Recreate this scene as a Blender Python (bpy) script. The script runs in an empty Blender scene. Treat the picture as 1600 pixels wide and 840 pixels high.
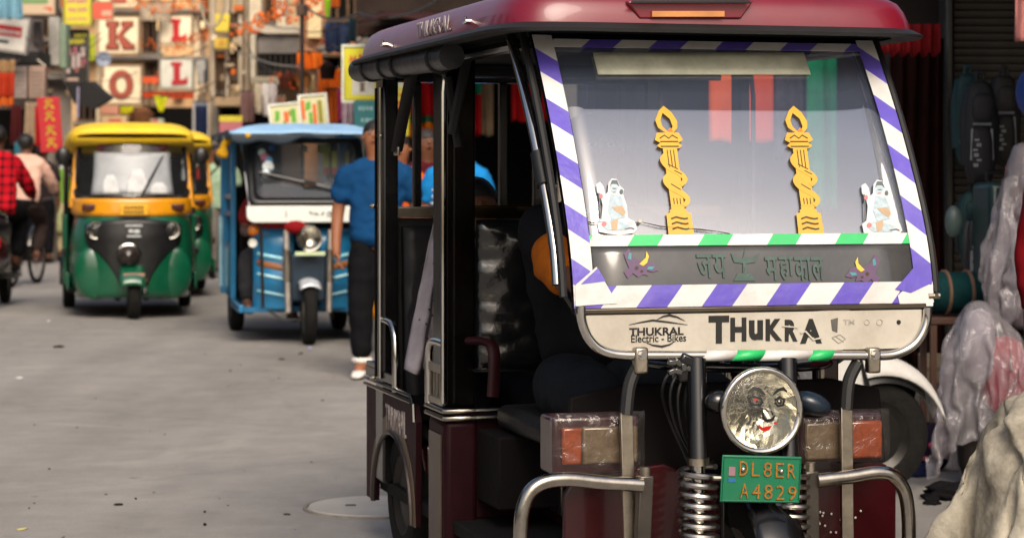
import bpy, bmesh, math, random
from mathutils import Vector, Matrix, noise
from mathutils.geometry import tessellate_polygon

random.seed(7)
SC = bpy.context.scene
COL = SC.collection
R = math.radians
PI = math.pi

# ------------------------------------------------------------------ camera, sky, sun, exposure
CAM_H, FPX, CX, HOR = 1.30, 3500.0, 800.0, 273.0
cd = bpy.data.cameras.new('camera')
cam = bpy.data.objects.new('camera', cd)
COL.objects.link(cam)
cam.location = (0, 0, CAM_H)
cam.rotation_euler = (R(90), 0, 0)
cd.sensor_width = 36.0
cd.lens = FPX / 1600 * 36
cd.shift_y = -(420 - HOR) / 1600
cd.clip_end = 2000
cd.dof.use_dof = True
cd.dof.focus_distance = 5.9
cd.dof.aperture_fstop = 5.6
SC.camera = cam

SUN_EL, SUN_AZ = 42, 168          # azimuth measured from +Y towards +X
wd = bpy.data.worlds.new("World")
SC.world = wd
wd.use_nodes = True
nt = wd.node_tree
bg = nt.nodes['Background']
sky = nt.nodes.new('ShaderNodeTexSky')
sky.sky_type = 'NISHITA'
sky.sun_disc = False
sky.sun_elevation = R(SUN_EL)
sky.sun_rotation = R(SUN_AZ)
sky.air_density = 1.0
sky.dust_density = 7.0
sky.ozone_density = 0.7
nt.links.new(sky.outputs[0], bg.inputs[0])
bg.inputs[1].default_value = 0.12
sl = bpy.data.lights.new('sun', 'SUN')
sl.energy = 1.7
sl.angle = R(30)
sl.color = (1.0, 0.93, 0.83)
so = bpy.data.objects.new('sun', sl)
COL.objects.link(so)
_d = Vector((math.sin(R(SUN_AZ)) * math.cos(R(SUN_EL)), math.cos(R(SUN_AZ)) * math.cos(R(SUN_EL)), math.sin(R(SUN_EL))))
so.rotation_euler = (-_d).to_track_quat('-Z', 'Y').to_euler()
SC.view_settings.view_transform = 'Standard'
SC.view_settings.look = 'None'
SC.view_settings.gamma = 1
SC.view_settings.exposure = 0.4

# ------------------------------------------------------------------ helpers: colour and materials
def lin(h):
    h = h.lstrip('#')
    out = []
    for i in (0, 2, 4):
        c = int(h[i:i+2], 16) / 255
        out.append(c / 12.92 if c <= .04045 else ((c + .055) / 1.055) ** 2.4)
    return out

MATS = {}
def pm(name, hexc, rough=.6, metal=0, var=.18, scale=14, bump=0, bscale=60, coat=0, dirt=None, dirt_amt=.5, spec=.5, sheen=0):
    """procedural principled material: mottled colour, roughness variation, optional bump and dirt"""
    if name in MATS:
        return MATS[name]
    if rough >= .8 and spec == .5: spec = .12
    m = bpy.data.materials.new(name)
    m.use_nodes = True
    n, l = m.node_tree.nodes, m.node_tree.links
    b = n['Principled BSDF']
    c = lin(hexc)
    tc = n.new('ShaderNodeTexCoord')
    nz = n.new('ShaderNodeTexNoise')
    nz.inputs['Scale'].default_value = scale
    nz.inputs['Detail'].default_value = 6
    nz.inputs['Roughness'].default_value = .62
    l.new(tc.outputs['Object'], nz.inputs['Vector'])
    rp = n.new('ShaderNodeValToRGB')
    rp.color_ramp.elements[0].position = .3
    rp.color_ramp.elements[1].position = .7
    rp.color_ramp.elements[0].color = [x * (1 - var) for x in c] + [1]
    rp.color_ramp.elements[1].color = [min(1, x * (1 + var)) for x in c] + [1]
    l.new(nz.outputs['Fac'], rp.inputs['Fac'])
    last = rp.outputs['Color']
    if dirt:
        n2 = n.new('ShaderNodeTexNoise')
        n2.inputs['Scale'].default_value = scale * .35
        n2.inputs['Detail'].default_value = 8
        n2.inputs['Roughness'].default_value = .7
        l.new(tc.outputs['Object'], n2.inputs['Vector'])
        r2 = n.new('ShaderNodeValToRGB')
        r2.color_ramp.elements[0].position = .48
        r2.color_ramp.elements[1].position = .72
        r2.color_ramp.elements[1].color = (dirt_amt, dirt_amt, dirt_amt, 1)
        l.new(n2.outputs['Fac'], r2.inputs['Fac'])
        mx = n.new('ShaderNodeMixRGB')
        l.new(r2.outputs['Color'], mx.inputs[0])
        l.new(last, mx.inputs[1])
        mx.inputs[2].default_value = lin(dirt) + [1]
        last = mx.outputs[0]
    l.new(last, b.inputs['Base Color'])
    rr = n.new('ShaderNodeMapRange')
    rr.inputs['To Min'].default_value = max(.02, rough * .8)
    rr.inputs['To Max'].default_value = min(1, rough * 1.25)
    l.new(nz.outputs['Fac'], rr.inputs['Value'])
    l.new(rr.outputs[0], b.inputs['Roughness'])
    b.inputs['Metallic'].default_value = metal
    b.inputs['Specular IOR Level'].default_value = spec
    if coat:
        b.inputs['Coat Weight'].default_value = coat
        b.inputs['Coat Roughness'].default_value = .06
    if sheen:
        b.inputs['Sheen Weight'].default_value = sheen
    if bump:
        n3 = n.new('ShaderNodeTexNoise')
        n3.inputs['Scale'].default_value = bscale
        n3.inputs['Detail'].default_value = 4
        l.new(tc.outputs['Object'], n3.inputs['Vector'])
        bp = n.new('ShaderNodeBump')
        bp.inputs['Strength'].default_value = bump
        bp.inputs['Distance'].default_value = .01
        l.new(n3.outputs['Fac'], bp.inputs['Height'])
        l.new(bp.outputs[0], b.inputs['Normal'])
    MATS[name] = m
    return m

def film(name, tint, haze_col, haze, gloss_ior=1.5, rough=.03, bump=0, bscale=30):
    """clear glass or plastic film: transparent + fresnel gloss + a little diffuse for dust and painted haze"""
    if name in MATS:
        return MATS[name]
    m = bpy.data.materials.new(name)
    m.use_nodes = True
    n, l = m.node_tree.nodes, m.node_tree.links
    n.clear()
    out = n.new('ShaderNodeOutputMaterial')
    tr = n.new('ShaderNodeBsdfTransparent')
    tr.inputs[0].default_value = lin(tint) + [1]
    df = n.new('ShaderNodeBsdfDiffuse')
    df.inputs[0].default_value = lin(haze_col) + [1]
    gl = n.new('ShaderNodeBsdfGlossy')
    gl.inputs['Roughness'].default_value = rough
    fr = n.new('ShaderNodeFresnel')
    ge = n.new('ShaderNodeNewGeometry')
    mi = n.new('ShaderNodeMapRange')          # the same reflectance from either side of the sheet
    mi.inputs['To Min'].default_value = gloss_ior
    mi.inputs['To Max'].default_value = 1 / gloss_ior
    l.new(ge.outputs['Backfacing'], mi.inputs['Value'])
    l.new(mi.outputs[0], fr.inputs[0])
    m1 = n.new('ShaderNodeMixShader')
    m2 = n.new('ShaderNodeMixShader')
    tc = n.new('ShaderNodeTexCoord')
    nz = n.new('ShaderNodeTexNoise')
    nz.inputs['Scale'].default_value = 6
    nz.inputs['Detail'].default_value = 6
    l.new(tc.outputs['Object'], nz.inputs['Vector'])
    mr = n.new('ShaderNodeMapRange')
    mr.inputs['From Min'].default_value = .3
    mr.inputs['From Max'].default_value = .7
    mr.inputs['To Min'].default_value = haze * .85
    mr.inputs['To Max'].default_value = haze * 1.15
    l.new(nz.outputs['Fac'], mr.inputs['Value'])
    l.new(mr.outputs[0], m1.inputs[0])
    l.new(tr.outputs[0], m1.inputs[1])
    l.new(df.outputs[0], m1.inputs[2])
    l.new(fr.outputs[0], m2.inputs[0])
    l.new(m1.outputs[0], m2.inputs[1])
    l.new(gl.outputs[0], m2.inputs[2])
    l.new(m2.outputs[0], out.inputs[0])
    if bump:
        n3 = n.new('ShaderNodeTexNoise')
        n3.inputs['Scale'].default_value = bscale
        n3.inputs['Detail'].default_value = 3
        n3.inputs['Distortion'].default_value = 1.5
        l.new(tc.outputs['Object'], n3.inputs['Vector'])
        bp = n.new('ShaderNodeBump')
        bp.inputs['Strength'].default_value = bump
        bp.inputs['Distance'].default_value = .03
        l.new(n3.outputs['Fac'], bp.inputs['Height'])
        l.new(bp.outputs[0], gl.inputs['Normal'])
        l.new(bp.outputs[0], fr.inputs['Normal'])
    MATS[name] = m
    return m

def plaid(name, ca, cb, per=.09):
    if name in MATS:
        return MATS[name]
    m = pm(name, ca, .9)
    n, l = m.node_tree.nodes, m.node_tree.links
    b = n['Principled BSDF']
    tc = n.new('ShaderNodeTexCoord')
    sp = n.new('ShaderNodeSeparateXYZ')
    l.new(tc.outputs['Object'], sp.inputs[0])
    fs = []
    for ax in ('X', 'Z'):
        a = n.new('ShaderNodeMath'); a.operation = 'DIVIDE'; a.inputs[1].default_value = per
        f = n.new('ShaderNodeMath'); f.operation = 'FRACT'
        g = n.new('ShaderNodeMath'); g.operation = 'LESS_THAN'; g.inputs[1].default_value = .33
        l.new(sp.outputs[ax], a.inputs[0]); l.new(a.outputs[0], f.inputs[0]); l.new(f.outputs[0], g.inputs[0])
        fs.append(g)
    ad = n.new('ShaderNodeMath'); ad.operation = 'ADD'
    l.new(fs[0].outputs[0], ad.inputs[0]); l.new(fs[1].outputs[0], ad.inputs[1])
    hf = n.new('ShaderNodeMath'); hf.operation = 'MULTIPLY'; hf.inputs[1].default_value = .5
    l.new(ad.outputs[0], hf.inputs[0])
    mx = n.new('ShaderNodeMixRGB')
    l.new(hf.outputs[0], mx.inputs[0])
    mx.inputs[1].default_value = lin(ca) + [1]
    mx.inputs[2].default_value = lin(cb) + [1]
    l.new(mx.outputs[0], b.inputs['Base Color'])
    return m

# ------------------------------------------------------------------ helpers: meshes
def frame_from(d):
    d = Vector(d).normalized()
    up = Vector((0, 0, 1)) if abs(d.z) < .95 else Vector((0, 1, 0))
    a = d.cross(up).normalized()
    return a, a.cross(d).normalized(), d

class MB:
    def __init__(s):
        s.v, s.f, s.m, s.cur = [], [], [], 0
    def add(s, vs, fs):
        o = len(s.v)
        s.v += [tuple(p) for p in vs]
        for f in fs:
            s.f.append([i + o for i in f]); s.m.append(s.cur)
        return s
    def box(s, x0, x1, y0, y1, z0, z1):
        return s.add([(x0,y0,z0),(x1,y0,z0),(x1,y1,z0),(x0,y1,z0),(x0,y0,z1),(x1,y0,z1),(x1,y1,z1),(x0,y1,z1)],
                     [(0,3,2,1),(4,5,6,7),(0,1,5,4),(1,2,6,5),(2,3,7,6),(3,0,4,7)])
    def obox(s, c, size, rot=None):
        rot = rot or Matrix()
        c = Vector(c); h = [x / 2 for x in size]
        vs = [c + (rot @ Vector((a*h[0], b*h[1], d*h[2]))) for d in (-1, 1) for a, b in ((-1,-1),(1,-1),(1,1),(-1,1))]
        return s.add(vs, [(0,3,2,1),(4,5,6,7),(0,1,5,4),(1,2,6,5),(2,3,7,6),(3,0,4,7)])
    def tube(s, pts, r, n=10, closed=False, cap=True, flat=1.0):
        pts = [Vector(p) for p in pts]
        k = len(pts)
        rs = r if isinstance(r, (list, tuple)) else [r] * k
        vs, fs = [], []
        a = None
        for i, p in enumerate(pts):
            if closed:
                t = pts[(i+1) % k] - pts[i-1]
            else:
                t = pts[min(i+1, k-1)] - pts[max(i-1, 0)]
            t.normalize()
            if a is None:
                a, b, _ = frame_from(t)
            else:
                a = (a - t * a.dot(t)).normalized(); b = t.cross(a) * -1
                b = a.cross(t).normalized()
            for j in range(n):
                w = 2 * PI * j / n
                vs.append(p + (a * math.cos(w) + b * math.sin(w) * flat) * rs[i])
        m = k if closed else k - 1
        for i in range(m):
            for j in range(n):
                i2 = (i + 1) % k; j2 = (j + 1) % n
                fs.append((i*n+j, i*n+j2, i2*n+j2, i2*n+j))
        if cap and not closed:
            fs.append(tuple(range(n - 1, -1, -1)))
            fs.append(tuple((k-1)*n + j for j in range(n)))
        return s.add(vs, fs)
    def cyl(s, p0, p1, r0, r1=None, n=14):
        return s.tube([p0, p1], [r0, r0 if r1 is None else r1], n)
    def lathe(s, prof, o, axis, n=24, cap=False):
        """prof: (radius, height along axis)"""
        a, b, d = frame_from(axis); o = Vector(o)
        vs, fs = [], []
        for r, h in prof:
            for j in range(n):
                w = 2 * PI * j / n
                vs.append(o + d*h + (a*math.cos(w) + b*math.sin(w)) * r)
        for i in range(len(prof) - 1):
            for j in range(n):
                j2 = (j+1) % n
                fs.append((i*n+j, i*n+j2, (i+1)*n+j2, (i+1)*n+j))
        if cap:
            fs.append(tuple(range(n)))
            fs.append(tuple((len(prof)-1)*n + j for j in range(n-1, -1, -1)))
        return s.add(vs, fs)
    def ell(s, c, r, seg=14, rings=9, rot=None, fn=None):
        c = Vector(c); rot = rot or Matrix()
        if not isinstance(r, (list, tuple)): r = (r, r, r)
        vs, fs = [], []
        for i in range(rings + 1):
            t = PI * i / rings
            for j in range(seg):
                w = 2*PI*j/seg
                p = Vector((math.sin(t)*math.cos(w), math.sin(t)*math.sin(w), math.cos(t)))
                k = fn(p) if fn else 1
                vs.append(c + (rot @ Vector((p.x*r[0]*k, p.y*r[1]*k, p.z*r[2]*k))))
        for i in range(rings):
            for j in range(seg):
                j2 = (j+1) % seg
                fs.append((i*seg+j, (i+1)*seg+j, (i+1)*seg+j2, i*seg+j2))
        return s.add(vs, fs)
    def grid(s, fn, nu, nv, closed_u=False):
        vs = [fn(i/nu, j/nv) for j in range(nv+1) for i in range(nu + (0 if closed_u else 1))]
        w = nu if closed_u else nu + 1
        fs = []
        for j in range(nv):
            for i in range(nu):
                i2 = (i+1) % w if closed_u else i+1
                fs.append((j*w+i, j*w+i2, (j+1)*w+i2, (j+1)*w+i))
        return s.add(vs, fs)
    def loft(s, rings, cap=True):
        n = len(rings[0]); vs = [p for r_ in rings for p in r_]; fs = []
        for i in range(len(rings) - 1):
            for j in range(n):
                j2 = (j+1) % n
                fs.append((i*n+j, i*n+j2, (i+1)*n+j2, (i+1)*n+j))
        if cap:
            fs.append(tuple(range(n-1, -1, -1)))
            fs.append(tuple((len(rings)-1)*n + j for j in range(n)))
        return s.add(vs, fs)
    def prism(s, poly, fn, t0, t1):
        """poly in 2d; fn(a,b,t) -> point"""
        n = len(poly)
        vs = [fn(a, b, t0) for a, b in poly] + [fn(a, b, t1) for a, b in poly]
        fs = [tuple(range(n-1, -1, -1)), tuple(range(n, 2*n))]
        fs += [(i, (i+1) % n, n+(i+1) % n, n+i) for i in range(n)]
        return s.add(vs, fs)
    def build(s, name, mats, parent=None, smooth=40, bevel=0, solid=0, sub=0, seg=2, rz=None, loc=None):
        me = bpy.data.meshes.new(name)
        me.from_pydata(s.v, [], s.f)
        if not isinstance(mats, (list, tuple)): mats = [mats]
        for m in mats: me.materials.append(m)
        if len(mats) > 1:
            me.polygons.foreach_set('material_index', s.m)
        bm = bmesh.new(); bm.from_mesh(me)
        bmesh.ops.recalc_face_normals(bm, faces=bm.faces)
        bm.to_mesh(me); bm.free()
        if smooth:
            me.polygons.foreach_set('use_smooth', [True] * len(me.polygons))
            if smooth < 180 and not sub:
                me.set_sharp_from_angle(angle=R(smooth))
        ob = bpy.data.objects.new(name, me)
        COL.objects.link(ob)
        if parent: ob.parent = parent
        if loc: ob.location = loc
        if rz: ob.rotation_euler.z = rz
        if solid:
            q = ob.modifiers.new('solid', 'SOLIDIFY'); q.thickness = solid; q.offset = 0
        if bevel:
            q = ob.modifiers.new('bevel', 'BEVEL'); q.width = bevel; q.segments = seg; q.limit_method = 'ANGLE'; q.angle_limit = R(40)
        if sub:
            q = ob.modifiers.new('sub', 'SUBSURF'); q.levels = sub; q.render_levels = sub
        return ob

def tag(o, label=None, cat=None, group=None, kind=None):
    if label: o['label'] = label
    if cat: o['category'] = cat
    if group: o['group'] = group
    if kind: o['kind'] = kind
    return o

def thing(name, label, cat, loc=(0, 0, 0), rz=0, group=None):
    o = bpy.data.objects.new(name, None)
    o.empty_display_size = .1
    COL.objects.link(o)
    o.location = loc
    o.rotation_euler = (0, 0, rz)
    return tag(o, label, cat, group)

def copy_tree(o, parent=None):
    c = o.copy()
    COL.objects.link(c)
    if parent: c.parent = parent
    for ch in list(o.children): copy_tree(ch, c)
    return c

def W(px, py, Y):
    """world point seen at photo pixel (px, py) at distance Y"""
    return Vector(((px - CX) * Y / FPX, Y, CAM_H - (py - HOR) * Y / FPX))

class Frame:
    """a vehicle's own axes: u across, v backwards, z up"""
    def __init__(s, X, Y, deg):
        s.X, s.Y, s.t = X, Y, R(deg); s.c, s.s = math.cos(s.t), math.sin(s.t)
    def world(s, u, v, z=0):
        return Vector((s.X + s.c*u - s.s*v, s.Y + s.s*u + s.c*v, z))
    def at(s, px, py, v):
        a = (px - CX) / FPX
        u = (a*(s.Y + s.c*v) - s.X + s.s*v) / (s.c - a*s.s)
        Y = s.Y + s.s*u + s.c*v
        return Vector((u, v, CAM_H - (py - HOR)*Y/FPX))
    def side(s, px, py, u):
        a = (px - CX) / FPX
        v = (s.X + s.c*u - a*(s.Y + s.s*u)) / (s.s + a*s.c)
        Y = s.Y + s.s*u + s.c*v
        return Vector((u, v, CAM_H - (py - HOR)*Y/FPX))

def text(name, body, w, h, c, mat, parent, fn=None, depth=.002, bold=0, shear=0):
    """lettering fitted into a w x h box centred on c, facing -y; fn(x, z, d) may place it elsewhere"""
    cu = bpy.data.curves.new('lettering_curve', 'FONT')
    cu.body = body
    cu.size = 1
    cu.offset = bold
    cu.shear = shear
    cu.extrude = .5
    cu.resolution_u = 3
    ob = bpy.data.objects.new('lettering_tmp', cu)
    COL.objects.link(ob)
    bpy.context.view_layer.update()
    me = bpy.data.meshes.new_from_object(ob.evaluated_get(bpy.context.evaluated_depsgraph_get()))
    bpy.data.objects.remove(ob)
    bpy.data.curves.remove(cu)
    xs = [v.co.x for v in me.vertices]; ys = [v.co.y for v in me.vertices]
    x0, x1, y0, y1 = min(xs), max(xs), min(ys), max(ys)
    c = Vector(c)
    for v in me.vertices:
        a = ((v.co.x - x0) / (x1 - x0) - .5) * w
        b = ((v.co.y - y0) / (y1 - y0) - .5) * h
        d = v.co.z * depth
        v.co = fn(a, b, d) if fn else c + Vector((a, -d, b))
    me.materials.clear()
    me.materials.append(mat)
    me.name = name
    o2 = bpy.data.objects.new(name, me)
    COL.objects.link(o2)
    o2.parent = parent
    return o2

def stroke(pts, w):
    """polygon around a polyline of the given width (2d)"""
    L_, R_ = [], []
    ws = w if isinstance(w, (list, tuple)) else [w]*len(pts)
    for i, p in enumerate(pts):
        a = pts[max(i-1, 0)]; b = pts[min(i+1, len(pts)-1)]
        dx, dy = b[0]-a[0], b[1]-a[1]; q = math.hypot(dx, dy) or 1
        nx, ny = -dy/q*ws[i]/2, dx/q*ws[i]/2
        L_.append((p[0]+nx, p[1]+ny)); R_.append((p[0]-nx, p[1]-ny))
    return L_ + R_[::-1]

def curve2(pts, n=6):
    """catmull-rom through 2d or 3d points"""
    P = [Vector(p) for p in pts]; out = []
    for i in range(len(P)-1):
        p0, p1, p2, p3 = P[max(i-1, 0)], P[i], P[i+1], P[min(i+2, len(P)-1)]
        for k in range(n):
            t = k/n
            out.append(.5*((2*p1) + (p2-p0)*t + (2*p0-5*p1+4*p2-p3)*t*t + (3*p1-p0-3*p2+p3)*t**3))
    out.append(P[-1])
    return out

def circle(cx, cy, rx, ry=None, n=18, a0=0, a1=2*PI):
    ry = ry or rx
    return [(cx + rx*math.cos(a0+(a1-a0)*i/n), cy + ry*math.sin(a0+(a1-a0)*i/n)) for i in range(n)]

def decal(name, polys, mapf, mats, parent, maxlen=9, thick=.0015):
    """flat stickers: 2d polygons (with optional hole loops) cut finely and laid on a curved surface by mapf(a,b)"""
    bm = bmesh.new()
    for item in polys:
        loops, mi = item[0], item[1]
        lift = item[2] if len(item) > 2 else 0
        if not isinstance(loops[0], list): loops = [loops]
        flat = [p for lp in loops for p in lp]
        tri = tessellate_polygon([[Vector((p[0], p[1], 0)) for p in lp] for lp in loops])
        vs = [bm.verts.new((p[0], p[1], lift)) for p in flat]
        for t in tri:
            try:
                f = bm.faces.new([vs[i] for i in t]); f.material_index = mi
            except ValueError:
                pass
    for _ in range(4):
        es = [e for e in bm.edges if e.calc_length() > maxlen]
        if not es: break
        bmesh.ops.subdivide_edges(bm, edges=es, cuts=1)
    bmesh.ops.triangulate(bm, faces=bm.faces)
    for v in bm.verts:
        v.co = mapf(v.co.x, v.co.y, v.co.z)
    bmesh.ops.recalc_face_normals(bm, faces=bm.faces)
    me = bpy.data.meshes.new(name); bm.to_mesh(me); bm.free()
    for m in mats: me.materials.append(m)
    ob = bpy.data.objects.new(name, me); COL.objects.link(ob); ob.parent = parent
    q = ob.modifiers.new('solid', 'SOLIDIFY'); q.thickness = thick; q.offset = 0
    return ob

def drape(pile, N, SX, SY, z0, frames=40, shrink=-.55, bend=.25, amp=.14, seed=0):
    """a sheet of cloth settled over a pile of ellipsoids by the cloth solver, in a scene of its own; returns the mesh"""
    sc = bpy.data.scenes.new('cloth_workshop'); tmp = []
    for c, r in list(pile) + [((0, 0, -.5), (12, 12, .5))]:
        bm = bmesh.new(); bmesh.ops.create_uvsphere(bm, u_segments=24, v_segments=14, radius=1)
        for v in bm.verts: v.co = Vector((c[0] + v.co.x*r[0], c[1] + v.co.y*r[1], c[2] + v.co.z*r[2]))
        me = bpy.data.meshes.new('pile'); bm.to_mesh(me); bm.free()
        o = bpy.data.objects.new('pile', me); sc.collection.objects.link(o); tmp.append(o)
        o.modifiers.new('c', 'COLLISION'); o.collision.thickness_outer = .012; o.collision.cloth_friction = 40
    vs = []
    for j in range(N+1):
        for i in range(N+1):
            x, y = (i/N - .5)*SX, (j/N - .5)*SY
            vs.append((x, y, z0 + amp*noise.noise(Vector((x*8.5, y*8.5, 1 + seed))) + amp*.5*noise.noise(Vector((x*22, y*22, 4 + seed)))))
    me = bpy.data.meshes.new('sheet')
    me.from_pydata(vs, [], [(j*(N+1)+i, j*(N+1)+i+1, (j+1)*(N+1)+i+1, (j+1)*(N+1)+i) for j in range(N) for i in range(N)])
    ob = bpy.data.objects.new('sheet', me); sc.collection.objects.link(ob); tmp.append(ob)
    m = ob.modifiers.new('cloth', 'CLOTH'); s = m.settings
    s.quality = 4; s.mass = .35; s.tension_stiffness = 25; s.compression_stiffness = 25; s.shear_stiffness = 8
    s.bending_stiffness = bend; s.air_damping = 2; s.shrink_min = shrink
    m.collision_settings.collision_quality = 2; m.collision_settings.distance_min = .008; m.collision_settings.use_self_collision = False
    m.point_cache.frame_start = 1; m.point_cache.frame_end = frames
    sc.frame_start, sc.frame_end = 1, frames
    for f in range(1, frames + 1): sc.frame_set(f)
    out = bpy.data.meshes.new_from_object(ob.evaluated_get(sc.view_layers[0].depsgraph))
    for o in tmp: bpy.data.objects.remove(o)
    bpy.data.scenes.remove(sc)
    for p in out.polygons: p.use_smooth = True
    return out
def mesh_part(name, me, mat, parent, sub=0, solid=0):
    me.name = name; me.materials.clear(); me.materials.append(mat)
    o = bpy.data.objects.new(name, me); COL.objects.link(o); o.parent = parent
    if solid: q = o.modifiers.new('solid', 'SOLIDIFY'); q.thickness = solid
    if sub: q = o.modifiers.new('sub', 'SUBSURF'); q.levels = sub; q.render_levels = sub
    return o

# ------------------------------------------------------------------ people
def skinned(name, mat, parent, chains, sub=2, fold=0, fuse=0):
    """chains: lists of (point, radius); chains that begin with an existing key share that vertex"""
    verts, rad, edges, roots, key = [], [], [], [], {}
    for ch in chains:
        prev = None
        for k, p, r in ch:
            if k in key:
                i = key[k]
            else:
                i = len(verts); verts.append(tuple(p)); rad.append(r if isinstance(r, tuple) else (r, r)); key[k] = i
                if prev is None: roots.append(i)
            if prev is not None and prev != i: edges.append((prev, i))
            prev = i
    me = bpy.data.meshes.new(name)
    me.from_pydata(verts, edges, [])
    ob = bpy.data.objects.new(name, me); COL.objects.link(ob)
    q = ob.modifiers.new('skin', 'SKIN'); q.branch_smoothing = .6; q.use_smooth_shade = True
    if not me.skin_vertices: 
        me.attributes.new('skin', 'FLOAT', 'POINT')
    sv = me.skin_vertices[0].data
    for i, r in enumerate(rad):
        sv[i].radius = r; sv[i].use_root = i in roots
    q = ob.modifiers.new('sub', 'SUBSURF'); q.levels = sub; q.render_levels = sub
    if fuse:      # melt the overlapping limbs of a garment into one continuous cloth surface
        q = ob.modifiers.new('fuse', 'REMESH'); q.mode = 'VOXEL'; q.voxel_size = fuse; q.use_smooth_shade = True
        q = ob.modifiers.new('soften', 'SMOOTH'); q.factor = .5; q.iterations = 7
    bpy.context.view_layer.update()
    m2 = bpy.data.meshes.new_from_object(ob.evaluated_get(bpy.context.evaluated_depsgraph_get()))
    bpy.data.objects.remove(ob); bpy.data.meshes.remove(me)
    m2.name = name
    m2.materials.clear(); m2.materials.append(mat)
    for p in m2.polygons: p.use_smooth = True
    if fold:
        ns = [v.normal.copy() for v in m2.vertices]; sd_ = len(m2.vertices) % 17
        for v, nn in zip(m2.vertices, ns):
            q = v.co*7 + Vector((sd_, 0, 0)); q.z *= 1.5
            w = noise.noise(q*.35)*1.5
            k = (1 - abs(noise.noise(q + Vector((w, w, -w))))*2)*.6 + noise.noise(q*2.3)*.4
            v.co += nn*fold*k
    o2 = bpy.data.objects.new(name, m2); COL.objects.link(o2); o2.parent = parent
    return o2

BASE = dict(pelvis=(0,0,.93), waist=(0,.005,1.06), chest=(0,0,1.26), neckb=(0,.015,1.41), neck=(0,.005,1.475),
    jaw=(0,-.012,1.535), head=(0,.0,1.60), crown=(0,.012,1.655),
    shL=(-.178,.01,1.375), elL=(-.225,.03,1.10), wrL=(-.225,-.03,.87), paL=(-.222,-.05,.79),
    shR=(.178,.01,1.375), elR=(.225,.03,1.10), wrR=(.225,-.03,.87), paR=(.222,-.05,.79),
    hiL=(-.085,0,.88), knL=(-.095,-.02,.48), anL=(-.095,.03,.09), toL=(-.10,-.11,.035),
    hiR=(.085,0,.88), knR=(.095,-.02,.48), anR=(.095,.03,.09), toR=(.10,-.11,.035))
RAD = dict(pelvis=(.135,.105), waist=(.125,.095), chest=(.14,.105), neckb=.075, neck=.052, jaw=.075, head=.100, crown=.072,
    sh=.062, el=.043, wr=.029, pa=(.036,.024), hi=.088, kn=.056, an=.040, to=.034)

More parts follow.
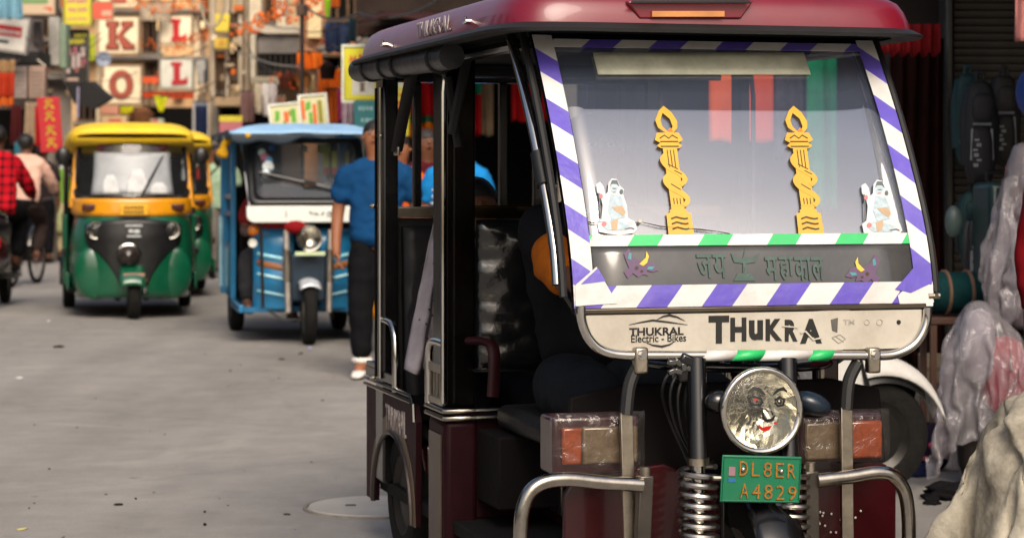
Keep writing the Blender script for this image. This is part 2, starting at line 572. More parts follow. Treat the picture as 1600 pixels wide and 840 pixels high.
def person(label, loc, rz=0, h=1.66, pose=None, skin='#8d5c40', shirt=None, sleeve='short', lower=None, hair='#14100e',
           shoes=None, group=None, skirt=None, face=True, fat=1.0, long_hair=False, shirt_low=.86, collar=None, under=None, legs=True):
    s = h / 1.68
    J = {k: Vector(v) for k, v in BASE.items()}
    for k, v in (pose or {}).items(): J[k] = Vector(v)
    J = {k: v * s for k, v in J.items()}
    root = thing('person', label, 'person', loc, rz, group)
    sk = pm('skin ' + skin, skin, .55, var=.1, scale=30, spec=.4)
    cloth_ = False
    def rr(k, g=1.0, add=0):
        r = RAD[k] if k in RAD else RAD[k[:2]]
        g *= s * (1.0 if k in ('jaw','head','crown') else 1.2 if cloth_ or k[:2] in ('ne','wr','pa','an','to') else 1.1 if k[:2] == 'el' else .78) * (fat if k[:2] in ('pe','wa','ch','hi') else 1)
        return (r[0]*g + add, r[1]*g + add) if isinstance(r, tuple) else r*g + add
    def ch(keys, g=1.0, add=0): return [(k, J[k], rr(k, g, add)) for k in keys]
    chains = [ch(['pelvis','waist','chest','neckb','neck','jaw','head','crown'])]
    for S in 'LR':
        chains.append(ch(['chest','sh'+S,'el'+S,'wr'+S,'pa'+S]))
        chains.append(ch(['pelvis','hi'+S,'kn'+S,'an'+S,'to'+S]))
        # five fingers
        wr, pa = J['wr'+S], J['pa'+S]
        d = (pa - wr).normalized()
        inw = Vector((1 if S == 'L' else -1, 0, 0)); inw = (inw - d*inw.dot(d)).normalized()
        w = d.cross(inw).normalized()
        for q, (off, ln) in enumerate(((-.027,.062),(-.009,.074),(.009,.070),(.026,.056))):
            a = pa + w*off*s + d*.012*s
            b = a + (d*.62 + inw*.12)*ln*s
            c_ = b + (d*.45 + inw*.55)*ln*.75*s
            chains.append([(S+'f%da' % q, a, .0105*s), (S+'f%db' % q, b, .0095*s), (S+'f%dc' % q, c_, .0075*s)])
        fw = w if w.y < 0 else -w
        a = wr*.45 + pa*.55 + fw*.022*s
        chains.append([(S+'ta', a, .012*s), (S+'tb', a + (d*.6+fw*.5+inw*.2)*.04*s, .011*s), (S+'tc', a + (d*1.25+fw*.55+inw*.45)*.052*s, .008*s)])
    # head direction for nose and ears
    up = (J['crown'] - J['jaw']).normalized()
    fwd = Vector((0, -1, 0)); fwd = (fwd - up*fwd.dot(up)).normalized(); sd = up.cross(fwd).normalized()
    hc = J['head']
    chains.append([('nz0', hc + fwd*.078*s + up*.012*s, .010*s), ('nz1', hc + fwd*.098*s - up*.020*s, .015*s)])
    for e in (-1, 1):
        chains.append([('ea%d' % e, hc + sd*e*.082*s + up*.012*s, .016*s), ('eb%d' % e, hc + sd*e*.086*s - up*.018*s, .012*s)])
    body = skinned('body', sk, root, chains)
    def hr(a, b, c_): return hc + fwd*a*s + sd*b*s + up*c_*s
    if face:
        dk = pm('dark eye', '#0d0a09', .3); wt = pm('eye white', '#8d857b', .5)
        for e in (-1, 1):
            MB().ell(hr(.082, e*.030, .010), (.014*s, .006*s, .0085*s), 8, 6).build('eye', wt, root)
            MB().ell(hr(.087, e*.030, .010), .0062*s, 8, 6).build('iris', dk, root)
            MB().tube([hr(.086, e*.014, .027), hr(.088, e*.030, .032), hr(.078, e*.047, .026)], .0045*s, 6).build('eyebrow', dk, root)
        MB().tube([hr(.079, -.022, -.050), hr(.088, 0, -.047), hr(.079, .022, -.050)], [.003*s, .0075*s, .003*s], 8).build('lips', pm('lips', '#6d3a32', .5), root)
    hm = pm('hair ' + hair, hair, .55, var=.4, scale=60, bump=.5, bscale=120)
    def hf(p):
        return 1 + .05*noise.noise(p*6) if p.z > -.1 or p.y > 0 else .85
    mb = MB()
    rot = Matrix((sd, -fwd, up)).transposed()
    mb.ell(hr(-.032, 0, .036), (.094*s, .100*s, .092*s), 18, 12, rot, hf)
    if long_hair:
        mb.ell(hr(-.07, 0, -.06), (.085*s, .06*s, .15*s), 14, 10, rot)
    mb.build('hair', hm, root, smooth=180)
    cloth_ = True
    if shirt:
        g = 1.16
        c1 = [('sa', J['pelvis'] + (J['waist']-J['pelvis'])*(-.6), rr('pelvis', 1.12))] + ch(['pelvis'], 1.15) + ch(['waist','chest'], g) + [('nb', J['neckb'] - Vector((0,0,.012))*s, rr('neckb', 1.08))]
        cs = [c1, [('b0', J['shL']*.9 + J['chest']*.1, rr('sh', 1.12)), ('b1', J['shL']*.45 + J['shR']*.05 + J['neckb']*.5, rr('sh', 1.2)), ('b2', J['shR']*.45 + J['shL']*.05 + J['neckb']*.5, rr('sh', 1.2)), ('b3', J['shR']*.9 + J['chest']*.1, rr('sh', 1.12))]]
        for S in 'LR':
            ox = (J['sh'+S] - J['neckb']); ox.z = 0
            cs.append([('t0'+S, J['neckb']*.25 + J['chest']*.75 + ox*.46, rr('chest', .72)), ('t1'+S, J['chest']*.6 + J['waist']*.4 + ox*.42, rr('chest', .76)), ('t2'+S, J['waist']*.5 + J['pelvis']*.5 + ox*.36, rr('waist', .86)), ('t3'+S, J['pelvis'] + (J['waist']-J['pelvis'])*(-.55) + ox*.36, rr('pelvis', .84))])
        for S in 'LR':
            ox = (J['sh'+S] - J['neckb']); ox.z = 0
            cs.append([('u0'+S, J['sh'+S]*.8 + J['neckb']*.2 - Vector((0,0,.02))*s, rr('sh', 1.2)), ('u1'+S, J['chest'] + ox*.62, rr('sh', 1.25))])
        for S in 'LR':
            el, wr, shd = J['el'+S], J['wr'+S], J['sh'+S]
            seq = [('si'+S, shd*.55 + J['chest']*.45 + Vector((0,0,.03))*s, rr('sh', 1.1))] + ch(['sh'+S], 1.08)
            if sleeve == 'short':
                seq.append(('se'+S, shd + (el-shd)*.84, rr('el', 1.5)))
            elif sleeve == 'long':
                seq += [('el'+S, el, rr('el', 1.38)), ('wr'+S, el + (wr-el)*.93, rr('wr', 1.45))]
            cs.append(seq)
        so_ = skinned('shirt', shirt, root, cs, 2, .016*s, .017)
    if lower and legs:
        cs = [[('wb', J['pelvis'] + (J['waist']-J['pelvis'])*.4, rr('waist', 1.12))] + ch(['pelvis'], 1.13) + [('cr', J['pelvis']*.35 + (J['hiL']+J['hiR'])*.325, rr('pelvis', .95))]]
        for S in 'LR':
            kn, an = J['kn'+S], J['an'+S]
            cs.append([('hj'+S, J['hi'+S]*.6 + J['pelvis']*.4, rr('hi', 1.1))] + ch(['hi'+S], 1.14) + ch(['kn'+S], 1.3) + [('ae'+S, kn + (an-kn)*.93, rr('an', 1.5))])
        skinned('trousers', lower, root, cs, 2, .014*s, .017)
    if skirt:
        z0, z1, r0, r1 = skirt[1]*s, skirt[2]*s, skirt[3]*s, skirt[4]*s
        px, py = J['pelvis'].x, J['pelvis'].y
        def sf(a, b):
            w = 2*PI*a; r = (r0 + (r1-r0)*b) * (1 + .07*b*math.sin(9*w) + .04*b*math.sin(14*w+1))
            return (px + r*math.cos(w), py + r*.8*math.sin(w), z0 + (z1-z0)*b)
        MB().grid(sf, 48, 10, True).build('skirt', skirt[0], root, smooth=180, solid=.008)
    if shoes:
        for S in 'LR':
            an, to = J['an'+S], J['to'+S]
            d = Vector((to.x-an.x, to.y-an.y, 0)).normalized()
            sdv = Vector((d.y, -d.x, 0)); m = (an+to)/2; zb = min(an.z - .07*s, to.z - .03*s)
            mb = MB()
            rings = []
            for t, wd, hh in ((-.13,.028,.04),(-.10,.040,.062),(-.03,.044,.07),(.05,.047,.055),(.10,.043,.04),(.135,.025,.028)):
                c_ = m + d*t*s; ring = []
                for k in range(10):
                    w = 2*PI*k/10
                    ring.append(Vector((c_.x, c_.y, zb + .002 + hh*s*(.5+.5*math.sin(w)))) + sdv*wd*s*math.cos(w))
                rings.append(ring)
            mb.loft(rings).build('shoe', shoes, root, smooth=180)
    return root, J
# ================================================================== the large structure: road
def road_material():
    m = bpy.data.materials.new('dusty road'); m.use_nodes = True
    n, l = m.node_tree.nodes, m.node_tree.links
    b = n['Principled BSDF']
    tc = n.new('ShaderNodeTexCoord')
    def nz(scale, det=6, rough=.6, dist=0):
        q = n.new('ShaderNodeTexNoise'); q.inputs['Scale'].default_value = scale; q.inputs['Detail'].default_value = det
        q.inputs['Roughness'].default_value = rough; q.inputs['Distortion'].default_value = dist
        l.new(tc.outputs['Object'], q.inputs['Vector']); return q
    def ramp(src, p0, p1, c0, c1):
        r_ = n.new('ShaderNodeValToRGB'); e = r_.color_ramp.elements
        e[0].position, e[1].position = p0, p1; e[0].color, e[1].color = c0, c1
        l.new(src, r_.inputs['Fac']); return r_
    def mix(kind, fac, a, bb):
        q = n.new('ShaderNodeMixRGB'); q.blend_type = kind
        if isinstance(fac, float): q.inputs[0].default_value = fac
        else: l.new(fac, q.inputs[0])
        l.new(a, q.inputs[1]); l.new(bb, q.inputs[2]); return q.outputs[0]
    g = lambda v: (v, v*.945, v*.875, 1)
    big = ramp(nz(.55, 8, .65, .4).outputs['Fac'], .3, .7, g(.25), g(.325))
    mid = ramp(nz(3.2, 8, .7).outputs['Fac'], .35, .68, (.83, .83, .84, 1), (1.07, 1.06, 1.05, 1))
    fine = ramp(nz(150, 3, .7).outputs['Fac'], .3, .7, (.86, .86, .86, 1), (1.12, 1.12, 1.12, 1))
    col = mix('MULTIPLY', 1.0, big.outputs[0], mid.outputs[0])
    col = mix('MULTIPLY', 1.0, col, fine.outputs[0])
    # tyre-darkened lanes stretched along the street
    mp = n.new('ShaderNodeMapping'); mp.inputs['Rotation'].default_value = (0, 0, R(-13)); mp.inputs['Scale'].default_value = (1.6, .07, 1)
    l.new(tc.outputs['Object'], mp.inputs['Vector'])
    st = nz(1.0, 5, .6); l.new(mp.outputs[0], st.inputs['Vector'])
    lane = ramp(st.outputs['Fac'], .40, .68, (1.04, 1.03, 1.02, 1), (.82, .81, .80, 1))
    col = mix('MULTIPLY', .8, col, lane.outputs[0])
    # pale dust drifts
    dust = ramp(nz(.9, 9, .72, 1.2).outputs['Fac'], .55, .72, (0, 0, 0, 1), (.55, .55, .55, 1))
    dc = n.new('ShaderNodeRGB'); dc.outputs[0].default_value = (.40, .365, .32, 1)
    col = mix('MIX', dust.outputs[0], col, dc.outputs[0])
    # dark spots and old oil
    spots = ramp(nz(7, 3, .5).outputs['Fac'], .72, .76, (1, 1, 1, 1), (.5, .49, .48, 1))
    col = mix('MULTIPLY', .8, col, spots.outputs[0])
    sp2 = ramp(nz(34, 2, .5).outputs['Fac'], .74, .77, (1, 1, 1, 1), (.45, .43, .41, 1))
    col = mix('MULTIPLY', .7, col, sp2.outputs[0])
    # hairline cracks
    vo = n.new('ShaderNodeTexVoronoi'); vo.feature = 'DISTANCE_TO_EDGE'; vo.inputs['Scale'].default_value = .38
    wob = nz(2.5, 5, .6)
    ad = n.new('ShaderNodeMixRGB'); ad.inputs[0].default_value = .25
    l.new(tc.outputs['Object'], ad.inputs[1]); l.new(wob.outputs['Color'], ad.inputs[2]); l.new(ad.outputs[0], vo.inputs['Vector'])
    cr = ramp(vo.outputs['Distance'], .002, .007, (.62, .6, .58, 1), (1, 1, 1, 1))
    col = mix('MULTIPLY', .25, col, cr.outputs[0])
    l.new(col, b.inputs['Base Color'])
    b.inputs['Roughness'].default_value = .82
    b.inputs['Specular IOR Level'].default_value = .35
    bp = n.new('ShaderNodeBump'); bp.inputs['Strength'].default_value = .5; bp.inputs['Distance'].default_value = .012
    hm = nz(45, 5, .7); l.new(hm.outputs['Fac'], bp.inputs['Height']); l.new(bp.outputs[0], b.inputs['Normal'])
    return m

def road_z(x, y):
    return .018*noise.noise(Vector((x*.35, y*.22, 0))) + .006*noise.noise(Vector((x*1.3, y*.9, 5)))
mb = MB()
xs = [-400, -120, -50, -26] + [-18 + .55*i for i in range(56)] + [16, 26, 60, 150, 400]
ys = [-300, -60, -20, -6, 0] + [2 + .5*i for i in range(80)] + [43, 48, 56, 70, 110, 220, 600]
mb.add([(x, y, road_z(x, y) if (-14 < x < 10 and 3 < y < 40) else 0) for y in ys for x in xs],
       [(j*len(xs)+i, j*len(xs)+i+1, (j+1)*len(xs)+i+1, (j+1)*len(xs)+i) for j in range(len(ys)-1) for i in range(len(xs)-1)])
ROAD_M = road_material()
tag(mb.build('road', ROAD_M, smooth=180), kind='structure')

# ================================================================== the maroon electric rickshaw in front
FR = Frame(.623, 5.8, 15.9)
ER = thing('electric_rickshaw', 'large maroon electric rickshaw with purple and white taped windscreen parked in front', 'electric rickshaw', FR.world(0, 0), FR.t)

black = pm('black frame paint', '#0b0a0b', .22, var=.3, coat=.3)
blackm = pm('steel with painted dark reflection', '#1a1715', .16, metal=.85, var=.25, scale=8)  # dark base colour stands in for dark surroundings mirrored in stainless steel
chrome = pm('chrome', '#c9c6c0', .09, metal=1, var=.06, scale=20)
steel = pm('brushed steel', '#a89f90', .3, metal=1, var=.15, scale=40, dirt='#4a4238', dirt_amt=.35)
maroon = pm('maroon paint', '#3a0812', .22, var=.12, coat=.6, dirt='#2b1512', dirt_amt=.25)
maroon_roof = pm('maroon roof gel coat', '#6a0c20', .33, var=.12, scale=5, coat=.32, dirt='#6a3a40', dirt_amt=.35)
rubber = pm('black rubber', '#0f0e0e', .6, var=.3)
vinyl = pm('black vinyl', '#141416', .5, spec=.3, var=.2, scale=9, bump=.25, bscale=25)
white_t = pm('white tape', '#cac8c6', .38, var=.07, scale=10, dirt='#8f877c', dirt_amt=.45, bump=.3, bscale=22)
purple_t = pm('purple tape', '#594aab', .33, var=.12, scale=12, dirt='#8078b4', dirt_amt=.4, bump=.3, bscale=22)
green_t = pm('green tape', '#27b062', .36, var=.1)
red_p = pm('deep red paint', '#30050a', .25, coat=.3, var=.15)

_prof = [(.70,-.004),(.80,-.004),(.90,-.002),(.957,0),(1.03,.008),(1.10,.028),(1.17,.055),(1.305,.125),(1.46,.218),(1.62,.334),(1.66,.366),(1.76,.45)]
def lin_prof(z):
    if z <= _prof[0][0]: return _prof[0][1]
    for (a, b), (c, d) in zip(_prof, _prof[1:]):
        if z <= c: return b + (d-b)*(z-a)/(c-a)
    return _prof[-1][1]
def prof(z): return sum(lin_prof(z + .03*k) for k in (-2,-1,0,1,2)) / 5
def SF(u, z, off=0):
    dv = (prof(z+.01) - prof(z-.01)) / .02
    q = math.hypot(1, dv)
    return Vector((u, prof(z) - off/q, z + off*dv/q))
def to_screen(px, py):
    z = 1.2
    for _ in range(14):
        p = FR.at(px, py, prof(z)); z = p.z
    return p.x, p.z
def wmap(off):
    def f(px, py, lift):
        u, z = to_screen(px, py); return SF(u, z, off + lift)
    return f

# ---- roof shell
def roof_outline(g, z):
    pts = []
    half = [(0,.185),(.2,.185),(.40,.187),(.50,.20),(.555,.235),(.588,.31),(.60,.5),(.60,1.2),(.595,1.9),(.575,2.14),(.50,2.23),(.3,2.26),(0,2.27)]
    full = half + [(-u, v) for u, v in half[-2:0:-1]]
    cu, cv = 0, 1.2
    return [Vector((cu + (u-cu)*(1 - g/.6), cv + (v-cv)*(1 - g/1.1), z)) for u, v in full]
def dens(ring, k=3):
    out = []; n = len(ring)
    for i in range(n):
        p0, p1, p2, p3 = ring[i-1], ring[i], ring[(i+1) % n], ring[(i+2) % n]
        for t in range(k):
            t /= k
            out.append(.5*((2*p1) + (p2-p0)*t + (2*p0-5*p1+4*p2-p3)*t*t + (3*p1-p0-3*p2+p3)*t**3))
    return out
rings = [dens(roof_outline(g, z)) for g, z in ((.02,1.692),(.0,1.700),(.004,1.722),(.014,1.750),(.028,1.772),(.05,1.786),(.11,1.797),(.25,1.806),(.42,1.81),(.58,1.812))]
MB().loft(rings).build('roof', maroon_roof, ER, smooth=60)
# rubber lip and dark underside
mb = MB()
o0, o1 = dens(roof_outline(-.006, 1.699)), dens(roof_outline(.02, 1.702))
lo = [p + Vector((0, 0, -.006)) for p in dens(roof_outline(-.030, 1.690))]
lo2 = [p + Vector((0, 0, -.014)) for p in dens(roof_outline(-.028, 1.690))]
lo3 = [p + Vector((0, 0, -.012)) for p in dens(roof_outline(.04, 1.690))]
mb.loft([o1, o0, lo, lo2, lo3], cap=False).build('roof_lip', rubber, ER, smooth=50)
MB().loft([dens(roof_outline(.03, 1.684)), dens(roof_outline(.03, 1.690))]).build('ceiling', pm('dark ceiling board', '#141212', .8), ER)
# front scoop with orange strip
def froof(px, py, v): return FR.at(px, py, v)
q = [froof(996, -2, .10), froof(1196, -2, .10), froof(1176, 26, .10), froof(1016, 26, .10)]
mb = MB(); mb.prism([(p.x, p.z) for p in q], lambda a, b, t: (a, .183 + .04*a*a + t, b), -.003, .03)
sc_ = mb.build('roof_scoop', maroon_roof, ER, bevel=.004)
q = [froof(1036, 14, .09), froof(1150, 14, .09), froof(1150, 23, .09), froof(1036, 23, .09)]
MB().prism([(p.x, p.z) for p in q], lambda a, b, t: (a, .175 + .04*a*a + t, b), -.003, .004).build('orange_strip', pm('orange roof strip', '#b97d48', .3), sc_)
q = [froof(1000, 2.5, .09), froof(1190, 2.5, .09), froof(1186, -3, .09), froof(1004, -3, .09)]
MB().prism([(p.x, p.z) for p in q], lambda a, b, t: (a, .165 + .06*a*a + t, b), -.006, .004).build('rubber_strip', rubber, sc_, bevel=.002)
# side lettering and bolts on the roof edge
def rside(a, b, d):   # a along v, b up
    return Vector((-.6015 - d - .0*b + .004*(b > .02), 1.02 - a, 1.737 + b))
text('lettering', 'THUKRAL', .42, .048, (0,0,0), pm('worn silver print', '#8f8583', .5, var=.5, scale=60), ER, fn=rside, depth=.003)
for px, py in ((731, 34), (601, 70)):
    p = FR.side(px, py, -.603)
    mb = MB(); mb.cyl(p + Vector((.01, 0, 0)), p + Vector((-.008, 0, 0)), .008, n=8)
    mb.tube([p + Vector((-.006, 0, .002)), p + Vector((-.009, -.006, .014))], .004, 6).tube([p + Vector((-.006, 0, -.002)), p + Vector((-.009, .016, -.004))], .0035, 6)
    mb.build('bolt', chrome, ER)

# ---- windscreen frame, glass, tapes
UL, URR = -.482, .506
Z0, Z1 = .957, 1.655
def bar_on(u, z0, z1, off, n=16): return [SF(u, z0 + (z1-z0)*i/n, off) for i in range(n+1)]
mb = MB()
for u in (UL + .012, URR - .012):
    mb.tube(bar_on(u, .95, 1.70, -.014), .016, 8)
mb.tube([SF(UL, 1.672, -.012), SF(URR, 1.672, -.012)], .018, 8)
mb.tube([SF(UL, .965, -.016), SF(URR, .965, -.016)], .015, 8)
mb.tube([SF(UL, 1.128, -.014), SF(URR, 1.128, -.014)], .009, 8)
mb.build('windscreen_frame', black, ER)
glass_m = film('windscreen glass', '#f4f6f8', '#9aa8c8', .10, 3.2, .015)  # bluish haze colour paints in part of the reflected sky
glz = [1.128 + (1.672-1.128)*j/20 for j in range(21)]
mb = MB(); mb.grid(lambda a, b: SF(UL + .02 + (URR-UL-.04)*a, 1.128 + (1.672-1.128)*b, -.006), 12, 24)
mb.build('windscreen', glass_m, ER, smooth=180, solid=.004)
# lower smoked panel
MB().grid(lambda a, b: SF(UL + .02 + (URR-UL-.04)*a, .965 + (1.123-.965)*b, -.002), 8, 6).build('lower_panel', pm('smoked panel', '#3d3d3e', .12, var=.3, scale=2.2, spec=.7, dirt='#6d6c69', dirt_amt=.6), ER, smooth=180, solid=.006)

def tape(name, m1, m2, a0, a1, b0, b1, along, per, slant, duty, off, phase=0):
    """striped adhesive tape on the windscreen surface. along 'z': a=u, b=z ; along 'u': a=z, b=u"""
    mb = MB()
    w = a1 - a0
    lo, hi = min(b0, b1), max(b0, b1)
    k = int((lo - phase)/per) - 3
    cl = lambda x: max(lo, min(hi, x))
    NA = 3
    while k*per + phase < hi + per*2 + abs(slant):
        for mi, (s0, s1) in enumerate(((0, duty), (duty, 1))):
            mb.cur = mi
            n = 4
            for j in range(n):
                for i in range(NA):
                    q0 = k*per + phase + per*(s0 + (s1-s0)*j/n); q1 = k*per + phase + per*(s0 + (s1-s0)*(j+1)/n)
                    f0, f1 = i/NA, (i+1)/NA
                    c = [(f0, cl(q0 + slant*f0)), (f1, cl(q0 + slant*f1)), (f1, cl(q1 + slant*f1)), (f0, cl(q1 + slant*f0))]
                    if max(x[1] for x in c) - min(x[1] for x in c) < 1e-6: continue
                    ps = [SF(a0 + w*f, b, off) if along == 'z' else SF(b, a0 + w*f, off) for f, b in c]
                    mb.add(ps, [(0, 1, 2, 3)])
        k += 1
    me = mb.build(name, [m1, m2], ER, smooth=0)
    bm = bmesh.new(); bm.from_mesh(me.data); bmesh.ops.remove_doubles(bm, verts=bm.verts, dist=1e-5)
    bmesh.ops.dissolve_degenerate(bm, edges=bm.edges, dist=1e-6); bmesh.ops.recalc_face_normals(bm, faces=bm.faces); bm.to_mesh(me.data); bm.free()
    s_ = me.modifiers.new('solid', 'SOLIDIFY'); s_.thickness = .0015; s_.offset = 0
    return me
zt0, zt1 = to_screen(870, 480)[1], to_screen(870, 448)[1]
tape('side_tape', purple_t, white_t, UL - .004, UL + .050, zt0 + .02, 1.672, 'z', .137, -.036, .47, .006, phase=.063)
tape('side_tape', purple_t, white_t, URR - .046, URR + .006, zt0 + .02, 1.672, 'z', .137, -.042, .47, .006, phase=.082)
tape('bottom_tape', purple_t, white_t, zt0 - .004, zt1, UL - .004, URR + .006, 'u', .178, .045, .47, .008, phase=.035)
tape('top_tape', purple_t, white_t, 1.640, 1.662, UL + .03, URR - .03, 'u', .192, .03, .47, .0055, phase=.03)
tape('green_tape', green_t, white_t, to_screen(1100, 384)[1], to_screen(1100, 367)[1], UL + .049, URR - .046, 'u', .192, .022, .42, .004, phase=.053)
# torn tape ends folded over the corners
decal('tape_patch', [([(897,446),(930,418),(962,474),(897,478)], 0), ([(905,445),(932,420),(944,440)], 1, .001)], wmap(.0105), [white_t, purple_t], ER)
decal('tape_patch', [([(1455,446),(1424,440),(1400,462),(1404,478),(1455,478)], 0), ([(1450,444),(1424,420),(1396,452),(1420,458)], 1, .001)], wmap(.0105), [white_t, purple_t], ER)

# ---- stickers on the glass
gold = pm('gold sticker', '#c4982a', .42, var=.08)
ink = pm('sticker line ink', '#3b2c10', .6)
def torch(x, y):   # (x,y): centre of the base bottom, in photo pixels
    lean = lambda yy: -.105*(yy) if yy < 0 else 0
    def T(pts): return [(x + p[0] + .135*p[1], y + p[1]) for p in pts]
    P = []
    P.append((T([(-20,0),(20,0),(19,-33),(13,-34),(13,-38),(10,-40),(11,-44),(-11,-44),(-10,-40),(-13,-38),(-13,-34),(-19,-33)]), 0))
    P.append((T([(-10,-44),(10,-44),(11,-134),(-11,-134)]), 0, .0006))
    P.append((T([(-14,-134),(14,-134),(20,-138),(14,-142),(22,-147),(17,-158),(-17,-158),(-22,-147),(-14,-142),(-20,-138)]), 0, .001))
    fl = T([(-3,-158),(-14,-166),(-17,-178),(-9,-193),(-1,-200),(10,-190),(17,-176),(16,-166),(9,-158)])
    fh = T([(-1,-161),(-7,-168),(-9,-178),(-4,-189),(6,-180),(9,-168),(5,-161)])
    P.append(([fl, fh], 0, .0004))
    s1 = [(9,-52),(15,-62),(8,-72),(-8,-82),(-16,-94),(-12,-104)]
    P.append((T(stroke([(v.x,v.y) for v in curve2([(-7,-126,0),(-14,-116,0),(-7,-105,0),(8,-96,0),(17,-86,0),(9,-76,0)], 5)], [4+5*math.sin(PI*(.12+.76*i/25)) for i in range(26)])), 0, .0016))
    P.append((T(stroke([(v.x,v.y) for v in curve2([(-7,-94,0),(-14,-84,0),(-7,-73,0),(8,-64,0),(17,-54,0),(10,-44,0)], 5)], [4+5*math.sin(PI*(.12+.76*i/25)) for i in range(26)])), 0, .0016))
    for yy in (-9,-17,-25):
        P.append((T(stroke([(-13,yy+1),(-5,yy-2),(2,yy),(8,yy+1),(13,yy)], 2)), 1, .0022))
    for xx in (-5,0,5):
        P.append((T(stroke([(xx,-47),(xx,-56)], 1.1)), 1, .0022)); P.append((T(stroke([(xx,-104),(xx,-131)], 1.1)), 1, .0022))
    for yy in (-136.5,-144):
        P.append((T(stroke([(-14,yy),(14,yy)], 1.6)), 1, .0022))
    P.append((T(stroke([(-14,-149),(-6,-154),(0,-149),(6,-154),(14,-149)], 1.6)), 1, .0022))
    for a, b in (((-13,-113),(4,-104)),((-12,-82),(4,-72)),((-4,-103),(9,-96))):
        P.append((T(stroke([(a[0]+6,a[1]+4),(b[0]+4,b[1]+3)], 1.4)), 1, .0022))
    P.append((T([(0,-160),(4,-166),(8,-160)]), 2, .0022))
    o = decal('torch_sticker', P, wmap(.0035), [gold, ink, pm('orange ink', '#d8741c', .5)], ER, maxlen=12)
    return o
torch(1064, 367)
torch(1267, 367)
swhite = pm('sticker white border', '#bfc1c3', .5, var=.05)
sblue = pm('sticker pale blue', '#9fb0b8', .5, var=.25, scale=90)
sgrey = pm('sticker grey ink', '#50585c', .5)
sorange = pm('sticker orange', '#a98f72', .5)
sred = pm('sticker rose', '#b56a68', .5)
def figure(x, y):
    T = lambda pts: [(x + a, y + b) for a, b in pts]
    P = [(T([(-28,0),(-31,-14),(-24,-20),(-22,-42),(-25,-54),(-31,-62),(-32,-74),(-26,-78),(-20,-70),(-18,-58),(-14,-62),(-13,-76),(-8,-83),(0,-82),(5,-72),(11,-66),(10,-58),(16,-40),(17,-22),(28,-16),(32,-4),(26,2),(4,5),(-14,3)]), 0),
         (T([(-10,-58),(6,-56),(13,-38),(13,-22),(-8,-18),(-14,-34)]), 1, .0012),
         (T(circle(-4,-68,6,8,12)), 1, .0014), (T([(-11,-70),(-8,-80),(0,-80),(4,-70),(0,-74),(-8,-74)]), 2, .002),
         (T(circle(7,-62,3,4,8)), 2, .0016),
         (T(stroke([(-26,-20),(-27,-50),(-28,-60)], 2)), 2, .0014), (T([(-31,-63),(-27,-76),(-24,-63)]), 5, .0014), (T(circle(-25,-55,3,4,8)), 4, .0016),
         (T([(-8,-38),(8,-40),(14,-30),(10,-24),(-2,-32)]), 3, .002), (T([(-24,-10),(-14,-18),(4,-16),(22,-10),(16,-2),(-14,-2)]), 1, .0014),
         (T([(-10,-16),(2,-20),(0,-4),(-8,-2)]), 3, .0022), (T(circle(-20,-12,4,4,8)), 4, .002),
         (T(stroke([(12,-4),(22,-6),(27,-4)], 1.5)), 2, .0022), (T(stroke([(-7,-67),(-1,-67)], 1.3)), 2, .0022), (T(stroke([(-6,-62),(-2,-62)], 1)), 4, .0022)]
    return decal('figure_sticker', P, wmap(.0035), [swhite, sblue, sgrey, sorange, sred, pm('sticker mist', '#b9bec4', .5)], ER, maxlen=12)
figure(963, 363)
figure(1377, 365)
violet = pm('violet sticker', '#573f5e', .5, var=.15)
teal_s = pm('teal sticker', '#3f8186', .5)
yel_s = pm('yellow sticker', '#cdb23a', .5)
def bird(x, y, k):
    T = lambda pts: [(x + k*a, y + b) for a, b in pts]
    P = [(T([(-22,10),(-14,4),(-18,-6),(-22,-18),(-14,-26),(-6,-12),(4,-6),(14,-8),(24,-4),(32,8),(22,10),(14,8),(16,16),(8,14),(0,18),(-8,12),(-16,20)]), 0),
         (T([(-14,-20),(-10,-18),(-11,-8),(-16,-10)]), 1, .001), (T([(2,-2),(12,-12),(13,-22),(17,-14),(14,-4),(8,1)]), 2, .001),
         (T([(16,2),(26,2),(22,7),(14,6)]), 1, .001), (T(circle(-2,4,3,3,8)), 3, .001), (T(circle(6,9,2.2,2.2,8)), 3, .001)]
    return decal('bird_sticker', P, wmap(.0035), [violet, teal_s, yel_s, ink], ER)
bird(996, 415, 1); bird(1352, 424, -1)
gtext = pm('green painted letters', '#3a4f49', .6, var=.3, scale=40)
def on_panel(cx, cy):
    u0, z0 = to_screen(cx, cy)
    return lambda a, b, d: SF(u0 + a, z0 + b, .004 + d)
for c9, x9, w9 in (('\u091c',1100,.040),('\u092f',1124,.036)): text('letter', c9, w9, .060, (0,0,0), gtext, ER, fn=on_panel(x9, 416), depth=.002, bold=.012)
for c9, x9, w9 in (('\u092e',1205,.034),('\u0939\u093e',1228,.040),('\u0915\u093e',1254,.046),('\u0932',1277,.034)): text('letter', c9, w9, .060, (0,0,0), gtext, ER, fn=on_panel(x9, 420), depth=.002, bold=.012)
tr = [(1145,439),(1180,439),(1172,427),(1165,427),(1165,412),(1180,410),(1186,396),(1179,400),(1172,404),(1165,404),(1163,388),(1160,404),(1152,404),(1147,399),(1141,396),(1146,410),(1160,412),(1160,427),(1152,427)]
decal('trident_sticker', [(tr, 0)], wmap(.0035), [gtext], ER)
# crack in the glass
pts = [(905,344),(925,349),(960,345),(985,350),(1000,347),(1030,354),(1062,357),(1092,359),(1120,362),(1140,366)]
MB().tube([SF(*to_screen(*p), .003) for p in pts], [.0006,.002,.001,.0016,.0007,.0018,.0012,.0022,.0008,.002], 5).build('crack', ink, ER)
MB().cyl(SF(*to_screen(999,347), .002), SF(*to_screen(999,347), .007), .005, n=10).build('crack_rivet', steel, ER)
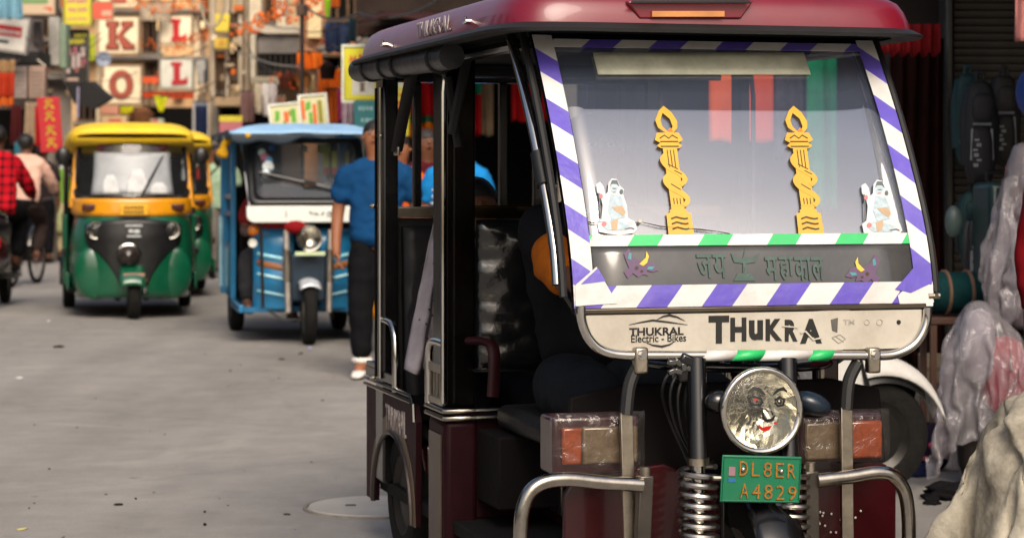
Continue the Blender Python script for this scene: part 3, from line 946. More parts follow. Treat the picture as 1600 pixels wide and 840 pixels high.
# pale sun strip hanging behind the glass
def strip(a, b):
    u0, z0 = to_screen(934 + (1266-934)*a, 118); u1, z1 = to_screen(934 + (1266-934)*a, 84)
    return SF(u0, z0 + (z1-z0)*b, .004)
MB().grid(strip, 10, 4).build('sun_strip', pm('pale sun strip', '#b9baa6', .7, var=.12, dirt='#6d6c5c', dirt_amt=.5, scale=20), ER, smooth=180, solid=.002)

# ---- chrome pillars either side of the windscreen, with black tie bands
def pillar_pts(u, ztop):
    return [Vector((u, prof(z) + .035 + .06*max(0, (z-1.1))/.55, z)) for z in [1.02 + (ztop-1.02)*i/16 for i in range(17)]]
for u in (-.515, .537):
    pp = pillar_pts(u, 1.69)
    o = MB().tube(pp, .0145, 10).build('pillar_tube', chrome, ER)
    mid = [p for p in pp if 1.27 < p.z < 1.36]
    MB().tube(mid, .021, 10).tube([mid[0] + Vector((.0,-.0,0)), mid[0] + Vector((.03*(-1 if u > 0 else 1),-.012,-.006))], .012, 8).build('tie_band', pm('black tape band', '#0c0c0d', .5), o)
    MB().tube([Vector((u*.985, prof(z) + .012, z)) for z in [.99 + .7*i/12 for i in range(13)]], .011, 8).build('pillar_seal', rubber, ER)
# mirror bolt at right edge
p = FR.at(1461, 462, -.005)
MB().cyl(p + Vector((-.02,0,0)), p + Vector((.012,0,0)), .008, n=8).cyl(p + Vector((0,-.01,0)), p + Vector((.004,.01,.008)), .006, n=8).build('bolt', steel, ER)

# ---- name plate with rounded lower corners
def ru_rect(x0, x1, z0, z1, r, n=8):
    pts = [(x0, z1)]
    pts += [(x0 + r - r*math.cos(PI/2*i/n), z0 + r - r*math.sin(PI/2*i/n)) for i in range(n+1)]
    pts += [(x1 - r + r*math.sin(PI/2*i/n), z0 + r - r*math.cos(PI/2*i/n)) for i in range(n+1)]
    return pts + [(x1, z1)]
zt = FR.at(1180, 488, -.015).z; zb = FR.at(1180, 549, -.015).z
PLU0, PLU1 = FR.at(916, 500, -.015).x, FR.at(1441, 500, -.015).x
plate_m = pm('cream enamel plate', '#b6b0a4', .35, var=.06, scale=6, dirt='#746856', dirt_amt=.55, bump=.15, bscale=8)
o = MB().prism(ru_rect(PLU0, PLU1, zb, zt, .075), lambda a, b, t: (a, t, b), -.012, -.004).build('name_plate', plate_m, ER, smooth=30)
kb = pm('black print', '#141312', .5, var=.2)
outer = ru_rect(PLU0 - .004, PLU1 + .004, zb - .004, zt + .004, .077)
MB().tube([(a, -.010, b) for a, b in outer], .003, 6, closed=True).build('plate_edge', kb, o)
MB().box(PLU0 - .01, PLU1 + .012, -.016, .01, zt + .004, zt + .016).build('plate_top_strip', pm('bronze trim', '#5f564b', .3, metal=.8), o, bevel=.002)
def plx(px, py): q = FR.at(px, py, -.012); return q.x, q.z
# big lettering, letters of uneven height, the last one half peeled
BIG = [('T',1107,1139,493,536),('H',1141,1166,496,533),('u',1170,1192,500,531),('K',1196,1222,498,532),('R',1226,1246,499,533),('A',1250,1284,498,536)]
lb = None
for ch_, x0, x1, y0, y1 in BIG:
    ua, za = plx(x0, y0); ub, zb_ = plx(x1, y1)
    text('letter', ch_, ub-ua, za-zb_, ((ua+ub)/2, -.0125, (za+zb_)/2), kb, o, depth=.002, bold=.05)
def prect(pts): return [plx(*p) for p in pts]
def flat(name, polys, mat, y0=-.0125, par=None):
    mb = MB()
    for pl in polys: mb.prism(prect(pl), lambda a, b, t: (a, t, b), y0 - .0012, y0 + .001)
    return mb.build(name, mat, par or o, smooth=0)
flat('peeled_letter', [[(1298,499),(1309,496),(1308,519),(1300,516)]], pm('peeling film', '#6d6a66', .25, metal=.4))
flat('peeled_scrap', [stroke([(1300,527),(1312,522),(1321,529),(1310,536),(1300,527)], 1.5), stroke([(1304,524),(1318,534)], 1)], pm('scrap film', '#99958d', .25))
flat('scratch', [stroke([(1250,520),(1258,517),(1270,530),(1284,527)], 2.5), stroke([(1222,509),(1246,511)], 2)], plate_m, -.0145)
a, b = plx(1326, 503)
text('letter', 'TM', .032, .014, (a, -.0125, b), pm('grey print', '#9c968b', .5), o, depth=.001, bold=.02)
for px, r_ in ((1354,.007),(1374,.008)):
    a, b = plx(px, 503)
    MB().tube([(a + r_*math.cos(w), -.0128, b + r_*math.sin(w)) for w in [2*PI*i/14 for i in range(14)]], .0012, 5, closed=True).build('screw_mark', pm('grey print', '#9c968b', .5), o)
a, b = plx(1404, 503)
MB().cyl((a, -.014, b), (a, -.01, b), .006, n=12).build('hole', kb, o)
# small emblem: swoosh, name, line below, lower swoosh
flat('emblem', [stroke([(983,507),(1002,503),(1020,500),(1045,503),(1074,507)], [.5,2,3,2.5,.5]), stroke([(1026,499),(1036,494),(1046,492),(1058,495),(1070,501)], [.5,2.5,4,2.5,.5]),
                 stroke([(1008,534),(1020,539),(1034,541),(1046,538),(1054,533)], [.5,2.5,3.5,2.5,.5])], kb)
a, b = plx(983, 512); a2, b2 = plx(1068, 523)
text('lettering', 'THUKRAL', a2-a, b-b2, ((a+a2)/2, -.0125, (b+b2)/2), kb, o, depth=.002, bold=.03)
a, b = plx(986, 523); a2, b2 = plx(1072, 533)
text('lettering', 'Electric - Bikes', a2-a, b-b2, ((a+a2)/2, -.0125, (b+b2)/2), kb, o, depth=.002, bold=.01)

# ---- chrome guard round the name plate, tape on it, clamps
def gp(px, py, v=-.02): return FR.at(px, py, v)
g = [gp(908,478),gp(908,492),gp(912,510),gp(920,528),gp(934,543),gp(952,551),gp(975,554.5)] + [gp(x, 555) for x in (1020,1100,1180,1260,1340)] + [gp(1385,555),gp(1408,550),gp(1428,538),gp(1441,520),gp(1448,500),gp(1449,480)]
GUARD = curve2(g, 4)
o = MB().tube(GUARD, .0125, 14).build('guard_tube', chrome, ER)
mb = MB()
ends = [(1098,1142,0),(1142,1196,1),(1188,1266,0),(1262,1298,1)]
for x0, x1, mi in ((1098,1146,0),(1146,1190,1),(1190,1264,0),(1264,1298,1)):
    mb.cur = mi
    p0, p1 = gp(x0, 555), gp(x1, 555)
    ring0, ring1 = [], []
    for k in range(13):
        w = PI*(.5 + k/12) + PI
        sl = .010*math.sin(w)
        d = Vector((0, -.0140*abs(math.cos(w - PI)) if True else 0, .0140*math.sin(w)))
        d = Vector((0, .0138*-abs(math.cos(w)), .0138*math.sin(w)))
        ring0.append(p0 + d + Vector((sl, 0, 0))); ring1.append(p1 + d + Vector((sl, 0, 0)))
    nn = len(ring0)
    mb.add(ring0 + ring1, [(i, i+1, nn+i+1, nn+i) for i in range(nn-1)])
mb.build('guard_tape', [white_t, green_t], o, smooth=60, solid=.001)
for px in (1003, 1367):
    c = gp(px, 556, -.036)
    cl_ = MB().box(c.x-.018, c.x+.018, c.y-.002, c.y+.028, c.z-.045, c.z+.022).build('clamp', steel, o, bevel=.006)
    mb = MB(); mb.cyl(c + Vector((0,-.014,.004)), c + Vector((0,0,.004)), .0085, n=6).cyl(c + Vector((0,-.004,.004)), c + Vector((0,0,.004)), .013, n=14)
    mb.build('bolt', chrome, cl_)

# ---- upright stays: black upper rod, steel lower bar
for (x0, y0, x1, y1, xb) in ((1000,566,978,648,984),(1340,566,1322,640,1324)):
    a, b = gp(x0, y0, -.01), gp(x1, y1, -.03)
    pts = curve2([a, a*.6 + b*.4 + Vector((-.012,0,0)), b], 5)
    MB().tube(pts, .017, 8).build('stay_rod', rubber, ER)
    t_, l_ = gp(x1, y1-4, -.03), gp(xb, 850, -.03)
    MB().loft([[Vector((p.x-.0165, p.y-.006, p.z)), Vector((p.x+.0165, p.y-.006, p.z)), Vector((p.x+.0165, p.y+.008, p.z)), Vector((p.x-.0165, p.y+.008, p.z))] for p in (l_ - Vector((0,0,.12)), l_, t_)]).build('stay_bar', steel, ER, bevel=.002)

# ---- headlight with a painted face
HC = FR.at(1190, 641, -.12)
HR = .106
o = thing('headlight', None, None); o.parent = ER
mb = MB(); mb.lathe([(.02,.14),(.06,.12),(.095,.06),(HR+.004,.0)], HC, (0,1,0), 28); mb.build('bowl', black, o)
mb = MB(); mb.lathe([(HR-.010,-.004),(HR-.004,-.012),(HR+.004,-.010),(HR+.006,0),(HR+.004,.012)], HC, (0,1,0), 36); mb.build('rim', chrome, o, smooth=80)
def lens_mat():
    m = pm('headlight reflector', '#d5d2c8', .13, metal=1, var=.12, scale=30)
    n, l = m.node_tree.nodes, m.node_tree.links
    tc = n.new('ShaderNodeTexCoord')
    mp = n.new('ShaderNodeMapping'); mp.inputs['Scale'].default_value = (1, 1, .28)
    l.new(tc.outputs['Object'], mp.inputs['Vector'])
    w = n.new('ShaderNodeTexVoronoi'); w.inputs['Scale'].default_value = 62; w.feature = 'F1'
    l.new(mp.outputs[0], w.inputs['Vector'])
    wv = n.new('ShaderNodeTexWave'); wv.inputs['Scale'].default_value = 26; wv.inputs['Distortion'].default_value = 3
    l.new(tc.outputs['Object'], wv.inputs['Vector'])
    a = n.new('ShaderNodeMath'); a.operation = 'ADD'
    l.new(w.outputs['Distance'], a.inputs[0]); l.new(wv.outputs['Fac'], a.inputs[1])
    bp = n.new('ShaderNodeBump'); bp.inputs['Strength'].default_value = .9; bp.inputs['Distance'].default_value = .012
    l.new(a.outputs[0], bp.inputs['Height']); l.new(bp.outputs[0], n['Principled BSDF'].inputs['Normal'])
    return m
prof_r = [(HR-.008, .002),(HR*.8,.035),(HR*.55,.058),(HR*.3,.068),(.02,.07),(.001,.071)]
rr9 = random.Random(4)
pr9 = [(HR-.008 - (HR-.010)*k/9, .004 + .066*(1-((1-k/9))**2)) for k in range(10)]
mb = MB(); mb.lathe(pr9, HC, (0,1,0), 34)
mb.v = [(a_ + rr9.uniform(-.0012,.0012), b_ + rr9.uniform(-.0017,.0017), c_ + rr9.uniform(-.0012,.0012)) for a_, b_, c_ in mb.v]
mb.build('reflector', pm('headlight facets', '#f0ece2', .2, metal=1, var=.05), o, smooth=0)
MB().ell(HC + Vector((0,.045,0)), (.024,.02,.024), 14, 8).build('bulb_cap', pm('bulb shield', '#5a5a58', .2, metal=1), o)
def dome(r): return -.016*(1 - (r/HR)**2)
mb = MB(); mb.lathe([(HR*f, dome(HR*f)) for f in (.94,.8,.6,.4,.2,.02)], HC, (0,1,0), 36)
mb.build('lens', film('headlight glass', '#f2f2ee', '#c9c9c4', .015, 1.45, .02, .2, 40), o, smooth=180, solid=.003)
def lmap(px, py, lift):
    q = FR.at(px, py, -.135); r_ = math.hypot(q.x - HC.x, q.z - HC.z)
    return Vector((q.x, HC.y + dome(r_) - .003 - lift, q.z))
dkd = pm('face black', '#0e0d0d', .4)
decal('face_decal', [(stroke([(1168,614),(1177,607),(1186,608),(1195,616)], [2,6,6,2]), 0), (stroke([(1208,616),(1216,609),(1225,607),(1231,612)], [2,5,6,2]), 0),
      (stroke([(1170,622),(1176,619),(1188,622),(1191,628),(1185,632),(1175,632),(1170,626)], 3.6), 0), (stroke([(1210,625),(1218,620),(1226,624),(1224,632),(1215,634),(1210,628)], 3.6), 0),
      (circle(1180,626,4.5,4.5,12), 1), (circle(1182,627,2,2,8), 0, .0008), (circle(1218,627,4,4,12), 0), (circle(1217,626,1.5,1.5,8), 2, .0008),
      (circle(1180,624,2.2,2.2,8), 3, .0008), (stroke([(1190,643),(1192,653),(1198,657),(1206,655),(1210,648)], [2,5,6,5,2]), 0), (stroke([(1204,640),(1207,648)], [1,3]), 0),
      ([(1184,663),(1191,667),(1206,664),(1202,671),(1195,674),(1188,671)], 3), (stroke([(1184,663),(1195,660),(1206,663)], 1.6), 2),
      (circle(1211,660,2.5,2,8), 3)], lmap, [dkd, pm('face grey', '#555752', .4), pm('face pale', '#b9b5aa', .4), pm('face red', '#b51212', .35)], o)
MB().ell(HC + Vector((-.10,.05,.02)), (.035,.03,.03), 12, 8).build('cap', black, o)
p = FR.at(1268, 630, .0)
MB().ell(p, (.055,.045,.03), 16, 9, Matrix.Rotation(R(20), 4, 'Y')).build('horn_cover', pm('blue black plastic', '#1b2530', .25), ER)

# ---- number plate (tilted)
pc = FR.at(1189, 748, -.15)
o = thing('number_plate', None, None); o.parent = ER
o.location = pc; o.rotation_euler = (0, R(3.2), 0)
pg = pm('green number plate', '#0a6444', .35, var=.08, scale=20, dirt='#3b5a45', dirt_amt=.25)
pw, ph = .215, .118
MB().box(-pw/2, pw/2, -.002, .003, -ph/2, ph/2).build('plate', pg, o, bevel=.008, seg=4)
mb = MB(); rim = [(-pw/2+.004,-ph/2+.004),(pw/2-.004,-ph/2+.004),(pw/2-.004,ph/2-.004),(-pw/2+.004,ph/2-.004)]
mb.tube([(a, -.003, b) for a, b in rim], .0022, 6, closed=True).build('plate_rim', pg, o)
orange_l = pm('worn gold letters', '#8a5c1a', .45, var=.35, scale=120)
for k, ch_ in enumerate('DL8ER'):
    text('character', ch_, .022, .036, (-.050 + .0325*k - .002*0, -.0035, .027 - .001*k), orange_l, o, depth=.005, bold=-.005)
for k, ch_ in enumerate('A4829'):
    text('character', ch_, .022, .036, (-.045 + .0325*k, -.0035, -.029 - .001*k), orange_l, o, depth=.005, bold=-.005)
MB().box(-.089,-.072,-.004,-.001,.008,.030).build('hologram', pm('pale pink foil', '#a07d86', .3, metal=.4), o)
MB().box(-.09,-.070,-.004,-.001,-.008,.002).build('registration_mark', pm('blue print', '#1e5a86', .5), o)
for x in (-.052, .052):
    MB().ell((x, -.006, .025 if x < 0 else .022), .0065, 10, 6).build('bolt', chrome, o)
MB().cyl((-pw/2-.02, .006, -.0), (-pw/2+.02, .006, .0), .007, n=8).build('bracket', steel, o)

# ---- fork: upper tube, collar, springs
for px, uoff in ((1088, 0), (1230, 0)):
    t = FR.at(px, 560, -.02); m_ = FR.at(px + 3, 722, -.07); b_ = FR.at(px + 4, 850, -.09) - Vector((0,0,.12))
    fk = thing('fork_leg', None, None); fk.parent = ER
    MB().cyl(t, m_, .025, n=16).build('upper_tube', black, fk)
    MB().cyl(m_ + Vector((0,0,.012)), m_ - Vector((0,0,.006)), .028, n=16).build('collar', steel, fk)
    MB().cyl(m_, b_, .018, n=12).build('rod', chrome, fk)
    pts = []
    N = 13; d = b_ - m_
    for i in range(N*14 + 1):
        w = 2*PI*i/14; f = i/(N*14)
        pts.append(m_ + d*f + Vector((.047*math.cos(w), .047*math.sin(w), -.012)))
    MB().tube(pts, .0075, 7).build('spring', pm('spring steel', '#a5a19c', .28, metal=1, var=.15), fk)
    MB().cyl(b_, b_ - Vector((0,0,.12)), .03, n=12).build('lower_leg', steel, fk)
# handlebar, clamp, cables
mb = MB()
hb = [FR.at(880,452,.42), FR.at(930,520,.40), FR.at(1000,562,.25), FR.at(1075,572,.08), FR.at(1230,574,.08), FR.at(1310,560,.25), FR.at(1370,500,.42)]
mb.tube(curve2(hb, 5), .013, 9).build('handlebar', black, ER)
mb = MB()
c = FR.at(1075, 580, .0)
mb.obox(c, (.07,.06,.05)).obox(c + Vector((.02,-.01,-.05)), (.045,.05,.05)).obox(c + Vector((-.01,-.02,.03)), (.05,.04,.03), Matrix.Rotation(.4, 4, 'Y'))
mb.build('fork_clamp', black, ER, bevel=.008)
mb = MB()
for k in range(5):
    a = FR.at(1060 + 8*k, 566, -.02 + .01*k); b = FR.at(1040 + 14*k, 640 + 20*k, .03); e = FR.at(1075 + 10*k, 720, .05)
    mb.tube(curve2([a, a*.5 + b*.5 + Vector((-.03,-.02,.01)), b, e], 5), .0045, 6)
mb.build('cables', pm('black cable', '#101010', .4), ER)
mb = MB()
for k in range(6):
    c = FR.at(1050 + 9*(k % 4), 566 + 7*(k // 2), -.03)
    mb.obox(c, (.022,.016,.014), Matrix.Rotation(k*.7, 4, 'Y'))
mb.build('cable_connectors', pm('glossy connector', '#33332f', .15, coat=1), ER, bevel=.003)

# ---- indicators in maroon housings wrapped in clear film
dm_h = pm('housing maroon', '#2c0a12', .3, coat=.3)
clear_l = pm('clear lens', '#5a4c38', .12, var=.25, scale=60, coat=1, bump=.25, bscale=70)
amber_l = pm('amber lens', '#7d3206', .12, var=.3, scale=60, coat=1, bump=.25, bscale=70)
wrap = film('wrinkled clear wrap', '#f2efec', '#cfc6c2', .02, 1.38, .05, .5, 14)
for (x0, y0, x1, y1, lx0, ly0, lx1, ly1, amber_left) in ((864,652,998,738,878,668,996,722,True),(1252,648,1380,720,1258,660,1378,714,False)):
    a, b = FR.at(x0, y0, .02), FR.at(x1, y1, .02)
    h = thing('indicator', None, None); h.parent = ER
    MB().box(a.x, b.x, .02, .14, b.z, a.z).build('housing', dm_h, h, bevel=.010, seg=3)
    la, lb_ = FR.at(lx0, ly0, .01), FR.at(lx1, ly1, .01)
    f = la.x + (lb_.x-la.x)*(.26 if amber_left else .56)
    MB().box(la.x, f, .004, .03, lb_.z, la.z).build('lens', amber_l if amber_left else clear_l, h, bevel=.006)
    MB().box(f + .001, lb_.x, .004, .03, lb_.z, la.z).build('lens', clear_l if amber_left else amber_l, h, bevel=.006)
    def wf(s, t, a=a, b=b):
        w = noise.noise(Vector((s*9, t*7, a.x*5)))
        edge = (abs(2*s-1)**6 + abs(2*t-1)**6)
        return (a.x - .012 + (b.x - a.x + .024)*s, -.012 + .020*min(1, edge) + .007*w, b.z - .012 + (a.z - b.z + .024)*t)
    MB().grid(wf, 24, 16).build('plastic_wrap', wrap, h, smooth=180)

# ---- front body panel, apron, floor
fp = [(-.47,.02),(.47,.02),(.47,.47),(.44,.52),(.20,.545),(.10,.50),(-.10,.50),(-.20,.545),(-.44,.52),(-.47,.47)]
MB().prism(fp, lambda a, b, t: (a, .12 + t + .05*a*a, b), 0, .02).build('front_panel', red_p, ER, bevel=.006)
MB().prism([(-.46,.52),(.46,.52),(.44,.72),(.3,.75),(-.3,.75),(-.44,.72)], lambda a, b, t: (a, .17 + t, b), 0, .02).build('dash_panel', pm('dark dash', '#0c0708', .7, spec=.15), ER, bevel=.006)
MB().box(-.05,.05,.09,.12,.1,.52).build('apron_strip', black, ER, bevel=.006)
p0, p1 = FR.at(1288, 566, .22), FR.at(1296, 660, .22)
MB().box(p0.x-.03, p0.x+.035, .2, .24, p1.z, p0.z+.02).build('front_upright', red_p, ER, bevel=.006)
p0 = FR.at(1283, 566, .2); MB().box(p0.x-.006, p0.x+.004, .188, .199, p1.z, p0.z+.02).build('upright_trim', steel, ER)
MB().box(-.48,.48,.14,2.28,.20,.24).build('floor', pm('dark floor mat', '#0c0a0a', .8, spec=.2), ER, bevel=.004)
MB().box(-.42,.42,.3,2.25,.13,.197).build('chassis', black, ER)
# fasteners like scattered drops on the panel
mb = MB()
for _ in range(16):
    a = FR.at(random.uniform(1275,1345), random.uniform(795,838), .13); mb.ell(a + Vector((0,-.006,0)), .0035, 6, 4)
mb.build('paint_speck', pm('white specks', '#c7c3bd', .5), ER)
tag(bpy.data.objects['paint_speck'], kind='stuff')

# ---- crash guard loops
for pts, post in (([(812,900),(813,850),(816,800),(828,768),(852,752),(890,748),(940,753),(1003,757)], (1008,742,1000)),
                  ([(1418,900),(1420,850),(1419,800),(1412,764),(1394,742),(1368,738),(1330,744),(1276,750)], (1266,735,1268))):
    q = [FR.at(x, y, -.08) for x, y in pts]
    q[0].z -= .1
    cg = MB().tube(curve2(q, 4), .0185, 14).build('crash_guard', pm('worn chrome', '#a8a299', .16, metal=1, var=.2, scale=25, dirt='#2f2a26', dirt_amt=.3), ER)
    t_ = FR.at(post[0], post[1], -.07); b_ = FR.at(post[2], 850, -.05) - Vector((0,0,.12))
    MB().loft([[Vector((p.x-.019,p.y-.015,p.z)), Vector((p.x+.019,p.y-.015,p.z)), Vector((p.x+.019,p.y+.015,p.z)), Vector((p.x-.019,p.y+.015,p.z))] for p in (b_, t_)]).build('guard_post', pm('grey steel post', '#55504b', .35, metal=.8), cg, bevel=.004)
    MB().cyl(t_ + Vector((0,-.0,-.01)), t_ + Vector((0,0,.022)), .014, n=12).build('bolt', steel, cg)

# ---- front wheel and rear wheels
tyre_m = pm('dusty tyre', '#1c1b1a', .85, var=.3, scale=30, bump=.4)
def wheel(par, c, r, w, hub_m, name='wheel', axis=(1,0,0)):
    o = thing(name, None, None); o.parent = par
    mb = MB(); mb.lathe([(r*.62,-w*.42),(r*.8,-w*.5),(r*.95,-w*.42),(r,-w*.2),(r,w*.2),(r*.95,w*.42),(r*.8,w*.5),(r*.62,w*.42)], c, axis, 30); mb.build('tyre', tyre_m, o, smooth=50)
    ax = Vector(axis)
    mb = MB(); mb.lathe([(.02,-w*.30),(r*.25,-w*.32),(r*.5,-w*.22),(r*.63,-w*.40),(r*.63,w*.40),(r*.5,w*.22),(r*.25,w*.32),(.02,w*.30)], c, axis, 24); mb.build('rim', hub_m, o, smooth=40)
    return o
hubm = pm('steel rim', '#8d867c', .35, metal=.9, dirt='#2c2723', dirt_amt=.5)
wheel(ER, Vector((.01,.05,.235)), .235, .09, hubm)
mb = MB(); mb.grid(lambda a, b: (.01 + (b-.5)*.13, .05 + .27*math.cos(PI*(.1+.85*a)), .235 + .27*math.sin(PI*(.1+.85*a)) - .02*(2*b-1)**2), 18, 6)
mb.build('mudguard', black, ER, smooth=180, solid=.006)
for u in (-.43, .43): wheel(ER, Vector((u,1.99,.215)), .215, .10, pm('dark hub', '#37322e', .5, metal=.6))

# ---- body behind the driver: partition, passenger cabin
dm = pm('dark maroon panel', '#21070d', .5, spec=.12, var=.2, dirt='#160a0a', dirt_amt=.35)
MB().box(-.47,.47,1.27,1.31,.24,.56).build('partition_panel', dm, ER, bevel=.006)
MB().box(-.505,-.40,1.25,1.47,.14,.545).build('corner_panel', dm, ER, bevel=.018, seg=3)
MB().box(.40,.505,1.25,1.47,.14,.545).build('corner_panel', dm, ER, bevel=.018, seg=3)
MB().box(-.510,-.5055,1.29,1.44,.15,.50).build('side_reflection', pm('painted brown reflection', '#43332a', .35, var=.35, scale=10, dirt='#3a2620', dirt_amt=.7), ER)  # brown sheet painting the reflection on the maroon side face
trim = pm('ribbed chrome trim', '#8f8a82', .2, metal=1, var=.2)
for dz in (0, .022):
    mb = MB(); mb.tube([(-.508,1.48,.553+dz),(-.508,1.25,.553+dz),(-.499,1.244,.553+dz),(-.40,1.244,.553+dz),(-.05,1.262,.553+dz)], .008, 8).build('trim', trim, ER)
mb = MB(); mb.tube([(.505,1.48,.565),(.505,1.25,.565),(.40,1.244,.565)], .010, 8).build('trim', trim, ER)
p = FR.at(800, 610, .95)
MB().box(-.21,-.20,1.0,1.262,.28,.56).build('seat_box_edge', steel, ER, bevel=.003)
MB().box(-.20,.40,.72,1.262,.24,.52).build('driver_seat_box', dm, ER, bevel=.012)
MB().box(-.36,.40,.70,1.20,.525,.60).build('driver_seat', vinyl, ER, bevel=.03, seg=4)
MB().box(-.40,-.20,1.02,1.262,.30,.52).build('battery_box', pm('dark box', '#0c0708', .8, spec=.15), ER, bevel=.008)
# curved maroon arm panel beside the driver's seat
mb = MB(); mb.tube(curve2([FR.at(730,532,1.2), FR.at(760,534,1.16), FR.at(772,552,1.12), FR.at(770,620,1.10)], 6), .022, 10, flat=.6).build('arm_panel', dm, ER)
# pillars: left and right B pillars, rear pillars
for s in (-1, 1):
    b = MB(); b.box(s*.5-.005*s if s > 0 else -.502, s*.41 if s < 0 else .502, 1.26, 1.42, .585, 1.685) if False else b.box(min(s*.502, s*(.405 if s < 0 else .462)), max(s*.502, s*(.405 if s < 0 else .462)), 1.26, 1.42 if s < 0 else 1.33, .585, 1.685)
    bp_ = b.build('middle_pillar', blackm, ER, bevel=.008)
    MB().tube([(s*.51,1.255,.60),(s*.51,1.255,1.55),(s*.50,1.26,1.66)], .008, 8).build('pillar_trim', chrome, bp_)
    MB().box(min(s*.472,s*.478), max(s*.472,s*.478), 1.254,1.259,.6,1.55).build('pillar_seam', black, bp_)
    b = MB(); b.box(min(s*.505,s*.45), max(s*.505,s*.45), 2.12, 2.24, .24, 1.685)
    rp_ = b.build('rear_pillar', black, ER, bevel=.008)
    MB().tube([(s*.512,2.135,.60),(s*.512,2.135,1.6)], .007, 8).build('pillar_trim', chrome, rp_)
    MB().tube([(s*.512,2.20,.60),(s*.512,2.20,1.6)], .005, 8).build('pillar_trim', blackm, rp_)
    # roof rail
    MB().tube([(s*.49,.40,1.655),(s*.49,2.2,1.655)], .018, 8).build('roof_rail', black, ER)
for x, y in ((583,322),(583,590),(595,212)):
    p = FR.side(x, y, -.51)
    MB().ell(p, .010, 8, 6).cyl(p, p + Vector((-.012,0,0)), .006, n=8).build('bolt', steel, ER)
# partition: top bar, diagonal brace, seat back with creased vinyl, mirror rail
MB().box(-.41,.41,1.28,1.32,1.165,1.205).build('partition_rail', pm('brass mirror rail', '#8a7452', .12, metal=1, var=.3), ER, bevel=.004)
MB().box(-.41,.41,1.275,1.30,1.60,1.64).build('partition_header', black, ER, bevel=.004)
def backf(a, b):
    w = .010*noise.noise(Vector((a*9, b*14, 3))) + .006*noise.noise(Vector((a*22, b*40, 1)))
    e = max(abs(2*a-1), abs(2*b-1))**8
    return (-.40 + .80*a, 1.245 + .03*e + w, .70 + .455*b)
MB().grid(backf, 40, 30).build('driver_backrest', pm('creased black vinyl', '#131314', .22, coat=.6, bump=.5, bscale=18), ER, smooth=180, solid=.02)
MB().tube([(-.42,1.235,.70),(.42,1.235,.70)], .006, 8).build('seat_piping', chrome, ER)
mb = MB(); mb.tube([FR.at(700,120,1.25), FR.at(716,230,1.25)], .014, 6, flat=.5).tube([FR.at(732,80,1.2), FR.at(706,210,1.2)], .016, 6, flat=.5)
mb.build('tie_strap', pm('black webbing', '#131213', .7), ER)
# rear wall with window bars
MB().box(-.45,.45,2.17,2.20,.24,1.15).build('rear_wall', pm('black rear wall', '#0d0c0d', .5), ER)
MB().box(-.455,.455,2.14,2.20,1.152,1.19).build('rear_window_sill', steel, ER, bevel=.004)
MB().box(-.455,.455,2.15,2.20,1.62,1.685).build('rear_header', black, ER, bevel=.004)
for u in (-.375,-.255,-.065,.06,.26,.375):
    MB().box(u-.014,u+.014,2.15,2.18,1.19,1.62).build('window_bar', black, ER, bevel=.004)
MB().box(-.42,.42,1.80,2.15,.40,.50).build('rear_seat', vinyl, ER, bevel=.03, seg=4)
MB().box(-.44,.44,1.80,1.84,.24,.41).build('rear_seat_box', maroon, ER, bevel=.02, seg=3)
mb = MB(); mb.grid(lambda a, b: (-.43+.86*a, 2.10 + .05*b + .012*noise.noise(Vector((a*6,b*8,0))), .50 + .62*b), 20, 14)
mb.build('rear_backrest', vinyl, ER, smooth=180, solid=.05)
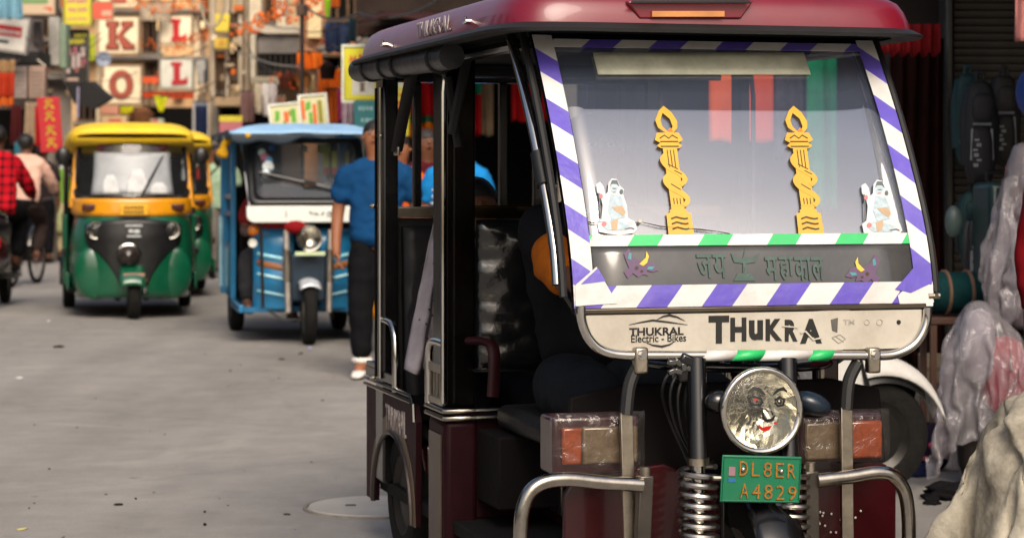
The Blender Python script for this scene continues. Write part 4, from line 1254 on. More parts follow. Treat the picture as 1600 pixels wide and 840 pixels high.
# left quarter panel with wheel arch (both sides)
for s in (-1, 1):
    arc = [(1.99 - .29*math.cos(PI*i/14), .16 + .27*math.sin(PI*i/14)) for i in range(15)]
    poly = [(1.66,.545),(1.63,.50),(1.66,.16)] + arc[0:1] + arc + [(2.40,.16),(2.40,.545)]
    poly = [(1.68,.553),(1.645,.50),(1.66,.16)] + arc + [(2.40,.16),(2.40,.553)]
    qp = MB().prism(poly, lambda a, b, t, s=s: (s*(.502 + t), a, b), -.02, .0).build('quarter_panel', dm, ER, smooth=30)
    MB().tube([(s*.504, a, b) for a, b in arc], .010, 8).build('arch_trim', pm('dull dark trim', '#4a4340', .3, metal=.8, var=.3), qp)
    arc2 = [(1.99 - .345*math.cos(PI*i/14), .16 + .33*math.sin(PI*i/14)) for i in range(15)]
    mb = MB(); mb.add([(s*.5035, a, b) for a, b in arc] + [(s*.5035, a, b) for a, b in arc2], [(i,i+1,16+i,15+i) for i in range(14)])
    mb.build('arch_flash', pm('faded yellow flash', '#46341f', .4, var=.4, scale=12), qp, smooth=0, solid=.002)
    for dz in (0,.02): MB().tube([(s*.506,2.41,.560+dz),(s*.506,1.70,.560+dz),(s*.506,1.665,.545+dz*.5),(s*.506,1.655,.50)], .007, 8).build('trim', trim, qp)
    tl = lambda a, b, d, s=s: Vector((s*(.5035 + d), 2.0 + s*a, .495 + b))
    text('lettering', 'THUKRAL', .30, .075, (0,0,0), pm('worn silver print', '#8f8583', .5), qp, fn=lambda a, b, d, s=s: Vector((s*(.504 + d), 1.93 + s*a, .475 + b*(1+1.2*abs(a)))), depth=.004)
    # armrest loop of chrome tube and grille by the passenger opening
    MB().tube(curve2([(s*.50,2.16,.80),(s*.50,2.05,.80),(s*.50,1.985,.785),(s*.50,1.95,.72),(s*.50,1.945,.57)], 5), .013, 10).build('armrest', chrome, ER)
    MB().tube(curve2([(s*.50,1.27,.78),(s*.50,1.40,.78),(s*.50,1.455,.765),(s*.50,1.475,.72),(s*.50,1.475,.57)], 5), .014, 10).build('armrest', chrome, ER)
    gr = MB().box(min(s*.492,s*.506), max(s*.492,s*.506), 1.29,1.465,.685,.715).build('grille_rail', steel, ER, bevel=.003)
    for k in range(4): MB().tube([(s*.5,1.31+.045*k,.60),(s*.5,1.31+.045*k,.69)], .006, 6).build('grille_bar', steel, ER)
    MB().box(min(s*.492,s*.506), max(s*.492,s*.506), 1.29,1.465,.585,.61).build('grille_rail', steel, ER, bevel=.003)
    MB().box(min(s*.492,s*.506), max(s*.492,s*.506), 1.95,2.40,.59,.625).build('sill_rail', blackm, ER, bevel=.003)
MB().box(-.46,.46,2.40,2.43,.2,.6).build('tail_panel', dm, ER)
MB().box(-.375,.375,1.66,2.39,.20,.39).build('wheel_well', pm('wheel well', '#060505', .9), ER)
MB().box(-.475,.475,1.70,2.39,.50,.545).build('wheel_well', pm('wheel well', '#060505', .9), ER)
MB().box(-.503,.503,2.20,2.40,.60,.64).build('luggage_shelf', black, ER)
# rolled rain curtain with straps
rc = curve2([FR.side(562,110,-.57)*1.0, FR.side(600,104,-.57), FR.side(650,97,-.57), FR.side(706,88,-.57)], 5)
rads = [.036 + .004*noise.noise(p*5) for p in rc]
o = MB().tube(rc, [r_*1.08 for r_ in rads], 16).build('rain_curtain', pm('grey black rain curtain', '#242427', .42, var=.2, scale=8, bump=.5, bscale=14), ER)
for i in (3, 6, 8, 13):
    MB().tube([rc[i] + Vector((.043*math.cos(w), 0, .043*math.sin(w))) for w in [2*PI*k/14 for k in range(14)]], .005, 6, closed=True).build('strap', rubber, o)
pts = [FR.side(644,112,-.54), FR.side(632,170,-.53), FR.side(620,236,-.52)]
o = MB().tube(pts, .020, 8, flat=.3).build('hanging_strap', pm('black webbing', '#131213', .7), ER)
p = pts[-1]; MB().obox(p, (.01,.06,.03)).build('strap_buckle', steel, o, bevel=.004)
# ================================================================== driver and passenger of the maroon rickshaw
navy_black = pm('black cotton', '#101013', .9, var=.25, bump=.3, bscale=40)
orange_c = pm('orange cotton', '#9a5212', .85, var=.2, bump=.3, bscale=50)
jeans_d = pm('charcoal denim', '#15181d', .9, var=.25, bump=.3, bscale=90)
def seated(seat, lean=0, **kw):
    """pose for someone sitting: hips at seat height, thighs forward (-y)"""
    z = seat
    d = dict(pelvis=(0,0,z+.10), waist=(0,-.01,z+.24), chest=(0,-.02-lean*.5,z+.44), neckb=(0,-.01-lean,z+.59), neck=(0,-.02-lean,z+.655),
        jaw=(0,-.035-lean,z+.715), head=(0,-.025-lean,z+.78), crown=(0,-.012-lean,z+.835),
        shL=(-.165,-.01-lean,z+.555), elL=(-.22,-.10,z+.30), wrL=(-.20,-.30,z+.30), paL=(-.195,-.375,z+.30),
        shR=(.165,-.01-lean,z+.555), elR=(.22,-.10,z+.30), wrR=(.20,-.30,z+.30), paR=(.195,-.375,z+.30),
        hiL=(-.09,-.05,z+.075), knL=(-.13,-.44,z+.09), anL=(-.13,-.46,z-.33), toL=(-.14,-.60,z-.385),
        hiR=(.09,-.05,z+.075), knR=(.13,-.44,z+.09), anR=(.13,-.46,z-.33), toR=(.14,-.60,z-.385))
    d.update(kw); return d
DZ = .60
drv, J = person('man in black vest over orange sleeves and charcoal trousers driving the maroon rickshaw', FR.world(-.13, 1.0), FR.t, 1.66,
    seated(DZ, .04, wrL=(-.13,-.47,.97), elL=(-.175,-.27,1.03), shL=(-.165,-.06,1.17), paL=(-.11,-.53,.96), wrR=(.42,-.50,.93), elR=(.30,-.28,.97), paR=(.46,-.56,.93),
           knL=(-.11,-.47,.69), knR=(.24,-.50,.68), anL=(.02,-.52,.30), anR=(.25,-.60,.30), toL=(.02,-.62,.27), toR=(.25,-.72,.27)),
    skin='#5a3725', lower=jeans_d, shoes=pm('black shoe', '#141313', .5))
# vest over the shirt, striped collar, bracelet
c1 = [('a', J['pelvis'], (.18,.16)), ('b', J['waist'], (.18,.16)), ('c', J['chest'], (.195,.165)), ('d', J['neckb'], .105)]
halfL, halfR = J['shL']*.45 + J['elL']*.55, J['shR']*.45 + J['elR']*.55
for S in 'LR':
    shd, el, wr = J['sh'+S], J['el'+S], J['wr'+S]
    skinned('sleeve', orange_c, drv, [[('a', shd*.6+el*.4, .066), ('b', el, .058), ('c', el*.72+wr*.28, .056)]], 3, .012)
skinned('vest', navy_black, drv, [c1, [('c', J['chest'], (.18,.145)), ('sl', J['shL'], .098), ('hl', halfL, .088)], [('c', J['chest'], (.18,.145)), ('sr', J['shR'], .098), ('hr', halfR, .088)]], 3, .012)
for dz, m_ in ((0, navy_black), (.012, pm('white stripe', '#c8c5c0', .7)), (.024, navy_black)):
    MB().tube([J['neckb'] + Vector((.072*math.cos(w), .072*math.sin(w), .005+dz)) for w in [2*PI*k/18 for k in range(18)]], .008, 8, closed=True).build('collar', m_, drv)
wv = (J['paL'] - J['wrL']).normalized(); a_, b_, _ = frame_from(wv)
MB().tube([J['wrL'] + a_*.036*math.cos(w) + b_*.036*math.sin(w) for w in [2*PI*k/14 for k in range(14)]], .011, 8, closed=True).build('bracelet', steel, drv)

grey_sh = pm('grey voile', '#7d787e', .9, var=.2, scale=8, dirt='#3a3640', dirt_amt=.4)
pas, J2 = person('passenger in dark clothes and a grey spotted shawl riding in the back seat', FR.world(-.22, 1.98), FR.t, 1.5, seated(.55),
    skin='#6b452f', shirt=pm('dark kurta', '#1b1719', .9), sleeve='long', lower=pm('dark salwar', '#221d22', .9), long_hair=True, face=False)
def shawl(a, b):
    q = FR.at(680 - 48*b**1.1 + (16 + 92*b)*a, 330 + 246*b + 8*math.sin(a*9), 1.72 - .14*b)
    y = q.y - 1.98 + .028*math.sin(a*16 + b*3)*(.25+b) + .014*noise.noise(Vector((a*7,b*7,2)))
    return (q.x + .22, y, q.z)
o = MB().grid(shawl, 36, 24).build('shawl', grey_sh, pas, smooth=180, solid=.004)
mb = MB()
for _ in range(26):
    p = Vector(shawl(random.uniform(.05,.7), random.uniform(.1,.95))); mb.obox(p + Vector((0,-.004,0)), (.006,.002,.006), Matrix.Rotation(random.random()*3, 4, 'Y'))
tag(mb.build('dark_specks', pm('shawl specks', '#221f24', .8), o, smooth=0), kind='stuff')

# ================================================================== green and yellow auto rickshaws
ag = pm('auto green paint', '#084f35', .25, var=.14, scale=6, coat=.6, dirt='#2d3a2c', dirt_amt=.25)
ay = pm('auto yellow paint', '#d08c10', .3, var=.08, coat=.4, dirt='#a3751e', dirt_amt=.25)
ayc = pm('yellow canopy', '#e6bd1c', .55, var=.12, scale=5, dirt='#c9b35e', dirt_amt=.4)
bpl = pm('black plastic', '#131314', .35, var=.2)
dkin = pm('dark cabin lining', '#0c0b0b', .8)
lamp_m = pm('lamp reflector', '#c9c5b6', .12, metal=1, var=.3, scale=90)
FA = Frame(-3.40, 20.15, 11.6)
def make_auto(label, loc, rz):
    t = thing('auto_rickshaw', label, 'auto rickshaw', loc, rz, 'green and yellow auto rickshaws')
    def half_w(z):   # half width of the front shell at height z
        return .50 + .06*math.sin(PI*min(1, max(0, (z-.15)/.8))) if z < .95 else .545 - .05*(z-.95)
    def front(x, z, off=0):
        hw = half_w(z); s = min(1, abs(x)/hw)
        y = .06 + .50*(1 - (1 - s**2.6)**(1/2.2)) + .10*max(0, z-.75) + .05*max(0, .35-z)
        return Vector((x, y - off, z))
    def shell(z0, z1, off=0, n=28, m=12):
        def f(a, b):
            z = z0 + (z1-z0)*b; w = -math.cos(PI*a)
            return front(half_w(z)*w, z, off)
        return f
    MB().grid(shell(.19, .92), 28, 12).build('front_cowl', ag, t, smooth=180, solid=.02)
    MB().grid(lambda a, b: shell(.925, 1.085)(a, b), 28, 5).build('upper_panel', ay, t, smooth=180, solid=.02)
    # black mask: wide band at the lamps, tapering down to the wheel
    def mask(a, b):
        z = .885 - .60*b
        hw = .43 - .02*b if b < .38 else .43*(1-(b-.38)/.62)**1.5*.62 + .13
        if .30 < b < .46: hw = .43 + (.265+.13 - .43)*(b-.30)/.16
        return front(min(hw, .43)*(2*a-1), z - .06*abs(2*a-1)**2*(b < .2) + .02, .016)
    MB().grid(mask, 22, 16).build('front_mask', bpl, t, smooth=60, solid=.012)
    for s in (-1, 1):
        c = front(s*.335, .80, .02)
        h = MB().lathe([(.083,-.005),(.078,-.02),(.068,-.018),(.066,.0)], c, (0,1,0), 24).build('headlight', chrome, t)
        MB().lathe([(.066,-.006),(.045,.02),(.02,.03),(.002,.032)], c, (0,1,0), 20).build('reflector', lamp_m, h, smooth=180)
        MB().lathe([(.066,-.012),(.05,-.022),(.03,-.028),(.002,-.03)], c, (0,1,0), 20).build('lens', film('headlight glass', '#f2f2ee', '#c9c9c4', .05, 1.5, .02, .35, 55), h, smooth=180)
        c = front(s*.36, 1.0, .012)
        MB().box(c.x-.10, c.x+.10, c.y-.012, c.y+.03, .975, 1.035).build('indicator', pm('dark amber lens', '#3d130b', .25), t, bevel=.01)
        # lower bumper lobes
        MB().ell(front(s*.33, .42, .0) + Vector((0,.045,0)), (.20,.065,.25), 18, 12).build('fender', ag, t, smooth=180)
    o = MB().box(-.13,.13,.0,.03,.935,1.035).build('number_plate', pm('yellow number plate', '#d8a01a', .4), t, bevel=.008)
    mb = MB()
    for k in range(6): mb.box(-.085+.03*k, -.068+.03*k, -.004, .0, .993, 1.018).box(-.09+.031*k, -.072+.031*k, -.004, .0, .95, .978)
    mb.build('plate_mark', bpl, o, smooth=0)
    mb = MB(); mb.box(-.075,.075,.0,.03,.835,.85).box(-.06,.06,.0,.03,.74,.755)
    mb.box(-.045,-.01,.01,.03,.78,.81).box(.0,.05,.01,.03,.775,.808)
    mb.build('emblem', pm('pale emblem', '#b9bdc0', .35), t, smooth=0)
    # round black horn dome over the wheel
    c = Vector((-.05,-.03,.57))
    h = MB().lathe([(.001,-.10),(.05,-.09),(.085,-.05),(.098,0),(.098,.05)], c, (0,1,0), 22).build('horn_dome', pm('brown black dome', '#2a2320', .2), t, smooth=180)
    MB().tube([c + Vector((.104*math.cos(w), .0, .104*math.sin(w))) for w in [PI*k/14 for k in range(15)]], .012, 8).build('dome_rim', chrome, h)
    MB().grid(lambda a, b: (-.02 + (b-.5)*.22, .08 + .30*math.cos(PI*(.08+.84*a))*-1, .26 + .24*math.sin(PI*(.08+.84*a)) - .02*(2*b-1)**2), 16, 6).build('mudguard', ag, t, smooth=180, solid=.01)
    MB().box(-.10,.09,-.16,-.12,.375,.42).build('mudguard_badge', pm('pink brown badge', '#a57a6a', .4), t, bevel=.006)
    MB().box(-.14,.12,-.15,-.10,.33,.37).build('bumper_bar', pm('dull bronze', '#4a3a2a', .35, metal=.6), t, bevel=.008)
    # wheels
    rimm = pm('tan wheel rim', '#8d6f47', .5)
    wheel(t, Vector((0,.06,.225)), .225, .12, rimm)
    MB().cyl((0,.06,.25),(0,.20,.6),.035).cyl((.10,.06,.225),(.10,.2,.55),.025).build('fork', black, t)
    for s in (-1, 1):
        wheel(t, Vector((s*.56,1.95,.225)), .225, .12, rimm)
        MB().grid(lambda a, b, s=s: (s*(.52 + .13*b), 1.95 - .29*math.cos(PI*a), .24 + .27*math.sin(PI*a)), 14, 4).build('mudflap', bpl, t, smooth=180, solid=.01)
    # body sides, floor, back
    for s in (-1, 1):
        MB().box(s*.60-.025, s*.60+.025, 1.15, 2.45, .26, .93).build('side_panel', ag, t, bevel=.02)
        MB().box(s*.58-.015, s*.58+.015, .50, 1.16, .24, .40).build('door_sill', ag, t, bevel=.01)
        MB().box(s*.615-.02, s*.615+.02, .9,1.1,.55,.62).build('side_handle', bpl, t, bevel=.01)
        # orange corner pillars
        MB().tube([(s*.545,.52,1.00),(s*.515,.58,1.35),(s*.49,.66,1.60)], .028, 10).build('pillar', ay, t)
        MB().tube([(s*.60,1.2,.9),(s*.57,1.2,1.62)], .02, 8).build('rear_pillar', bpl, t)
        # round mirror on a stalk
        m_ = MB().cyl((s*.54,.50,1.30),(s*.63,.42,1.40),.010, n=8).build('mirror', bpl, t)
        MB().ell((s*.625,.40,1.47), (.065,.03,.085), 14, 9).build('mirror_head', bpl, m_)
    MB().box(-.58,.58,.45,2.4,.22,.27).build('floor', dkin, t)
    MB().box(-.6,.6,2.40,2.46,.3,1.0).build('tail_panel', ag, t, bevel=.02)
    MB().box(-.56,.56,1.45,1.55,.27,1.25).build('rear_seat', dkin, t, bevel=.03)
    MB().box(-.55,.55,2.2,2.25,.9,1.66).build('rear_curtain', dkin, t)
    # windscreen: black surround with a pale sheet painting in the reflected sky
    zz0, zz1 = 1.09, 1.63
    def ws(x, z, off=0): return Vector((x, .30 + .28*(z-1.09)/.54*.5 + .20*(abs(x)/.5)**2.5 - off, z))
    def rr(hw0, hw1, z0, z1, r, n=6):
        pts = []
        for cx, cz, a0 in ((hw1-r, z1-r, 0),(-hw1+r, z1-r, PI/2),(-hw0+r, z0+r, PI),(hw0-r, z0+r, 1.5*PI)):
            pts += [(cx + r*math.cos(a0 + PI/2*i/n), cz + r*math.sin(a0 + PI/2*i/n)) for i in range(n+1)]
        return pts
    out_ = rr(.525,.475,zz0,zz1,.09); inn = rr(.36,.325,1.14,1.50,.03)
    N = len(out_)
    mb = MB(); mb.tube([ws(a, b, .0) for a, b in out_], .022, 8, closed=True).build('windscreen_frame', bpl, t)
    MB().grid(lambda a, b: ws((.5 - .04*b)*(2*a-1), 1.10 + .52*b), 16, 8).build('windscreen', film('auto windscreen glass', '#c9d0d0', '#878b8f', .05, 1.5, .03), t, smooth=180)
    sky_refl = film('painted sky reflection', '#cfd2d4', '#a3a7ac', .88, 1.45, .25)
    MB().grid(lambda a, b: ws((.365 - .03*b + .012*(2*b-1)**2)*(2*a-1), 1.125 + (.375)*b + .010*(2*a-1)**2*(2*b-1), .006), 14, 8).build('windscreen_reflection', sky_refl, t, smooth=180, solid=.003)
    for cx, w_, hh in ((-.20,.075,.17),(.04,.095,.22),(.24,.08,.10)):
        MB().grid(lambda a, b, cx=cx, w_=w_, hh=hh: ws(cx + w_*(2*a-1)*(1-.6*b**3), 1.128 + hh*b, .0095), 8, 6).build('shirt_seat_shape', pm('white shirt and seat shape', '#c3c5c6', .8), t, smooth=180, solid=.002)  # white shapes stand in for shirt and seat covers behind the glass
    for k in range(3):
        c = ws(-.24 + .24*k, 1.555, -.02)
        MB().ell(c, (.085,.012,.05), 14, 8).build('windscreen_ornament', pm('dark red ornament', '#5c0d16', .5), t)
    c0, c1 = ws(.06, 1.075, .045), ws(.275, 1.475, .03)
    o = MB().tube([c0, c0*.55 + c1*.45, c1], [.008,.012,.006], 8).build('wiper', bpl, t)
    MB().cyl(c0 + Vector((0,-.01,0)), c0 + Vector((0,.03,0)), .022, n=12).build('wiper_pivot', bpl, o)
    # canopy
    rings = []
    for y, hw, z0, z1 in ((.36,.50,1.635,1.675),(.40,.535,1.60,1.72),(.55,.56,1.57,1.755),(.9,.585,1.52,1.78),(1.5,.60,1.50,1.785),(2.1,.60,1.48,1.76),(2.32,.585,1.46,1.70),(2.38,.55,1.50,1.60)):
        ring = []
        for k in range(17):
            w = PI*k/16; cs, sn = math.cos(w), math.sin(w)
            ring.append(Vector((hw*(abs(cs)**.45)*(1 if cs > 0 else -1), y - .05*sn, z0 + (z1-z0)*(sn**.55))))
        rings.append(ring)
    mb = MB(); mb.loft(rings, cap=False).build('canopy', ayc, t, smooth=180, solid=.02)
    for s in (-1, 1):
        MB().grid(lambda a, b, s=s: (s*(.60 + .008*math.sin(a*17)), 1.25 + 1.05*a, .92 + .62*b), 16, 6).build('side_curtain', pm('olive canvas', '#5d5539', .8, var=.3), t, smooth=180, solid=.01)
    return t
AU = make_auto('green and yellow three wheeled auto rickshaw facing forward, single black wiper on pale windscreen', FA.world(0, 0), FA.t)
AU2 = copy_tree(AU)
tag(AU2, 'second green auto rickshaw mostly hidden behind the first one')
AU2.location = FA.world(.42, 3.3); 
AU2.rotation_euler.z = FA.t + .03
drv2, _ = person('driver in white shirt inside the front green auto rickshaw', FA.world(.0, 1.12), FA.t, 1.6, seated(.55), shirt=pm('white shirt', '#c9c8c4', .9), lower=jeans_d, skin='#4a2e20')

# ================================================================== blue electric rickshaw
FB = Frame(-1.56, 17.15, 11)
bl = pm('blue body paint', '#1f6f9c', .3, var=.12, scale=6, coat=.4, dirt='#2d4c5a', dirt_amt=.3)
bld = pm('blue tube paint', '#1d5f86', .35, var=.15)
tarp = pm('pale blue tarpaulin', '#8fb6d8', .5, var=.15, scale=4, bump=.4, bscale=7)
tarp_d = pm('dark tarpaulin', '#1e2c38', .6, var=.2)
B = thing('electric_rickshaw', 'blue electric rickshaw with pale blue tarpaulin roof behind the walking man', 'electric rickshaw', FB.world(0, 0), FB.t)
def BA(px, py, v=0): return FB.at(px, py, v)
# roof tarpaulin
def broof(a, b):
    x = -.60 + 1.20*a; y = .02 + 2.1*b
    e = max(abs(2*a-1), abs(2*b-1)*.98)
    return (x, y, 1.70 - .085*e**5 - .02*abs(2*a-1) + .012*noise.noise(Vector((x*4, y*3, 1))))
MB().grid(broof, 30, 40).build('roof_tarpaulin', tarp, B, smooth=180, solid=.015)
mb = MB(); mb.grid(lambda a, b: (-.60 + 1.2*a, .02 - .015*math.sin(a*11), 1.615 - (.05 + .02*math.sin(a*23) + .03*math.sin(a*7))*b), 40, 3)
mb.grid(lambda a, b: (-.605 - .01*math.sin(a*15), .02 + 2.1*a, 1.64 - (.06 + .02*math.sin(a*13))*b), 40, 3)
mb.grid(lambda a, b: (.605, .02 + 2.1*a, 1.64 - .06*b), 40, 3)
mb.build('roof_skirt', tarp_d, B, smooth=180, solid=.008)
MB().ell((-.46,-.0,1.60), (.022,.01,.022), 10, 6).build('roof_emblem', gold, B)
MB().tube([(-.58,.08,1.60),(.58,.08,1.60)], .02, 8).tube([(-.58,.08,1.60),(-.58,2.05,1.60)], .02, 8).tube([(.58,.08,1.60),(.58,2.05,1.60)], .02, 8).tube([(-.58,2.05,1.6),(.58,2.05,1.6)], .02, 8).build('roof_frame', bld, B)
# posts
for u in (-.50,.50):
    MB().box(u-.022,u+.022,1.02,1.07,.3,1.6).build('post', bl, B, bevel=.006)
    MB().box(u-.04,u+.04,1.98,2.04,.3,1.6).build('post', bl, B, bevel=.006)
    MB().tube([(u*.98,.40,1.60),(u*.94,.22,1.35),(u*.88,.08,1.06)], .013, 8).build('windscreen_post', chrome, B)
    for z in (.72,.98,1.12): MB().box(u-.012,u+.012,1.05,2.0,z-.02,z+.02).build('side_rail', bld, B, bevel=.004)
    MB().box(u-.015,u+.015,1.05,2.0,.3,.70).build('side_panel', bl, B, bevel=.01)
    MB().box(u-.02,u+.02,.15,1.1,.24,.30).build('sill', bl, B, bevel=.01)
    MB().box(min(u*1.02,u*1.10), max(u*1.02,u*1.10), 1.98,2.12,.35,.95).build('pale_flash', pm('pale blue flash', '#9cc9d8', .4), B, bevel=.01)
# windscreen: black frame, glass, white name board
def bws(u, z, off=0): return Vector((u, .02 + .36*(z-1.07)/.52 - off, z))
fr = [(-.44,1.075),(.44,1.075),(.41,1.575),(-.41,1.575)]
mb = MB()
def rrect(x0,x1,z0,z1,r,n=5):
    pts = []
    for cx, cz, a0 in ((x1-r,z1-r,0),(x0+r,z1-r,PI/2),(x0+r,z0+r,PI),(x1-r,z0+r,1.5*PI)):
        pts += [(cx + r*math.cos(a0+PI/2*i/n), cz + r*math.sin(a0+PI/2*i/n)) for i in range(n+1)]
    return pts
o_, i_ = rrect(-.455,.455,1.07,1.59,.05), rrect(-.39,.39,1.12,1.55,.06)
for ring, off in ((o_,.008),(i_,.008)): pass
n_ = len(o_)
mb.add([bws(a, b, .006) for a, b in o_] + [bws(a, b, .006) for a, b in i_], [(k, (k+1) % n_, n_+(k+1) % n_, n_+k) for k in range(n_)])
mb.build('windscreen_frame', bpl, B, smooth=60, solid=.02)
MB().grid(lambda a, b: bws(-.43 + .86*a, 1.09 + .48*b), 8, 14).build('windscreen', film('blue rickshaw glass', '#dde4e6', '#a8adb5', .05, 1.6, .02), B, smooth=180, solid=.004)
MB().prism(ru_rect(-.47,.47,.935,1.062,.06), lambda a, b, t: (a, t, b), -.01, .02).build('name_board', pm('white name board', '#d9ddd8', .4, var=.05), B, smooth=30, bevel=.006)
mb = MB()
for x, w_ in ((.02,.03),(.06,.035),(.11,.03),(.17,.035)): mb.obox((x, -.014, 1.0 + random.uniform(-.01,.01)), (w_,.004,.012), Matrix.Rotation(random.uniform(-1,1), 4, 'Y'))
mb.obox((-.17,-.014,1.0), (.006,.004,.05)).tube([(.16+.016*math.cos(w),-.013,1.0+.016*math.sin(w)) for w in [2*PI*k/10 for k in range(10)]], .004, 5, closed=True)
mb.build('board_mark', pm('faded grey marks', '#6c706f', .6), B, smooth=0)
c0, c1 = bws(-.36,1.32,.03), bws(.34,1.16,.03)
MB().tube([c0, c0*.5+c1*.5, c1], [.010,.014,.008], 8).obox(c0*.45+c1*.55 + Vector((0,-.01,.005)), (.10,.02,.03), Matrix.Rotation(.2, 4, 'Y')).build('wiper', bpl, B)
for x, z, r_, m_ in ((-.33,1.47,.03,'#bcd8d0'),(-.31,1.43,.035,'#d07a9a'),(-.28,1.41,.03,'#5aa6d6'),(-.29,1.36,.045,'#d4dde2'),(-.31,1.31,.03,'#d9e0e6'),(-.25,1.51,.025,'#23508e')):
    MB().ell(bws(x, z, .008), (r_,.004,r_*1.1), 10, 6).build('sticker', pm('sticker '+m_, m_, .5), B)
# front panels
def bfront(s, a, b):
    x = s*(.10 + .30*a); z = .26 + .62*b
    return (x, .16 + .10*a*a - .05*math.sin(PI*b) + .014*math.sin(b*13), z)
for s in (-1, 1):
    f_ = MB().grid(lambda a, b, s=s: bfront(s, a, b), 8, 24).build('front_panel', bl, B, smooth=180, solid=.02)
    for z, hh, m_ in ((.60,.05,'#8a5a34'),(.68,.025,'#9fdcec'),(.53,.02,'#b6e4ee'),(.40,.018,'#a6dcea')):
        def sf(a, b, s=s, z=z, hh=hh):
            p = bfront(s, .08+.84*a, (z-.26)/.62 + hh/.62*b - .08*(1-a)); return (p[0], p[1]-.016, p[2])
        MB().grid(sf, 8, 2).build('panel_stripe', pm('stripe '+m_, m_, .3), f_, smooth=180, solid=.004)
    h = MB().ell((s*.41,.10,.875), (.045,.035,.045), 12, 8).build('indicator', pm('amber lamp', '#b8661a', .3), B)
    MB().tube([(s*.36,.05,.93),(s*.345,.06,.5),(s*.34,.08,.28)], .013, 8).build('stay_rod', pm('dark steel rod', '#3a3733', .4, metal=.7), B)
    MB().cyl((s*.17,-.01,.88),(s*.155,-.03,.25), .022, n=10).build('fork_leg', pm('pale fork', '#b7aea4', .35, metal=.6), B)
    pts = [Vector((s*(.165), -.02, .74)) + Vector((.03*math.cos(w), .03*math.sin(w), -.018*w/(2*PI))) for w in [2*PI*k/10 for k in range(10*14)]]
    MB().tube(pts, .006, 6).build('spring', steel, B)
c = Vector((.0,-.09,.815))
h = MB().lathe([(.03,.12),(.075,.08),(.097,.02),(.10,0),(.096,-.012),(.086,-.01)], c, (0,1,0), 26).build('headlight', chrome, B)
MB().lathe([(.088,0),(.06,.03),(.02,.045),(.002,.046)], c, (0,1,0), 22).build('reflector', lamp_m, h, smooth=180)
MB().lathe([(.09,-.006),(.06,-.016),(.03,-.02),(.002,-.021)], c, (0,1,0), 22).build('lens', film('headlight glass', '#f2f2ee', '#c9c9c4', .05, 1.5, .02, .35, 55), h, smooth=180)
c = Vector((-.42,.05,.78)); MB().lathe([(.034,0),(.02,.015),(.002,.016)], c, (0,1,0), 14).build('side_lamp', pm('white lamp face', '#dcdcd6', .1, metal=.3), B)
MB().box(-.11,.12,-.10,-.085,.685,.715).build('number_strip', pm('pale strip', '#b9c9a0', .4), B, bevel=.003)
MB().box(-.14,.14,.0,.06,.33,.70).build('fork_cover', pm('dark blue cover', '#142838', .4), B, bevel=.02)
MB().ell((-.10,-.02,.90), (.09,.05,.05), 12, 8).build('red_cloth', pm('red cloth tuft', '#7d1216', .8), B)
wheel(B, Vector((0,-.04,.235)), .235, .10, hubm)
MB().grid(lambda a, b: ((b-.5)*.16, -.04 - .265*math.cos(PI*(.30+.5*a)), .245 + .265*math.sin(PI*(.30+.5*a)) - .03*(2*b-1)**2), 14, 6).build('mudguard', pm('pale grey mudguard', '#c6ccd2', .35, metal=.3), B, smooth=180, solid=.01)
for u in (-.43,.43): wheel(B, Vector((u,1.72,.225)), .225, .12, hubm)
MB().box(-.48,.48,.2,2.05,.24,.28).build('floor', bld, B)
MB().box(-.45,.45,.95,1.02,.28,.95).build('seat_partition', dkin, B, bevel=.01)
MB().box(-.45,.45,.62,.95,.28,.58).build('driver_seat', dkin, B, bevel=.02)
MB().box(-.46,.46,1.9,1.96,.3,1.2).build('rear_backrest', dkin, B, bevel=.01)
MB().tube([(-.3,.05,.26),(-.2,-.02,.20),(-.05,.0,.19),(.05,.02,.22)], .008, 6).build('hanging_cable', rubber, B)
o = MB().tube(curve2([(-.56,.20,1.60),(-.63,.22,1.52),(-.62,.2,1.45),(-.68,.2,1.48)], 5), .028, 8).build('rope_tassel', pm('yellow rope', '#b98d1c', .8), B)
person('driver with dark trousers and red vest sitting inside the blue rickshaw', FB.world(-.22, .82), FB.t, 1.62, seated(.58, 0, knL=(-.22,-.42,.68), anL=(-.22,-.44,.30), toL=(-.22,-.56,.27)),
       shirt=pm('dull red shirt', '#6d1a18', .9), sleeve='short', lower=pm('grey black trousers', '#26262a', .9), skin='#4a2e20', shoes=pm('black shoe', '#141313', .5))
for px0, px1, py0, py1, hx in ((506,514,238,262,'#c4b41e'),(518,526,236,262,'#c4b41e'),(506,514,262,272,'#b8281e'),(518,526,262,272,'#b8281e'),(496,516,226,240,'#b0a81e'),(472,481,228,238,'#c9bfae'),(540,545,236,258,'#a89a1e')):
    a_, b_ = FB.at(px0, py1, .35), FB.at(px1, py0, .35)
    MB().box(a_.x, b_.x, .35, .354, a_.z, b_.z).build('hanging_card', pm('card ' + hx, hx, .6), B, smooth=0)

